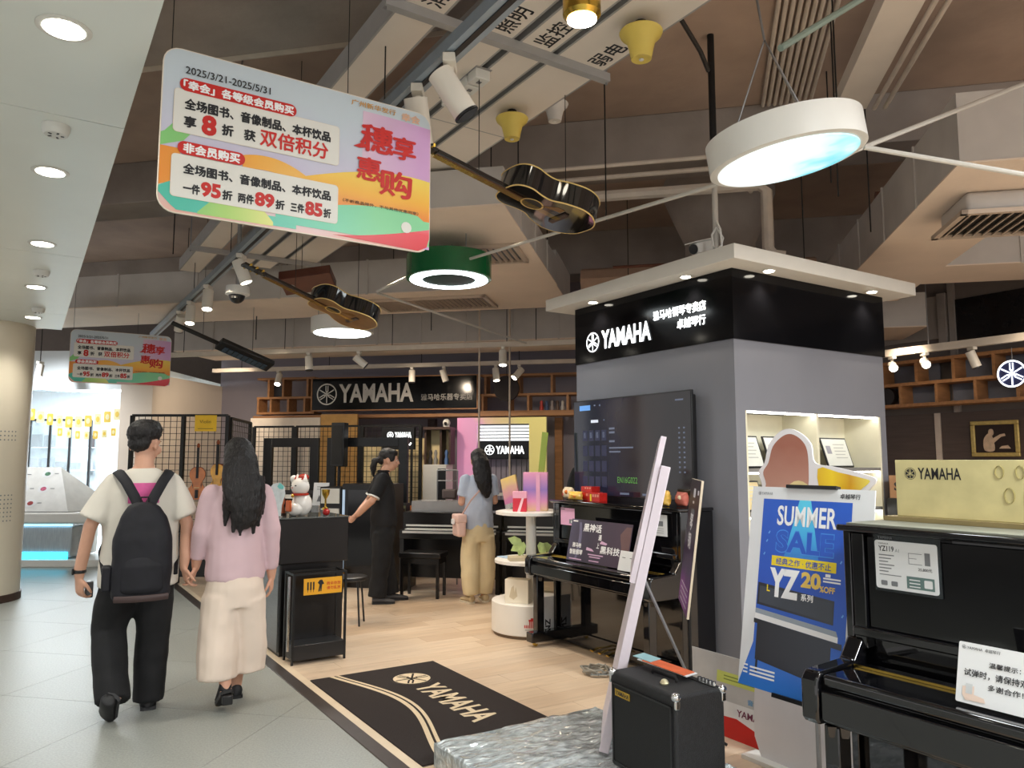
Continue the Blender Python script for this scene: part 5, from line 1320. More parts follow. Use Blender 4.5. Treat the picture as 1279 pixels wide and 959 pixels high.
# --- grid partition with wires
def grid_panel(name, label, base, rz, w, z0, z1, cell=.075, fr=.022, mid=True):
    t = thing(name, label, 'grid panel', base, rz)
    for x in (0, w): MB().box(x - fr, x + fr, -fr, fr, 0, z1).build('post', BLACKMET, t, smooth=None)
    for z in (z0, z1): MB().box(0, w, -fr * .8, fr * .8, z - fr * .7, z + fr * .7).build('rail', BLACKMET, t, smooth=None)
    mb = MB(); n = int(w / cell)
    for k in range(1, n): mb.box(w * k / n - .003, w * k / n + .003, -.003, .003, z0, z1)
    m = int((z1 - z0) / cell)
    for k in range(1, m): mb.box(0, w, -.007, -.003, z0 + (z1 - z0) * k / m - .003, z0 + (z1 - z0) * k / m + .003)
    o = mb.build('wire_mesh', BLACKMET, t, smooth=None); o['kind'] = 'stuff'
    return t
for x0, x1, lab in ((-6.47, -5.796, 'black wire grid panel at the cream wall end of the rear row'), (-5.75, -4.696, 'black wire grid panel behind the tall speaker'), (-4.65, -3.72, 'black wire grid panel behind the little lit sign')):
    grid_panel('grid_panel', lab, W_(x0, 10.9), AW, x1 - x0, .1, 2.025)
# lit paper windows behind the rear grid
LITP = mat('warm_panel', s(236, 218, 170), .6, var=.08, scale=2)
t = wthing('screen_panel', 'long warm cream panel standing behind the rear grid', 'panel'); MB().box(-6.9, -5.65, 11.5, 11.54, 0, 2.2).build('panel', mat('cream_panel', s(232, 220, 206), .7), t, smooth=None)
t = wthing('screen_panel', 'amber wooden panel standing behind the rear grid', 'panel'); MB().box(-5.64, -5.0, 11.5, 11.54, 0, 2.25).build('panel', mat('amber_panel', s(204, 158, 92), .6, var=.1), t, smooth=None)
t = wthing('screen_panel', 'cream paper window panel behind the tall speaker', 'panel'); MB().box(-4.95, -4.30, 11.5, 11.54, 0, 1.85).build('panel', LITP, t, smooth=None)
t = wthing('screen_panel', 'cream paper window panel below the little lit sign', 'panel'); MB().box(-4.28, -3.75, 11.5, 11.54, 0, 1.85).build('panel', LITP, t, smooth=None)
# heavy black open frames in front of the grid
def open_frame(label, x0, x1, y, z0, z1, wd=.13):
    t = wthing('rack_frame', label, 'rack')
    for a_ in ((x0, x0 + wd, z0, z1), (x1 - wd, x1, z0, z1)): MB().box(a_[0], a_[1], y, y + .06, a_[2], a_[3]).build('upright', BLACK, t, bevel=.005)
    MB().box(x0 + wd, x1 - wd, y, y + .06, z1 - wd, z1).build('head_rail', BLACK, t, bevel=.005); MB().box(x0 + wd, x1 - wd, y, y + .06, .0, z0 + .1).build('foot_panel', BLACK, t)
    return t
open_frame('heavy black open rack frame behind the keyboards', -5.78, -4.93, 10.0, 0, 1.82); open_frame('heavy black open rack frame behind the ponytailed assistant', -4.80, -3.60, 10.0, 0, 1.82)
# tall speaker
t = wthing('column_speaker', 'tall slim black speaker standing on the keyboard table', 'speaker'); MB().box(-4.62, -4.43, 9.75, 9.9, 1.42, 2.02).build('cabinet', BLACK, t, bevel=.008); MB().box(-4.60, -4.45, 9.742, 9.75, 1.45, 1.98).build('grille', GR, t); MB().cyl((-4.525, 9.82, .8), (-4.525, 9.82, 1.42), .02).build('stand', BLACKMET, t); MB().box(-4.66, -4.40, 9.72, 9.92, .782, .80).build('base', BLACK, t)
# keyboard table
t = wthing('keyboard_table', 'long black table carrying keyboards before the rack frames', 'table')
MB().box(-5.55, -3.35, 9.35, 9.95, .74, .78).build('table_top', BLACK, t, bevel=.004)
for x in (-5.5, -4.45, -3.4):
    for y in (9.4, 9.9): MB().box(x - .025, x + .025, y - .025, y + .025, 0, .74).build('leg', BLACKMET, t)
MB().box(-5.5, -3.4, 9.88, 9.9, .2, .74).build('modesty_panel', SATIN, t)
def keyboard(label, x0, x1, y0, z, tilt=8, y1=None):
    t = thing('keyboard', label, 'keyboard', W_((x0 + x1) / 2, y0, z), 0); t.rotation_euler = (R(tilt), 0, R(AW)); w = x1 - x0
    MB().box(-w / 2, w / 2, 0, .28, 0, .07).build('body', BLACK, t, bevel=.008)
    n = int(w / .03)
    for k in range(n): MB().box(-w / 2 + .03 + k * (w - .06) / n, -w / 2 + .03 + (k + .9) * (w - .06) / n, -.002, .11, .07, .078).build('white_key', WHITEPL, t, smooth=None)
    MB().box(-w / 2 + .03, w / 2 - .03, .15, .26, .07, .074).build('control_panel', mat('panel_grey', s(50, 52, 56), .4), t)
    return t
keyboard('black keyboard tilted up on the table behind the lucky cat', -5.40, -4.75, 9.42, .93, 22)
keyboard('black keyboard lying on the table beside the tall speaker', -4.35, -3.5, 9.39, .781, 5)
t = wthing('keyboard_stand', 'black stand under the tilted keyboard', 'stand'); MB().box(-5.3, -5.25, 9.45, 9.7, .78, .93).build('foot', BLACKMET, t); MB().box(-4.9, -4.85, 9.45, 9.7, .78, .93).build('foot', BLACKMET, t); MB().box(-5.3, -4.85, 9.45, 9.49, .89, .93).build('bar', BLACKMET, t)
t = thing('leaflet_stand', 'white leaflet with a small drawing standing on the keyboard table', 'leaflet', W_(-4.60, 9.40, .7895), AW); t.rotation_euler = (R(-8), 0, R(AW)); MB().prism(rect(-.11, .11, .12, .42), 0, .004).build('sheet', PAPER, t, smooth=None); MB().box(-.11, .11, -.02, .06, 0, .12).build('holder', ACRYL, t)
for z in (.36, .33): flat(rect(-.06, .06, z, z + .008), GREYINK, t)
flat([(-.05, .17), (-.02, .26), (.01, .2), (.04, .25), (.06, .17)], GREYINK, t)
for k in range(4):
    x = -4.15 + k * .165
    t = wthing('drum_pad', 'small drum pad tray among those on the keyboard table', 'drum pad', 'drum pads on the keyboard table'); MB().box(x, x + .15, 9.72, 9.9, .78, .95 - .02 * (k % 2)).build('body', mat('pad_grey', s(60, 60, 58), .5), t, bevel=.006)
    for q in range(3): MB().box(x + .012 + q * .046, x + .05 + q * .046, 9.715, 9.72, .82, .90).build('pad', mat('pad_olive', s(120, 116, 84), .6), t)
for k, (x, c, nm) in enumerate(((-4.38, s(214, 160, 60), 'amber'), (-3.475, s(206, 120, 60), 'orange'))):
    t = wthing('product_box', '%s product box on the keyboard table' % nm, 'box'); MB().box(x, x + (.12 if k == 0 else .0) + .09, 9.78, 9.90, .78, .90).build('carton', mat('box_' + nm, c, .5, var=.2, scale=12), t, bevel=.002)
# little lit sign on a black stand
t = wthing('lit_sign', 'little black lit sign with white lettering over the rear grid', 'sign')
MB().box(-4.26, -3.76, 10.72, 10.78, 1.66, 1.99).build('sign_box', BLACK, t); text('YAMAHA', -4.06, -3.80, 1.83, 1.92, GLOWTXT, t, 10.715, bold=.02); forks(-4.13, 1.875, .05, GLOWTXT, t, 10.715)
MB().tube([(-4.18 + .02 * k, 10.712, 1.745 + .02 * math.sin(k * 1.7)) for k in range(20)], [(.011, .002)] * 20, 6).build('script_flourish', GLOWTXT, t)
MB().cyl((-4.22, 10.75, 0), (-4.22, 10.75, 1.66), .015).build('stand_pole', BLACKMET, t); MB().cyl((-3.80, 10.75, 0), (-3.80, 10.75, 1.66), .015).build('stand_pole', BLACKMET, t)
# white cupboard and niche with small things
t = wthing('display_cupboard', 'white cupboard with an open dark niche above, beside the pink frame', 'cupboard')
MB().box(-3.66, -3.30, 10.85, 11.2, 0, 1.44).build('cupboard_body', WHITEPL, t, bevel=.004); MB().box(-3.66, -3.28, 11.18, 11.2, 1.44, 1.98).build('niche_back', LITP, t, smooth=None)
for x in (-3.66, -3.42, -3.28): MB().box(x - .015, x + .015, 10.95, 11.18, 1.44, 1.98).build('niche_post', DARKWOOD, t, smooth=None)
MB().box(-3.68, -3.26, 10.9, 11.2, 1.96, 2.0).build('niche_top', DARKWOOD, t, smooth=None); MB().box(-3.43, -3.305, 10.845, 10.85, .05, 1.38).build('dark_door', BLACK, t, smooth=None)
for k, (x, c, nm) in enumerate(((-3.6, s(60, 56, 54), 'dark'), (-3.52, s(150, 146, 140), 'grey'), (-3.35, s(90, 120, 170), 'blue'))):
    t = wthing('figurine', '%s figurine standing in the cupboard niche' % nm, 'figurine'); MB().lathe([(.03, 0), (.035, .07), (.018, .12), (.028, .17), (.018, .21), (.004, .22)], 10, (x, 11.03, 1.441)).build('figure', mat('niche_fig%d' % k, c, .4), t)
t = wthing('security_camera', 'small white round camera above the cupboard niche', 'camera'); MB().ball((-3.33, 10.95, 2.06), .06, .06, .06).build('body', WHITEPL, t); MB().ball((-3.33, 10.90, 2.05), .025, .025, .025).build('lens', BLACK, t); MB().box(-3.37, -3.29, 10.92, 10.98, 2.0, 2.02).build('foot', WHITEPL, t)
t = wthing('security_camera', 'small white round camera under the cubbies', 'camera'); MB().ball((-6.1, 11.9, 2.145), .06, .06, .05).build('body', WHITEPL, t); MB().ball((-6.1, 11.85, 2.125), .028, .028, .028).build('lens', BLACK, t); MB().cyl((-6.1, 11.9, 2.18), (-6.1, 11.9, 2.2), .03).build('foot', WHITEPL, t)
# --- glass cabinet with lit edge beside the assistant
t = wthing('glass_cabinet', 'black glass cabinet with a bright strip behind the assistant', 'cabinet')
MB().box(-3.92, -3.30, 8.62, 9.05, .0, 1.22).build('case', SATIN, t, bevel=.004); MB().box(-3.915, -3.885, 8.61, 8.62, .15, 1.15).build('light_strip', mat('dim_strip', s(150, 170, 190), .3, emit=.5), t)
MB().box(-3.84, -3.36, 8.61, 8.62, .25, 1.15).build('door', mat('black_door_glass', (.01, .01, .012), .08), t)
t = wthing('drawer_unit', 'pale drawer unit standing between the cabinet and the glass case', 'drawer unit')
MB().box(-4.25, -3.97, 8.7, 9.0, .35, 1.18).build('case', SATIN, t, bevel=.004)
for k, z in enumerate((.98, .74, .40)): MB().box(-4.23, -3.99, 8.685, 8.70, z, z + .18).build('drawer_front', mat('pale_drawer', s(200, 198, 190), .4), t)
MB().box(-4.25, -3.97, 8.7, 9.0, 0, .12).build('plinth', SATIN, t); MB().box(-4.25, -3.97, 8.75, 9.0, .12, .35).build('dark_base', SATIN, t)
for k, z in enumerate((.0, .11)):
    t = wthing('yellow_crate', ('lower' if k == 0 else 'upper') + ' of two amber crates on the floor behind the cabinet', 'crate'); MB().box(-4.12, -3.86, 8.42, 8.60, z + .002, z + .108).build('crate', mat('amber_crate', s(214, 160, 64), .5, var=.08), t, bevel=.004); MB().box(-4.06, -3.92, 8.415, 8.42, z + .03, z + .06).build('slot', BLACK, t)
# --- console piano with clear cover, bench
def console(label, x0, x1, y, grp=None):
    t = wthing('digital_piano', label, 'piano')
    MB().box(x0, x1, y + .1, y + .5, .70, .90).build('upper_case', SATIN, t, bevel=.006); MB().box(x0, x1, y - .02, y + .45, .60, .70).build('keybed', SATIN, t, bevel=.006)
    for x in (x0, x1 - .05): MB().box(x, x + .05, y - .0, y + .45, .0, .60).build('side_leg', SATIN, t, bevel=.004)
    MB().box(x0 + .05, x1 - .05, y + .30, y + .33, .12, .60).build('lower_panel', SATIN, t); MB().box(x0 + .04, x1 - .04, y - .026, y - .02, .665, .69).build('bright_edge', mat('pale_strip', s(206, 204, 198), .3), t)
    MB().box(x0 + .04, x1 - .04, y + .095, y + .1, .735, .755).build('bright_edge', MATS['pale_strip'], t)
    n = 40
    for k in range(n): MB().box(x0 + .06 + k * (x1 - x0 - .12) / n, x0 + .06 + (k + .9) * (x1 - x0 - .12) / n, y, y + .095, .70, .712).build('white_key', WHITEPL, t, smooth=None)
    return t
console('long black digital piano with a clear box on top, behind the assistant', -3.14, -1.95, 8.5); console('black digital piano beyond the customer, beside the round display table', -1.92, -.85, 8.5)
t = wthing('clear_box', 'long clear acrylic box lying on the digital piano', 'box')
mb = MB(); mb.box(-3.05, -2.25, 8.65, 8.655, .902, 1.02); mb.box(-3.05, -2.25, 8.95, 8.955, .902, 1.02); mb.box(-3.05, -2.25, 8.65, 8.955, 1.02, 1.025); mb.build('acrylic_shell', mat('frosted_acrylic', s(186, 184, 184), .15, alpha=.55), t, smooth=None)
for x in (-3.05, -2.65, -2.25): MB().box(x - .004, x + .004, 8.65, 8.955, .902, 1.02).build('partition', MATS['frosted_acrylic'], t, smooth=None)
t = wthing('wire_stand', 'thin grey wire stand with a dark bag on the digital piano', 'stand')
for x in (-2.88, -2.62): MB().cyl((x, 9.1, .0), (x, 9.1, 1.38), .008).build('upright', GREYM, t)
MB().cyl((-2.88, 9.1, 1.38), (-2.62, 9.1, 1.38), .008).build('rail', GREYM, t); MB().cyl((-2.88, 9.1, 1.25), (-2.62, 9.1, 1.25), .006).build('rail', GREYM, t); MB().box(-2.80, -2.62, 9.02, 9.09, 1.03, 1.15).build('dark_bag', mat('taupe_cloth', s(90, 78, 76), .7), t, bevel=.02)
def bench(label, x, y, w=.48):
    t = wthing('piano_bench', label, 'bench'); MB().box(x, x + w, y, y + .32, .43, .49).build('seat', SATIN, t, bevel=.012, seg=3); MB().box(x + .02, x + w - .02, y + .02, y + .3, .37, .43).build('apron', SATIN, t)
    for a in (x + .02, x + w - .05):
        for b_ in (y + .02, y + .27): MB().box(a, a + .03, b_, b_ + .03, 0, .37).build('leg', SATIN, t)
    return t
bench('black piano bench before the digital piano, behind the assistant', -3.0, 8.08)
# black stool
t = thing('bar_stool', 'small black round stool on thin legs beside the cabinet', 'stool', (-1.50, 7.2, 0))
MB().lathe([(.15, .40), (.16, .405), (.16, .43), (.15, .435)], 24).build('seat', BLACK, t)
for k in range(4):
    a = R(45 + 90 * k); MB().cyl((.12 * math.cos(a), .12 * math.sin(a), .405), (.16 * math.cos(a), .16 * math.sin(a), .001), .009, n=8).build('leg', BLACKMET, t)
# two tall suspension rods
for x in (-.42, -.03):
    tag(MB().cyl((x, 9.7, 1.3), (x, 9.7, 4.7), .012, n=8).build('suspension_rod', mat('cream_rod', s(214, 196, 176), .5), None), 'thin cream rod hanging down before the pink frame', 'rod', 'cream rods before the pink frame')

# ================================================================ ROUND DISPLAY TABLE AND WHAT IS ON IT
DT = Vector((.17, 6.90, 0)); WL = mat('table_white', s(232, 228, 220), .35, var=.01)
t = thing('display_table', 'white three-tier round display table with a drum base beside the piano', 'table', DT)
MB().lathe([(.33, 0.0), (.33, .02), (.35, .03), (.35, .275), (.345, .28)], 48).build('drum_base', WL, t, smooth=40); MB().lathe([(.335, .0), (.335, .024)], 48).build('plinth', mat('brown_plinth', s(110, 90, 70), .5), t)
MB().cyl((0, 0, .28), (0, 0, 1.02), .045, n=20).build('pole', WL, t); MB().lathe([(.30, .60), (.325, .605), (.325, .63), (.30, .635)], 48).build('middle_disc', WL, t, smooth=40); MB().lathe([(.29, 1.02), (.315, 1.025), (.315, 1.05), (.29, 1.055)], 48).build('top_disc', WL, t, smooth=40)
def drum_print(b, a0, a1, z0, z1, m):
    """a print wrapped on the drum"""
    mb = MB(); n = 10
    for k in range(n):
        p, q = R(a0 + (a1 - a0) * k / n), R(a0 + (a1 - a0) * (k + 1) / n); r_ = .352
        mb.add([(r_ * math.cos(p), r_ * math.sin(p), z0), (r_ * math.cos(q), r_ * math.sin(q), z0), (r_ * math.cos(q), r_ * math.sin(q), z1), (r_ * math.cos(p), r_ * math.sin(p), z1)], [(0, 1, 2, 3)])
    mb.build('printed_logo', m, t, smooth=None)
for k in range(9): drum_print(0, -101 + k * 2.3, -99.6 + k * 2.3, .10, .125 + (.03 if 2 < k < 7 else 0) , REDINK)
drum_print(0, -95, -84, .155, .170, REDINK); drum_print(0, -92, -87, .170, .182, REDINK); drum_print(0, -100, -82, .082, .087, GREYINK)
t = thing('white_box', 'cream gift box with a faint drawing on the drum base', 'box', DT + Vector((-.12, -.17, .281)), -18); MB().box(-.10, .11, -.055, .055, 0, .20).build('carton', mat('cream_carton', s(236, 226, 206), .5, var=.04), t, bevel=.003); flat([(-.06, .05), (-.04, .13), (-.02, .15), (-.01, .09), (.0, .14), (.015, .06), (-.02, .03)], mat('sepia_print', s(206, 190, 160), .5), t, -.0565)
t = thing('small_book', 'thick beige book on the middle tier of the display table', 'book', DT + Vector((-.12, -.17, .636)), 10); MB().box(-.08, .10, -.06, .06, 0, .035).build('cover', mat('beige_cover', s(196, 180, 150), .5), t, bevel=.003); MB().box(-.075, .102, -.058, .058, .005, .03).build('pages', PAPER, t)
t = thing('blue_leaflet', 'pale blue leaflet lying on the middle tier of the display table', 'leaflet', DT + Vector((-.225, .06, .636)), 30); MB().box(-.05, .06, -.08, .08, 0, .003).build('sheet', mat('pale_blue_card', s(176, 204, 230), .4), t)
t = thing('leafy_ornament', 'pale green leaf ornament around the pole of the display table', 'ornament', DT + Vector((0, 0, .636)))
LEAF = mat('pale_leaf', s(196, 216, 140), .5, var=.15, scale=20)
for k, (x, z, a) in enumerate(((-.13, .10, 60), (-.15, .16, 110), (-.09, .078, 20), (.10, .078, -20), (.16, .09, -50))):
    M = Matrix.Translation((x, -.07, z)) @ Matrix.Rotation(R(a), 4, 'Y')
    MB().add([(0, 0, -.06), (.035, -.02, -.01), (.03, -.01, .05), (0, 0, .075), (-.03, .015, .05), (-.035, .02, -.01), (0, -.02, 0)], [(0, 1, 6), (1, 2, 6), (2, 3, 6), (3, 4, 6), (4, 5, 6), (5, 0, 6)], M).build('leaf', LEAF, t, smooth=80)
MB().tube([(.053 * math.cos(k * math.pi / 12), .053 * math.sin(k * math.pi / 12), .008) for k in range(25)], .007, 8).build('base_ring', LEAF, t, smooth=80)
for sx, z1 in ((-1, .10), (1, .08)): MB().tube([(sx * .05, -.02, .008), (sx * .09, -.06, .05), (sx * .13, -.07, z1)], .004, 5).build('stem', LEAF, t)
t = thing('gift_bag', 'small red gift bag on the top tier of the display table', 'bag', DT + Vector((-.10, -.17, 1.056)), -8); MB().box(-.06, .06, -.03, .03, 0, .14).build('bag', mat('bag_red', s(206, 48, 66), .4, var=.1), t, bevel=.003); MB().box(-.061, .061, -.031, .031, .115, .175).build('bag_top', mat('bag_pink', s(238, 170, 190), .4), t, bevel=.003); flat([(-.02, .0), (.005, .0), (.04, .12), (.02, .12)], mat('ribbon_pink', s(244, 200, 206), .4), t, -.032)
t = thing('display_box', 'pink and lilac display box with a tall green strip, on the top tier', 'box', DT + Vector((.05, -.06, 1.056)), -8); MB().box(-.115, .10, -.05, .05, 0, .34).build('carton', gradmat('lilac_pink', [(0, s(230, 196, 150)), (.25, s(226, 150, 190)), (.55, s(150, 120, 190)), (1, s(236, 160, 190))], 2, 0, .34), t, bevel=.003)
MB().box(.0, .035, -.056, -.05, .0, .33).build('pink_band', mat('band_pink', s(232, 170, 196), .5), t); MB().box(-.02, .035, -.02, -.005, .34, .70, Matrix.Rotation(R(6), 4, 'Y')).build('green_strip', mat('olive_strip', s(140, 156, 66), .5), t)
t = thing('magazine', 'yellow magazine leaning out on the top tier of the display table', 'magazine', DT + Vector((-.205, .03, 1.068)), -30); t.rotation_euler = (R(-10), R(-18), R(-30)); MB().box(-.02, .14, -.01, .01, .04, .28).build('cover', gradmat('mag_print', [(0, s(226, 200, 60)), (.5, s(200, 170, 120)), (1, s(180, 110, 150))], 2, .3, .0, wob=.5, wscale=14), t); MB().box(-.02, .14, -.008, .008, .0, .04).build('stand', ACRYL, t)
t = thing('name_board', 'slim white card with dark upright lettering leaning on the drum base', 'board', DT + Vector((.13, -.345, 0)), 33); MB().box(-.075, .075, -.004, .004, .0, .36).build('card', PAPER, t); MB().box(-.075, .075, -.006, -.004, .0, .02).build('foot', GREYM, t)
text('ZN', -.05, .06, .10, .155, INK, t, -.0055, bold=.03, M=Matrix.Translation((.0, 0, .13)) @ Matrix.Rotation(R(90), 4, 'Y') @ Matrix.Translation((0, 0, -.13)))
t = wthing('instrument_bag', 'black rounded instrument bag standing behind the display table', 'instrument bag'); q = [(p.x, p.y) for p in spline([(-1.05, .02), (-1.08, .6), (-1.10, 1.1), (-1.02, 1.42), (-.85, 1.46), (-.68, 1.30), (-.62, 1.0), (-.6, .5), (-.62, .02)], 4)]; MB().prism([(x, max(z, .004)) for x, z in q], 7.75, 7.95).build('bag', mat('black_nylon', (.012, .012, .013), .7, var=.3), t, bevel=.03, seg=3); MB().tube([(-1.0, 7.74, 1.2), (-.9, 7.70, 1.3), (-.8, 7.74, 1.2)], .012).build('handle', BLACK, t)
# loose cables on the floor by the easel board
t = thing('cable_coil', 'tangled grey cable with metal plugs on the floor by the display board', 'cable', (.60, 5.55, 0))
random.seed(4)
MB().tube([(.10 * math.cos(k * .7) * (1 + .3 * math.sin(k * 1.3)), .08 * math.sin(k * .7), .012 + .012 * (k % 4)) for k in range(34)], .008, 6).build('cord', mat('grey_cord', s(150, 146, 136), .4, metal=.3), t, smooth=60)
for k in range(3): MB().cyl((.06 * k - .05, -.08, .015), (.06 * k + .0, -.10, .02), .012, n=8).build('plug', CHROME, t)

# ================================================================ RIGHT-HAND WALL: SHELF, PICTURE, LIT EMBLEM
RS = Vector((4.9, 9.9, 0))
t = thing('cubby_shelf', 'wooden cubby shelf on the dark panelled wall above the framed picture', 'shelf', RS, AU)
for z in (2.20, 2.47, 2.755): MB().box(0, .31, -6, 1.2, z - .02, z + .02).build('shelf_board', WOOD, t, smooth=None)
for k in range(14):
    y = .75 - k * .46; MB().box(.01, .30, y - .018, y + .018, 2.22, 2.45).build('divider', WOOD, t, smooth=None); MB().box(.01, .30, y - .22 - .018, y - .22 + .018, 2.49, 2.735).build('divider', WOOD, t, smooth=None)
for k in range(4): MB().box(.275, .292, -5.8 + k * 1.75, -4.2 + k * 1.75, 2.22, 2.735).build('back_board', mat('shelf_back', s(112, 116, 128), .6), t, smooth=None)
t = thing('round_case', 'dark round instrument case on the cubby shelf beside the booth', 'case', RS, AU)
MB().tube([(.08, .06, 2.332), (.18, .06, 2.332)], [.11, .11], 24).build('case', mat('case_dark', s(36, 30, 30), .5), t)
t = thing('wall_emblem', 'lit round emblem sign hanging before the cubby shelf', 'sign', RS + U * -1.55 + V * -.08 + Vector((0, 0, 2.475)), ANG)
forks(0, 0, .155, GLOWTXT, t, -.03); MB().tube([(0, -.02, 0), (0, .0, 0)], [.155, .155], 32).build('backing', mat('emblem_back', s(60, 66, 110), .4), t)
MB().cyl((0, 0, .15), (0, 0, .3), .004).build('wire', GREYM, t)
RBk = RB
t = thing('framed_picture', 'gold-framed sepia picture of a singer with raised hands on the dark wall', 'picture', RB + U * -1.14 + V * -.05 + Vector((0, 0, 1.76)), ANG)
GF = mat('gilt_frame', s(206, 180, 110), .35, metal=.5, var=.12, scale=30)
fw, fh = .27, .215
for a_ in ((-fw, fw, fh - .05, fh), (-fw, fw, -fh, -fh + .05), (-fw, -fw + .05, -fh + .05, fh - .05), (fw - .05, fw, -fh + .05, fh - .05)): MB().box(a_[0], a_[1], -.03, 0, a_[2], a_[3]).build('frame', GF, t, bevel=.008)
MB().box(-fw + .05, fw - .05, -.012, 0, -fh + .05, fh - .05).build('print', mat('sepia_dark', s(44, 30, 24), .4, var=.2, scale=9), t)
SEP = mat('sepia_light', s(206, 178, 150), .4, var=.15, scale=20)
flat([(p.x, p.y) for p in spline([(-.12, -.14), (-.13, -.02), (-.09, .05), (-.05, .06), (-.02, .0), (-.01, -.14)], 4)], SEP, t, -.0135); flat([(p.x, p.y) for p in spline([(-.07, .06), (-.06, .11), (-.02, .11), (-.01, .06), (-.04, .03)], 4)], SEP, t, -.0137); flat([(-.03, -.0), (.06, .05), (.11, .06), (.12, .03), (.07, .02), (-.01, -.05)], SEP, t, -.0138)
flat([(.04, -.12), (.07, -.09), (.14, -.08), (.17, -.12)], SEP, t, -.0138)
t = thing('brown_carton', 'brown carton with black letters behind the gold panel', 'box', tuple(Vector((3.3, 6.0, 0)) + Vector((0, 0, .0))), ANG); MB().box(-.3, .3, -.15, .15, .0, 1.20).build('stand', BLACK, t); MB().box(-.28, .28, -.14, .14, 1.2, 1.38).build('carton', mat('kraft', s(150, 110, 76), .7, var=.08), t, bevel=.003); text('SU', -.24, -.10, 1.26, 1.33, INK, t, -.142, bold=.03)

# ================================================================ CERTIFICATES IN THE BOOTH NICHE
CF = mat('cert_paper', s(224, 224, 214), .5, var=.03)
cert_lab = ['black-framed certificate on the top shelf, cut off by the niche edge', 'black-framed certificate on the top shelf beside the middle divider', 'black-framed certificate on the top shelf behind the standee', 'black-framed gilded certificate on the second shelf by the niche edge', 'black-framed gilded certificate on the second shelf behind the sale poster', 'black-framed gilded certificate on the second shelf of the far bay', 'black-framed pale certificate on the third shelf by the niche edge']
for k, (x, zs, w, h, pm) in enumerate(((.16, 1.443, .30, .25, CF), (.52, 1.443, .34, .25, CF), (1.22, 1.443, .34, .25, CF), (.17, 1.128, .28, .23, mat('gilt_paper', s(206, 186, 140), .4)), (.52, 1.128, .32, .23, MATS['gilt_paper']), (1.2, 1.128, .32, .23, MATS['gilt_paper']), (.17, .773, .3, .25, CF))):
    t = thing('certificate', cert_lab[k], 'certificate'); t.matrix_world = Matrix.Translation(C0) @ Matrix.Rotation(R(AU), 4, 'Z') @ Matrix.Translation((x, .13, zs + .0035)) @ Matrix.Rotation(R(-18), 4, 'X')
    MB().prism(rect(0, w, 0, h), 0, .012).build('frame', BLACK, t, bevel=.002); flat(rect(.012, w - .012, .012, h - .012), pm, t, -.001, 'certificate_paper')
    flat(rect(.04, .10, h * .45, h * .72), mat('photo_grey', s(150, 148, 156), .4), t, -.002); 
    for q in range(5): flat(rect(.14, w - .05 - .02 * (q % 2), h * .3 + q * .028, h * .3 + .008 + q * .028), mat('pale_ink', s(180, 180, 172), .4), t, -.002)
    MB().box(w * .4, w * .6, .012, .016, .02, h * .8).build('easel_back', BLACK, t)

# ================================================================ VIOLIN CORNER: near grid panels
gp = grid_panel('grid_panel', 'black wire grid panel with the yellow sign, behind the walking man', (-4.74, 9.5, 0), 0, 1.19, .1, 2.06)
MB().box(.62, .66, -.03, .03, .007, 2.06).build('middle_post', BLACKMET, gp, smooth=None)
grid_panel('grid_panel', 'black wire grid panel standing askew beyond the yellow sign', (-3.55, 9.6, 0), 98, 1.25, .1, 2.03)
t = thing('yellow_sign', 'yellow printed card clipped to the top of the grid panel', 'sign', (-3.94, 9.45, 1.86)); MB().prism(rect(-.0, .27, -.0, .20), 0, .004).build('card', mat('yellow_card', s(236, 190, 40), .45), t, smooth=None); flat(rect(.04, .23, .03, .036), INK, t); text('Violin', .06, .2, .10, .14, mat('brown_ink', s(120, 80, 20), .5), t)
def violin(label, loc, rz, sc=1.0, face=mat('violin_varnish', s(186, 104, 36), .25, var=.2, coat=.5), side=mat('violin_side', s(130, 62, 24), .3)):
    t = thing('violin', label, 'violin', loc, rz); t.scale = (sc, sc, sc)
    hv = [(0, 0), (.06, .01), (.10, .06), (.095, .12), (.06, .16), (.055, .20), (.08, .25), (.082, .31), (.05, .355), (.0, .365)]
    q = [(p.x, p.y) for p in spline(hv + [(-x, z) for x, z in reversed(hv[1:-1])], 3)]
    MB().prism(q, -.02, .02).build('body', side, t, bevel=.006); flat([(x * .96, .18 + (z - .18) * .96) for x, z in q], face, t, -.0215, 'front_plate')
    MB().box(-.012, .012, -.035, -.01, .24, .58).build('neck', INK, t); MB().ball((0, -.02, .60), .018, .025, .03).build('scroll', side, t); MB().box(-.025, .025, -.035, -.02, .13, .138).build('bridge', mat('maple', s(220, 190, 130), .4), t); MB().box(-.016, .016, -.04, -.024, .02, .11).build('tailpiece', INK, t)
    for sx in (-1, 1): flat([(sx * .045, .12), (sx * .05, .16), (sx * .043, .20), (sx * .04, .16)], INK, t, -.0225, 'sound_hole')
    return t
violin('bright amber violin hanging on the grid panel between the couple', (-3.62, 9.43, 1.06), -8, 1.1, mat('violin_gold', s(222, 160, 40), .25, var=.25, coat=.5))
violin('dark orange violin hanging beside the amber one', (-3.87, 9.43, 1.02), 12, 1.1)
t = thing('violin_rack', 'low black shelf below the violins', 'rack', (-4.6, 9.35, 0)); MB().box(0, 1.5, -.12, .09, .60, .63).build('shelf', BLACK, t); MB().box(0, .03, -.1, .1, 0, .60).build('leg', BLACKMET, t); MB().box(1.47, 1.5, -.1, .1, 0, .60).build('leg', BLACKMET, t); MB().box(0, 1.5, .07, .09, .1, .60).build('back_board', SATIN, t)

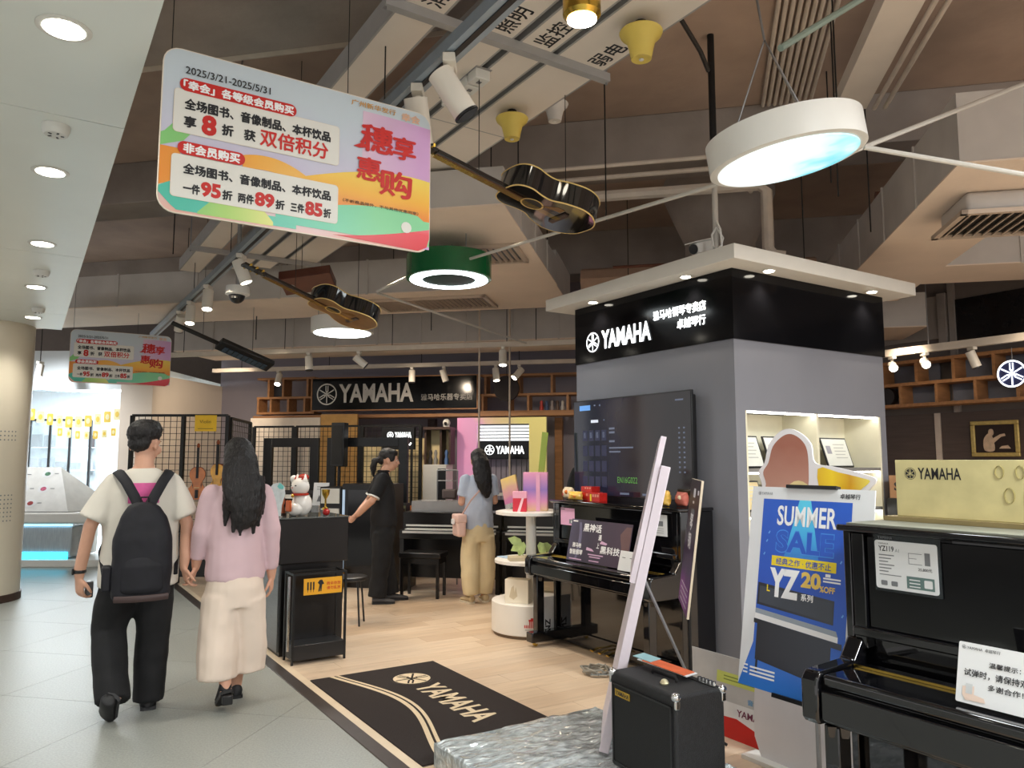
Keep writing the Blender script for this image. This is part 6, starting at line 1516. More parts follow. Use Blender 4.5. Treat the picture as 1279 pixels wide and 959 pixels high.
# ================================================================ DESSERT SHOP beyond the white column
BRW = mat('bright_white', s(232, 240, 244), .5, var=.02)
f = struct(MB().box(-10.8, -6.12, 11.88, 12.0, 2.61, 3.22).build('wall_shopfront', BRW, None, smooth=None))
struct(MB().box(-6.12, -5.62, 11.85, 12.0, 0, 2.87).build('wall_pier', WALLW, None, smooth=None))
struct(MB().box(-11.5, -5.75, 15.6, 15.7, 0, 3.0).build('wall_dessert', BRW, None, smooth=None))
struct(MB().box(-11.5, -5.75, 12.02, 15.6, 2.9, 3.0).build('ceiling_dessert', BRW, None, smooth=None))
struct(MB().box(-11.5, -5.75, 11.9, 15.6, .0005, .002).build('floor_dessert', mat('pale_floor', s(214, 218, 222), .25), None, smooth=None))
area((-7.9, 13.6, 2.86), 2.4, 230, (.9, .96, 1)); spot((-7.2, 10.6, 2.9), (-7.0, 12.0, 1.6), 120, (.95, .98, 1), 110)
for k, (x, y, r_) in enumerate(((-7.6, 13.2, .95), (-7.5, 13.14, .55))):
    t = thing('ring_light', ('large' if k == 0 else 'smaller inner') + ' glowing ring on the dessert shop ceiling', 'lamp', (x, y, 2.80))
    MB().tube([(r_ * math.cos(a * math.pi / 20), r_ * math.sin(a * math.pi / 20), 0) for a in range(41)], .035, 8).build('ring', COOLBULB, t)
    for a in range(3): MB().cyl((r_ * math.cos(a * 2.1), r_ * math.sin(a * 2.1), 0), (r_ * math.cos(a * 2.1), r_ * math.sin(a * 2.1), .1), .005).build('hanger', GREYM, t)
# menu wall on the right inside, a lit board
t = thing('menu_board', 'tall lit white board with blue print inside the dessert shop', 'board', (-7.15, 14.3, 0), 14)
MB().box(-.1, .75, 0, .06, .002, 2.55).build('board', mat('lit_board', s(214, 232, 244), .4, emit=.55, ecol=(.82, .92, 1)), t, smooth=None)
BI = mat('blue_ink', s(90, 140, 180), .4)
text('新鲜现做 每日限定', .12, .60, 2.05, 2.13, BI, t, -.003, bold=.02)
for r_ in range(10): flat(rect(.12, .60 - .08 * (r_ % 3), 1.95 - r_ * .13, 1.965 - r_ * .13), mat('pale_blue_ink', s(170, 200, 220), .4), t, -.003)
for x, z in ((.10, 1.62), (.10, 1.0), (.62, 1.75)): flat(rrect(x, x + .09, z, z + .08, .02), BI, t, -.004)
# counter with a slanted menu
SH = mat('counter_steel', s(178, 186, 190), .25, metal=.3, var=.1, stretch=(12, 1, 1))
t = thing('service_counter', 'pale service counter with blue glowing strips and a slanted picture menu', 'counter', (-7.9, 11.0, 0))
MB().box(0, 1.60, .05, .75, .12, .56).build('front_panel', SH, t, bevel=.02); MB().box(-.05, 1.95, -.02, .8, .60, .76).build('top_slab', WHITEPL, t, bevel=.03); MB().box(0, 2.2, -.05, .8, .0, .10).build('plinth', WHITEPL, t, bevel=.01)
BL = mat('blue_glow', (.1, .7, .9), .4, emit=3.0, ecol=(.03, .62, .9)); BL2 = mat('pale_blue_glow', (.4, .8, .95), .4, emit=1.2, ecol=(.4, .75, 1))
MB().box(0, 1.55, .03, .06, .10, .20).build('lower_glow_strip', BL, t); MB().box(0, 1.6, .02, .06, .565, .59).build('upper_glow_strip', BL2, t)
mb = MB(); mb.add([(0, .02, .77), (1.54, .02, .77), (1.17, .42, 1.40), (0, .42, 1.40), (0, .75, .77), (1.90, .75, .77)], [(0, 1, 2, 3), (1, 5, 2), (0, 3, 4), (3, 2, 5, 4), (0, 4, 5, 1)]); mb.build('slanted_display', mat('display_white', s(222, 222, 218), .4), t, smooth=None)
nrm = Vector((0, -.63, .40)).normalized()
def slope(x, f): return Vector((x, .02 + .40 * f, .77 + .63 * f)) + nrm * .004
for k, (x, f) in enumerate(((.62, .18), (.95, .18), (.75, .50), (1.05, .50), (.62, .82), (1.02, .84))):
    c = slope(x, f); ex = Vector((1, 0, 0)); ey = Vector((0, .40, .63)).normalized(); rr = .085
    for q, (r2, m_) in enumerate(((rr, PAPER), (rr * .5, mat('dish%d' % k, (s(150, 160, 60), s(150, 60, 60), s(110, 130, 60), s(180, 80, 110), s(80, 100, 80), s(70, 120, 90))[k], .5, var=.4, scale=40)))):
        mb = MB(); mb.add([c + nrm * .002 * q + ex * r2 * math.cos(a * math.pi / 8) + ey * r2 * .8 * math.sin(a * math.pi / 8) for a in range(16)], [tuple(range(16))]); mb.build('dish_print', m_, t, smooth=None)
    mb = MB(); p = c + ex * .1; mb.add([p, p + ex * .06, p + ex * .06 + ey * .012, p + ey * .012], [(0, 1, 2, 3)]); mb.build('caption_print', GREYINK, t, smooth=None)
t = thing('green_cup', 'small green cup at the end of the service counter', 'cup', (-6.03, 11.4, .762)); MB().lathe([(.04, 0), (.06, .09), (.055, .09)], 16).build('cup', mat('cup_green', s(40, 150, 90), .4), t)
# glazed cooler and its panes on the back wall
t = thing('display_cooler', 'black-framed glazed cooler on the dessert shop back wall', 'cooler', (-9.95, 15.1, 0))
MB().box(0, 1.6, .25, .45, .9, 2.3).build('back_cabinet', mat('cooler_inside', s(170, 180, 186), .5, var=.35, scale=4), t, smooth=None)
MB().box(0, 1.6, 0, .45, .002, .88).build('base', WHITEPL, t, smooth=None)
for x in (0, .4, .8, 1.2, 1.6): MB().box(x - .02, x + .02, -.02, .02, .9, 2.3).build('mullion', BLACK, t, smooth=None)
for z in (.9, 2.3): MB().box(0, 1.6, -.02, .02, z - .02, z + .02).build('rail', BLACK, t, smooth=None)
for x in range(4): MB().box(x * .4 + .02, x * .4 + .38, -.004, .0, .92, 2.28).build('pane', mat('cool_pane', s(200, 214, 220), .05, alpha=.22), t, smooth=None)
for z in (1.3, 1.75): MB().box(.02, 1.58, .05, .25, z, z + .015).build('shelf', WHITEPL, t, smooth=None)
random.seed(12)
for k in range(12):
    x = .1 + (k % 6) * .26; z = (1.316, 1.766)[k // 6]
    MB().box(x, x + .18, .08, .2, z, z + random.uniform(.14, .28)).build('boxed_cake', mat('cake%d' % (k % 4), (s(60, 62, 66), s(150, 150, 156), s(110, 120, 140), s(70, 60, 60))[k % 4], .5), t, bevel=.004)
# garland of yellow cards
YC = mat('card_yellow', s(222, 190, 80), .5, var=.1); YC2 = mat('card_pale', s(226, 218, 170), .5, var=.08)
random.seed(2)
for k in range(17):
    row = 0 if k < 10 else 1
    i = k if row == 0 else k - 10
    x = -7.55 + i * (.15 if row == 0 else .14) + (.0 if row == 0 else .45); z = (2.33 - .12 * math.sin(i / 9 * math.pi)) if row == 0 else 2.02 - .05 * math.sin(i / 6 * math.pi)
    sc = 1.0 if row == 0 else .7
    t = thing('garland_card', ('yellow card hanging in the upper garland of the dessert shop' if row == 0 and k % 2 == 0 else 'pale card hanging in the upper garland of the dessert shop' if row == 0 else 'small card hanging in the lower garland of the dessert shop'), 'card', (x, 11.93 + .03 * row, z), random.uniform(-12, 12), ('yellow cards of the upper garland' if k % 2 == 0 else 'pale cards of the upper garland') if row == 0 else 'cards of the lower garland')
    MB().prism(rrect(-.055 * sc, .055 * sc, -.2 * sc, -.02 * sc, .02 * sc, 3), 0, .004).build('card', YC if (k % 2 == 0) else YC2, t, smooth=None); flat([(.03 * sc * math.cos(a * math.pi / 6), -.11 * sc + .045 * sc * math.sin(a * math.pi / 6)) for a in range(12)], YC2 if k % 2 == 0 else YC, t, -.002); MB().cyl((0, .002, -.02 * sc), (0, .002, 2.612 - z), .0015, n=4).build('string', PAPER, t)
for x, lab in ((-7.60, 'lit spotlight beside the white column over the dessert shop'), (-7.0, 'lit spotlight between the column and the small promotion board')):
    p = spot_head(lab, (x, 11.2), 2.96, (.1, -.35, -.9), True, None, 1.2); MB().cyl((0, 0, 0), (0, 0, 1.74), .006).build('hanging_rod', BLACKMET, p)
# ================================================================ PEOPLE
_tx = {}
def clouds(sz):
    if sz not in _tx:
        t_ = bpy.data.textures.new('folds', 'CLOUDS'); t_.noise_scale = sz; t_.noise_depth = 1; _tx[sz] = t_
    return _tx[sz]
def blob(name, mb, m, parent, voxel=.012, it=6, disp=0, dsz=.09):
    o = mb.build(name, m, parent, smooth=None)
    r_ = o.modifiers.new('remesh', 'REMESH'); r_.mode = 'VOXEL'; r_.voxel_size = voxel; r_.use_smooth_shade = True
    if it: sm = o.modifiers.new('smooth', 'SMOOTH'); sm.factor = .5; sm.iterations = it
    if disp:
        d_ = o.modifiers.new('folds', 'DISPLACE'); d_.texture = clouds(dsz); d_.strength = disp; d_.mid_level = .5; d_.texture_coords = 'LOCAL'
    return o
def limb(mb, pts, rs, n=14, ref=None, hem=False):
    mb.tube(pts, rs, n, ref=ref)
    for p, r_ in list(zip(pts, rs))[:-1 if hem else None]:
        a, b = r_ if isinstance(r_, (tuple, list)) else (r_, r_)
        mb.ball(p, min(a, b) * .98, None, None, 10, 8)
def loft(mb, rows, n=20):
    """rows of (cx, cy, z, rx, ry), bottom to top"""
    mb.ring_loft([[(cx + rx * math.cos(2 * math.pi * i / n), cy + ry * math.sin(2 * math.pi * i / n), z) for i in range(n)] for cx, cy, z, rx, ry in rows])
def hand(mb, wrist, d, palm, side, curl=35, sc=1.0, spread=6):
    """d: direction of the fingers, palm: palm normal, side: +1/-1 which side the thumb leaves"""
    d = Vector(d).normalized(); pn = Vector(palm); pn = (pn - d * pn.dot(d)).normalized(); sd = d.cross(pn) * side
    w = Vector(wrist)
    M = Matrix((sd, pn, d)).transposed()
    def T(x, y, z): return w + M @ Vector((x * sc, y * sc, z * sc))
    limb(mb, [T(0, 0, -.02), T(0, 0, .02), T(0, 0, .055), T(0, 0, .085)], [(.026 * sc, .019 * sc), (.036 * sc, .016 * sc), (.041 * sc, .015 * sc), (.039 * sc, .012 * sc)], 12, ref=sd)
    for k, (x, L_) in enumerate(((.030, .068), (.011, .076), (-.009, .070), (-.028, .056))):
        p = T(x, 0, .080); a = 0; pts = [p]
        for q, f in enumerate((.45, .32, .23)):
            a += R(curl) * (.7 if q == 0 else 1.0)
            v = M @ Vector((math.sin(R(spread)) * x / .03 * .3, math.sin(a), math.cos(a)))
            p = p + v.normalized() * L_ * f * sc; pts.append(p)
        mb.tube(pts, [.0092 * sc, .0088 * sc, .0082 * sc, .0068 * sc], 8)
        mb.ball(pts[-1], .007 * sc, None, None, 8, 6)
    p = T(.030, .004, .015); pts = [p, T(.054, .014, .042), T(.062, .024, .068), T(.060, .036, .088)]
    mb.tube(pts, [.014 * sc, .0115 * sc, .0100 * sc, .0075 * sc], 8); mb.ball(pts[-1], .0075 * sc, None, None, 8, 6)
def head(mb, c, yaw, pitch=0, sc=1.0):
    """face towards local +y turned by yaw (deg, + = left)"""
    M = Matrix.Translation(c) @ Matrix.Rotation(R(yaw), 4, 'Z') @ Matrix.Rotation(R(-pitch), 4, 'X') @ Matrix.Scale(sc, 4)
    mb.ball((0, -.008, .025), .074, .093, .092, 18, 12, M); mb.ball((0, .022, -.035), .060, .068, .078, 16, 10, M)
    mb.ball((0, .052, -.088), .030, .026, .022, 12, 8, M); mb.ball((0, .070, .022), .052, .026, .03, 12, 8, M)
    mb.tube([(0, .088, .018), (0, .100, -.008), (0, .110, -.026), (0, .092, -.036)], [.009, .011, .014, .008], 8, M)
    mb.ball((0, .088, -.058), .022, .012, .008, 10, 6, M); mb.ball((0, .086, -.068), .019, .012, .008, 10, 6, M)
    for sx in (-1, 1):
        mb.ball((sx * .075, -.008, -.010), .010, .020, .034, 10, 8, M); mb.ball((sx * .078, -.016, .006), .010, .018, .018, 10, 8, M); mb.ball((sx * .045, .062, -.03), .022, .02, .026, 10, 8, M)
    return M
EYEW = mat('eye_white', s(220, 216, 210), .2); IRIS = mat('eye_dark', (.01, .008, .006), .15); LIP = mat('lips', s(186, 108, 100), .4)
def face_bits(M, parent):
    for sx in (-1, 1):
        e = MB().ball((sx * .031, .080, .003), .013, .008, .0075, 12, 8, M).build('eye', EYEW, parent, smooth=80); MB().ball((sx * .031, .0865, .003), .0058, .003, .0058, 10, 6, M).build('iris', IRIS, e, smooth=80)
        MB().tube([(sx * .014, .090, .024), (sx * .032, .089, .030), (sx * .050, .080, .024)], [.003, .004, .002], 6, M).build('eyebrow', HAIRM, parent)
    MB().tube([(-.022, .094, -.062), (0, .101, -.061), (.022, .094, -.062)], [.003, .0055, .003], 8, M).build('mouth', LIP, parent)
def shoe(parent, heel, toe, up=(0, 0, 1), m=None, sole=None, w=.046, h=.075, name='shoe'):
    heel, toe = Vector(heel), Vector(toe); f = (toe - heel); L_ = f.length; f.normalize(); u = Vector(up); u = (u - f * u.dot(f)).normalized(); sd = f.cross(u)
    M = Matrix.Translation(heel) @ Matrix((sd, f, u)).transposed().to_4x4()
    mb = MB()
    rows = [(-.02, .55, .95), (.02, .85, 1.0), (.30, .85, .92), (.55, .95, .72), (.8, 1.05, .52), (.95, .85, .40), (1.02, .5, .28)]
    rings = []
    for fy, kw, kh in rows:
        y = fy * L_; ww = w * kw; hh = h * kh
        rings.append([(ww * math.cos(2 * math.pi * i / 14), y, .012 + max(0, hh * (.5 + .5 * math.sin(2 * math.pi * i / 14)))) for i in range(14)])
    mb.ring_loft(rings, True, M); s_ = mb.build(name, m, parent, smooth=70)
    mb = MB(); rings = [[(w * kw * 1.06 * a, fy * L_, z) for a, z in ((-1, 0), (1, 0), (1, .020), (-1, .020))] for fy, kw, kh in rows]
    mb.ring_loft(rings, True, M).build('sole', sole or BLACK, s_, smooth=None)
    return s_
def core(mb, H, sh, hip, arms, legs, neck=(0, 0)):
    k = H / 1.72
    loft(mb, [(0, 0, .86 * k, .10, .08), (0, 0, .96 * k, .135, .085), (0, 0, 1.08 * k, .115, .078), (0, 0, 1.24 * k, .13, .085), (0, -.005, 1.38 * k, .12, .065), (0, -.005, 1.45 * k, .055, .052)])
    limb(mb, [(0, -.01, 1.40 * k), (neck[0] * .5, .0 + neck[1] * .5, 1.47 * k), (neck[0], .01 + neck[1], 1.53 * k)], [.062, .056, .055])
    for pts in arms: limb(mb, pts, [.045, .038, .033, .024][:len(pts)])
    for pts in legs: limb(mb, pts, [.07, .05, .034][:len(pts)])

def person(label, loc, rz): return thing('person', label, 'person', loc, rz)

# ---------------------------------------------------------------- man with the backpack, seen from behind
TEE = mat('cream_tee', s(216, 210, 198), .8, var=.03, scale=4); TRK_ = mat('black_cotton', (.008, .008, .009), .85, var=.3, scale=10)
p = person('man from behind in a cream T-shirt and black trousers, walking', tuple(Vector((-2.20, 4.78, 0)) - V * .09), AU - 4)
H = 1.74
la = [(-.155, -.0, 1.355), (-.275, -.02, 1.11), (-.315, .03, .86), (-.318, .04, .80)]
ra = [(.155, -.0, 1.355), (.255, -.05, 1.11), (.250, -.068, .90), (.245, -.07, .84)]
ll = [(-.09, 0, .88), (-.14, .05, .50), (-.10, -.19, .15)]; rl = [(.09, 0, .88), (.10, .06, .47), (.08, .06, .07)]
mb = MB(); core(mb, H, 0, 0, (la, ra), (ll, rl)); HM = head(mb, (.0, .03, 1.605), -34, 8, 1.1)
hand(mb, la[-1], (.10, .08, -1), (.75, .45, 0), 1, 42); hand(mb, ra[-1], (.24, .03, -1), (1, .15, 0), 1, 34)
blob('body', mb, SKIN, p, .0065, 3); face_bits(HM, p)
mb = MB(); mb.ball((0, -.018, .055), .086, .100, .082, 20, 12, HM); mb.ball((0, -.052, -.005), .066, .048, .052, 16, 10, HM); mb.ball((0, .055, .090), .066, .050, .032, 14, 8, HM); mb.ball((.0, .02, .112), .06, .07, .03, 14, 8, HM)
blob('hair', mb, HAIRM, p, .008, 2, .012, .02)
mb = MB(); loft(mb, [(0, 0, .745, .222, .158), (0, 0, .80, .225, .158), (0, 0, .98, .215, .15), (0, 0, 1.18, .215, .145), (0, -.005, 1.31, .212, .135), (0, -.005, 1.385, .185, .105), (0, -.005, 1.43, .12, .078), (0, -.0, 1.455, .075, .068)])
for a_ in (la, ra):
    q = Vector(a_[0]); e = Vector(a_[1]); limb(mb, [q + Vector((0, 0, -.0)), q.lerp(e, .5), q.lerp(e, .86)], [.076, .086, .093], hem=True)
tee = blob('t_shirt', mb, TEE, p, .011, 5, .014, .16)
pr = MB(); n_ = 12
pr.add([(-.085 + .17 * i / n_, -.30, 1.245 + .12 * j / n_) for j in range(n_ + 1) for i in range(n_ + 1)], [(j * (n_ + 1) + i, j * (n_ + 1) + i + 1, (j + 1) * (n_ + 1) + i + 1, (j + 1) * (n_ + 1) + i) for j in range(n_) for i in range(n_)])
o = pr.build('pink_print', mat('pink_print', s(214, 96, 156), .8, var=.15, scale=12), tee, smooth=80); sw = o.modifiers.new('wrap', 'SHRINKWRAP'); sw.target = tee; sw.wrap_method = 'PROJECT'; sw.use_project_y = True; sw.use_positive_direction = True; sw.use_negative_direction = False; sw.offset = .003; sw.use_project_x = False; sw.use_project_z = False
mb = MB(); loft(mb, [(0, 0, .70, .175, .135), (0, 0, .82, .18, .135), (0, 0, .93, .17, .125)])
limb(mb, [(-.085, 0, .80), (-.125, .02, .62), (-.145, .05, .48), (-.130, -.06, .30), (-.112, -.17, .12)], [(.118, .12), (.112, .112), (.098, .10), (.098, .098), (.095, .092)], hem=True)
limb(mb, [(.085, 0, .80), (.095, .03, .62), (.10, .06, .46), (.09, .06, .28), (.085, .05, .045)], [(.118, .12), (.11, .112), (.10, .10), (.095, .095), (.092, .10)], hem=True)
blob('trousers', mb, TRK_, p, .012, 3, .018, .16)
SHB = mat('black_shoe', s(26, 26, 28), .55, var=.2); 
shoe(p, (-.105, -.235, .180), (-.125, -.085, .024), (0, -.75, .65), SHB, mat('rubber_sole', s(46, 46, 48), .7), .050, .07); shoe(p, (.085, -.01, 0), (.10, .25, 0), (0, 0, 1), SHB, MATS['rubber_sole'], .048, .085)
MAN = p
def attach(t, who, loc=(0, 0, 0)):
    t.matrix_world = Matrix.Translation(who.location) @ Matrix.Rotation(who.rotation_euler.z, 4, 'Z') @ Matrix.Translation(loc); return t
# backpack
NYL = mat('backpack_nylon', s(20, 20, 27), .7, var=.25, scale=20)
t = attach(thing('backpack', 'black backpack with wide straps on the walking man', 'backpack'), p)
mb = MB(); rows = [(.70, .140, .075), (.73, .158, .095), (.90, .162, .105), (1.05, .155, .10), (1.17, .128, .078), (1.235, .085, .05), (1.255, .04, .025)]
mb.ring_loft([[(rx * (abs(math.cos(a)) ** .6) * (1 if math.cos(a) > 0 else -1), -.262 + ry * (abs(math.sin(a)) ** .6) * (1 if math.sin(a) > 0 else -1), z) for a in [2 * math.pi * i / 28 for i in range(28)]] for z, rx, ry in rows])
blob('pack', mb, NYL, t, .011, 4, .018, .14)
mb = MB(); mb.ring_loft([[(rx * math.cos(a), -.345 + ry * math.sin(a), z) for a in [2 * math.pi * i / 20 for i in range(20)]] for z, rx, ry in ((.745, .10, .02), (.77, .118, .034), (.90, .118, .038), (.955, .10, .02))]); blob('front_pocket', mb, NYL, t, .009, 3)
MB().tube([(-.14, -.345, .722), (-.07, -.372, .722), (.0, -.378, .722), (.07, -.372, .722), (.14, -.345, .722)], [(.018, .006)] * 5, 8, ref=(0, 0, 1)).build('leather_band', mat('brown_leather', s(66, 50, 48), .5), t)
MB().tube([(.125, -.33, .78), (.13, -.335, .95), (.12, -.33, 1.08)], [(.010, .005)] * 3, 8, ref=(1, 0, 0)).build('side_band', MATS['brown_leather'], t)
for sx in (-1, 1):
    MB().tube([(sx * .02, -.235, 1.215), (sx * .055, -.205, 1.29), (sx * .10, -.160, 1.375), (sx * .138, -.085, 1.428), (sx * .146, -.01, 1.432), (sx * .142, .07, 1.39), (sx * .135, .135, 1.30)], [(.030, .010)] * 7, 10, ref=(1, 0, 0)).build('shoulder_strap', NYL, t, smooth=60)
    MB().tube([(sx * .135, .14, 1.28), (sx * .16, .165, 1.1), (sx * .215, .05, .95), (sx * .19, -.17, .82)], [(.012, .004)] * 4, 8).build('lower_strap', NYL, t)
MB().box(-.205, -.155, -.30, -.19, .76, .90).build('side_pocket', NYL, t, bevel=.012)
MB().tube([(-.025, -.24, 1.245), (-.02, -.245, 1.285), (.02, -.245, 1.285), (.025, -.24, 1.245)], .006, 8).build('grab_handle', NYL, t)
t = attach(thing('wrist_watch', 'black watch on the wrist of the walking man', 'watch'), p)
w0 = Vector((-.3155, .032, .845)); MB().tube([w0 + Vector((.031 * math.cos(k * math.pi / 8), .031 * math.sin(k * math.pi / 8), 0)) for k in range(17)], [(.004, .011)] * 17, 8, ref=(1, 0, 0)).build('strap', BLACK, t); MB().box(w0.x - .042, w0.x - .030, w0.y - .018, w0.y + .018, w0.z - .018, w0.z + .018).build('watch_case', BLACKMET, t, bevel=.004)
t = attach(thing('pocket_device', 'small dark round-cornered device held by the walking man', 'device'), p, (-.262, .075, .728))
MB().box(-.022, .022, -.03, .03, -.045, .05).build('device_body', mat('device_grey', s(70, 72, 76), .3), t, bevel=.008); MB().cyl((-.024, 0, .005), (-.022, 0, .005), .02, n=16).build('dial', CHROME, t)

# ---------------------------------------------------------------- woman in pink and cream, seen from behind
PINKK = mat('pale_pink_knit', s(214, 184, 190), .85, var=.04, scale=5); CRMK = mat('cream_linen', s(228, 210, 194), .85, var=.04, scale=5)
p = person('woman from behind with long dark hair, pale pink top and cream wide trousers', (-1.735, 4.86, 0), AU - 6)
H = 1.63
la = [(-.15, -.0, 1.30), (-.20, .02, 1.06), (-.222, .065, .88), (-.225, .075, .835)]; ra = [(.155, -.0, 1.30), (.205, -.03, 1.06), (.225, .03, .80), (.228, .04, .75)]
ll = [(-.075, 0, .84), (-.07, -.03, .46), (-.045, -.13, .12)]; rl = [(.075, 0, .84), (.07, .08, .46), (.05, .16, .07)]
mb = MB(); core(mb, H, 0, 0, (la, ra), (ll, rl)); HM = head(mb, (0.0, .02, 1.515), -14, 5, 1.0); hand(mb, la[-1], (-.24, .0, -1), (-1, .15, 0), -1, 34, .9); hand(mb, ra[-1], (.03, .1, -1), (-.8, .3, 0), -1, 25, .9)
blob('body', mb, SKIN, p, .0065, 3); face_bits(HM, p)
mb = MB(); mb.ball((0, -.02, .04), .090, .102, .094, 20, 12, HM)
loft(mb, [(.03, -.165, 1.08, .02, .012), (.03, -.17, 1.13, .065, .03), (.02, -.165, 1.22, .100, .042), (.005, -.15, 1.32, .118, .052), (0, -.115, 1.42, .112, .062), (0, -.06, 1.53, .098, .085), (0, -.02, 1.60, .075, .07)])
for x, y, z, dx in ((-.085, -.13, 1.10, .03), (-.04, -.165, 1.06, .02), (.08, -.15, 1.05, -.01), (.11, -.13, 1.09, .0), (.0, -.17, 1.04, .0), (.135, -.10, 1.16, -.03)):
    mb.tube([(x + dx, -.10, 1.40), (x + .4 * dx, y, 1.25), (x, y, z)], [.04, .035, .010], 8)
hr = blob('hair', mb, HAIRM, p, .0075, 2, .010, .03)
mb = MB(); loft(mb, [(0, 0, .76, .175, .122), (0, 0, .80, .18, .125), (0, 0, .95, .172, .118), (0, 0, 1.12, .172, .115), (0, -.0, 1.22, .172, .11), (0, -.005, 1.305, .155, .088), (0, -.005, 1.345, .10, .068), (0, 0, 1.365, .065, .06)])
for a_ in (la, ra):
    q, e, w_ = (Vector(x) for x in a_[:3]); limb(mb, [q + Vector((0, 0, -.01)), q.lerp(e, .5), e, e.lerp(w_, .6), e.lerp(w_, .94)], [.066, .066, .060, .050, .042], hem=True)
swt = blob('top', mb, PINKK, p, .010, 5, .014, .14)
# round collar with a frill
MB().tube([(.072 * math.cos(k * math.pi / 10), -.008 + .066 * math.sin(k * math.pi / 10), 1.362 + .004 * (k % 2)) for k in range(21)], .010, 8).build('collar', PINKK, swt, smooth=80)
mb = MB(); loft(mb, [(0, 0, .60, .185, .145), (0, 0, .72, .175, .14), (0, 0, .84, .15, .115)])
limb(mb, [(-.07, 0, .66), (-.085, -.02, .48), (-.09, -.05, .32), (-.09, -.055, .185)], [(.118, .135), (.118, .13), (.122, .125), (.118, .12)], hem=True); limb(mb, [(.07, 0, .66), (.085, .03, .48), (.095, .05, .32), (.095, .05, .19)], [(.118, .135), (.118, .13), (.12, .125), (.112, .12)], hem=True)
blob('wide_trousers', mb, CRMK, p, .011, 3, .02, .16)
shoe(p, (-.04, -.17, .120), (-.05, -.02, .012), (0, -.6, .8), SHB, BLACK, .042, .075); shoe(p, (.05, .12, 0.0), (.055, .34, 0), (0, 0, 1), SHB, BLACK, .042, .075)
MB().box(-.07, -.012, -.205, -.15, .06, .115).build('shoe_heel', BLACK, p, bevel=.006)

# ---------------------------------------------------------------- assistant in black, hands behind her back
BPOLO = mat('black_polo', s(24, 24, 26), .8, var=.2, scale=12)
p = person('assistant with a ponytail in a black polo shirt, hands behind her back', (-1.40, 8.28, 0), -76)
H = 1.62
la = [(-.16, -.01, 1.31), (-.215, -.12, 1.08), (-.07, -.25, .93), (-.03, -.27, .91)]; ra = [(.16, -.01, 1.31), (.215, -.12, 1.08), (.08, -.25, .94), (.03, -.28, .92)]
ll = [(-.08, 0, .84), (-.09, .06, .46), (-.09, .12, .08)]; rl = [(.08, 0, .84), (.08, .0, .46), (.08, -.04, .08)]
mb = MB(); core(mb, H, 0, 0, (la, ra), (ll, rl), (0, .045)); HM = head(mb, (0, .065, 1.505), 0, 6, 1.02); hand(mb, la[-1], (.9, -.25, -.3), (0, -1, .2), 1, 40, .9); hand(mb, ra[-1], (-.8, -.35, -.45), (0, -1, .1), -1, 40, .9)
blob('body', mb, SKIN, p, .0065, 3); face_bits(HM, p)
mb = MB(); mb.ball((0, -.018, .048), .085, .096, .080, 20, 12, HM); mb.ball((0, .035, .078), .070, .052, .042, 16, 10, HM); mb.ball((0, -.075, .0), .062, .040, .058, 14, 10, HM); mb.tube([(0, -.10, .0), (0, -.145, -.02), (0, -.155, -.10), (0, -.14, -.19)], [.028, .036, .036, .012], 10, HM)
for sx in (-1, 1): mb.ball((sx * .064, .015, .03), .022, .048, .05, 12, 8, HM)
blob('hair', mb, HAIRM, p, .008, 2, .010, .03)
mb = MB(); loft(mb, [(0, .02, .80, .172, .138), (0, .02, .88, .178, .145), (0, .015, 1.0, .172, .138), (0, .01, 1.16, .172, .125), (0, 0, 1.25, .17, .115), (0, -.005, 1.315, .15, .088), (0, 0, 1.355, .095, .066), (0, .01, 1.385, .062, .056)])
for a_ in (la, ra):
    q, e = Vector(a_[0]), Vector(a_[1]); limb(mb, [q, q.lerp(e, .5), q.lerp(e, .8)], [.068, .066, .064], hem=True)
pol = blob('polo_shirt', mb, BPOLO, p, .010, 6, .014, .12)
for a_ in (la, ra):
    q, e = Vector(a_[0]), Vector(a_[1]); a0 = q.lerp(e, .80); a1 = q.lerp(e, .86); MB().tube([a0, a1], [.064, .066], 18).build('sleeve_trim', WHITEPL, pol, smooth=60)
MB().tube([(.064 * math.cos(k * math.pi / 10), .012 + .058 * math.sin(k * math.pi / 10), 1.385) for k in range(21)], .012, 8).build('collar', BPOLO, pol, smooth=80)
mb = MB(); loft(mb, [(0, .01, .66, .17, .135), (0, .01, .78, .17, .135), (0, .01, .88, .158, .122)])
limb(mb, [(-.08, .01, .74), (-.09, .04, .5), (-.09, .08, .28), (-.09, .11, .07)], [(.105, .12), (.10, .105), (.095, .095), (.092, .10)], hem=True); limb(mb, [(.08, .01, .74), (.085, .0, .5), (.085, -.02, .28), (.085, -.04, .07)], [(.105, .12), (.10, .105), (.095, .095), (.092, .10)], hem=True)
blob('trousers', mb, TRK_, p, .012, 5, .025, .12)
SHG = mat('grey_shoe', s(78, 76, 76), .6); shoe(p, (-.09, .07, 0), (-.10, .30, 0), (0, 0, 1), SHG, SHB, .042, .07); shoe(p, (.085, -.09, 0), (.10, .14, 0), (0, 0, 1), SHG, SHB, .042, .07)

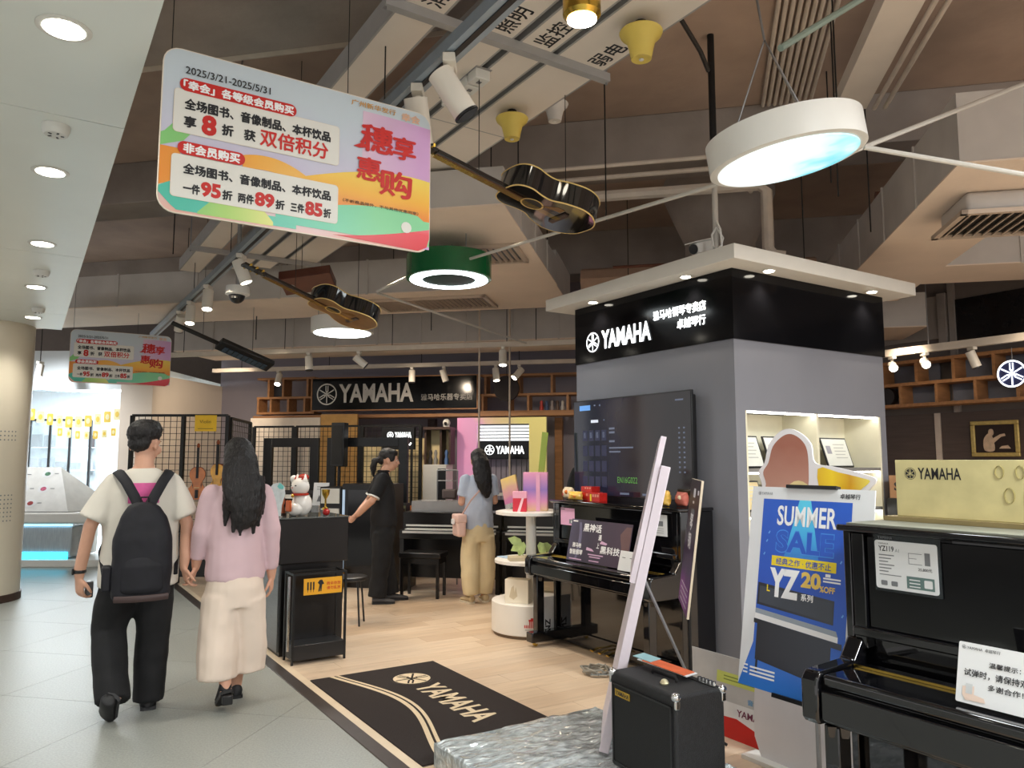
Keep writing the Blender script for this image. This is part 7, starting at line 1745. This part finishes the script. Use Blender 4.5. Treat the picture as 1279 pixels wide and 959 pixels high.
# ---------------------------------------------------------------- customer with a shoulder bag, seen from behind
BLUS = mat('pale_blue_cotton', s(188, 198, 216), .8, var=.05, scale=5); BGT = mat('beige_twill', s(222, 204, 164), .85, var=.05, scale=5)
p = person('young woman from behind in a pale blue shirt and beige trousers', (-.36, 8.30, 0), 20)
H = 1.62
la = [(-.15, .0, 1.29), (-.185, .03, 1.05), (-.09, .20, 1.06), (-.03, .22, 1.08)]; ra = [(.15, .0, 1.29), (.19, .02, 1.06), (.08, .20, 1.06), (.03, .22, 1.08)]
ll = [(-.075, 0, .84), (-.08, -.02, .46), (-.09, -.03, .07)]; rl = [(.075, 0, .84), (.075, .02, .46), (.07, .02, .07)]
mb = MB(); core(mb, H, 0, 0, (la, ra), (ll, rl)); HM = head(mb, (0, .02, 1.50), -10, 4, 1.0); hand(mb, la[-1], (1, .1, .1), (0, -1, 0), 1, 30, .88); hand(mb, ra[-1], (-1, .15, .05), (0, -1, 0), -1, 30, .88)
blob('body', mb, SKIN, p, .0065, 3); face_bits(HM, p)
mb = MB(); mb.ball((0, -.018, .042), .088, .098, .090, 20, 12, HM); loft(mb, [(.045, -.15, 1.10, .02, .012), (.035, -.15, 1.17, .065, .032), (.01, -.14, 1.28, .096, .048), (0, -.10, 1.40, .100, .06), (0, -.05, 1.51, .092, .08), (0, -.02, 1.57, .07, .07)])
blob('hair', mb, HAIRM, p, .0085, 2, .014, .035)
mb = MB(); loft(mb, [(0, 0, .77, .165, .12), (0, 0, .86, .16, .118), (0, 0, 1.0, .155, .112), (0, 0, 1.14, .158, .11), (0, 0, 1.23, .16, .105), (0, -.005, 1.295, .145, .085), (0, -.005, 1.335, .09, .064), (0, 0, 1.355, .06, .056)])
for a_ in (la, ra):
    q, e = Vector(a_[0]), Vector(a_[1]); limb(mb, [q, q.lerp(e, .45), q.lerp(e, .72)], [.064, .064, .066], hem=True)
blob('shirt', mb, BLUS, p, .010, 6, .018, .10)
mb = MB(); loft(mb, [(0, 0, .64, .165, .13), (0, 0, .74, .165, .13), (0, 0, .86, .142, .11)])
limb(mb, [(-.075, 0, .70), (-.09, -.0, .48), (-.095, -.02, .28), (-.09, -.03, .085)], [(.105, .125), (.105, .11), (.102, .10), (.085, .09)], hem=True); limb(mb, [(.075, 0, .70), (.085, .01, .48), (.09, .02, .28), (.08, .02, .085)], [(.105, .125), (.105, .11), (.102, .10), (.085, .09)], hem=True)
blob('trousers', mb, BGT, p, .011, 3, .018, .14)
SHT = mat('tan_shoe', s(200, 178, 140), .6, var=.08); shoe(p, (-.09, -.08, 0), (-.14, .13, 0), (0, 0, 1), SHT, mat('cream_sole', s(216, 204, 180), .6), .042, .075); shoe(p, (.07, -.05, 0), (.09, .17, 0), (0, 0, 1), SHT, MATS['cream_sole'], .042, .075)
t = attach(thing('shoulder_bag', 'small pale pink shoulder bag on the hip of the young woman in blue', 'bag'), p)
PKB = mat('blush_leather', s(226, 190, 178), .5, var=.04); MB().box(-.275, -.175, -.14, .08, .70, .93).build('bag_body', PKB, t, bevel=.03, seg=4); MB().box(-.28, -.168, -.145, .085, .84, .935).build('flap', PKB, t, bevel=.02, seg=3)
MB().tube([(-.20, -.05, .93), (-.13, -.135, 1.08), (.0, -.145, 1.22), (.08, -.11, 1.31), (.10, .0, 1.345)], [(.010, .004)] * 5, 8).build('strap', PKB, t, smooth=60); MB().box(-.30, -.28, -.05, .02, .83, .88).build('tag', PAPER, t)
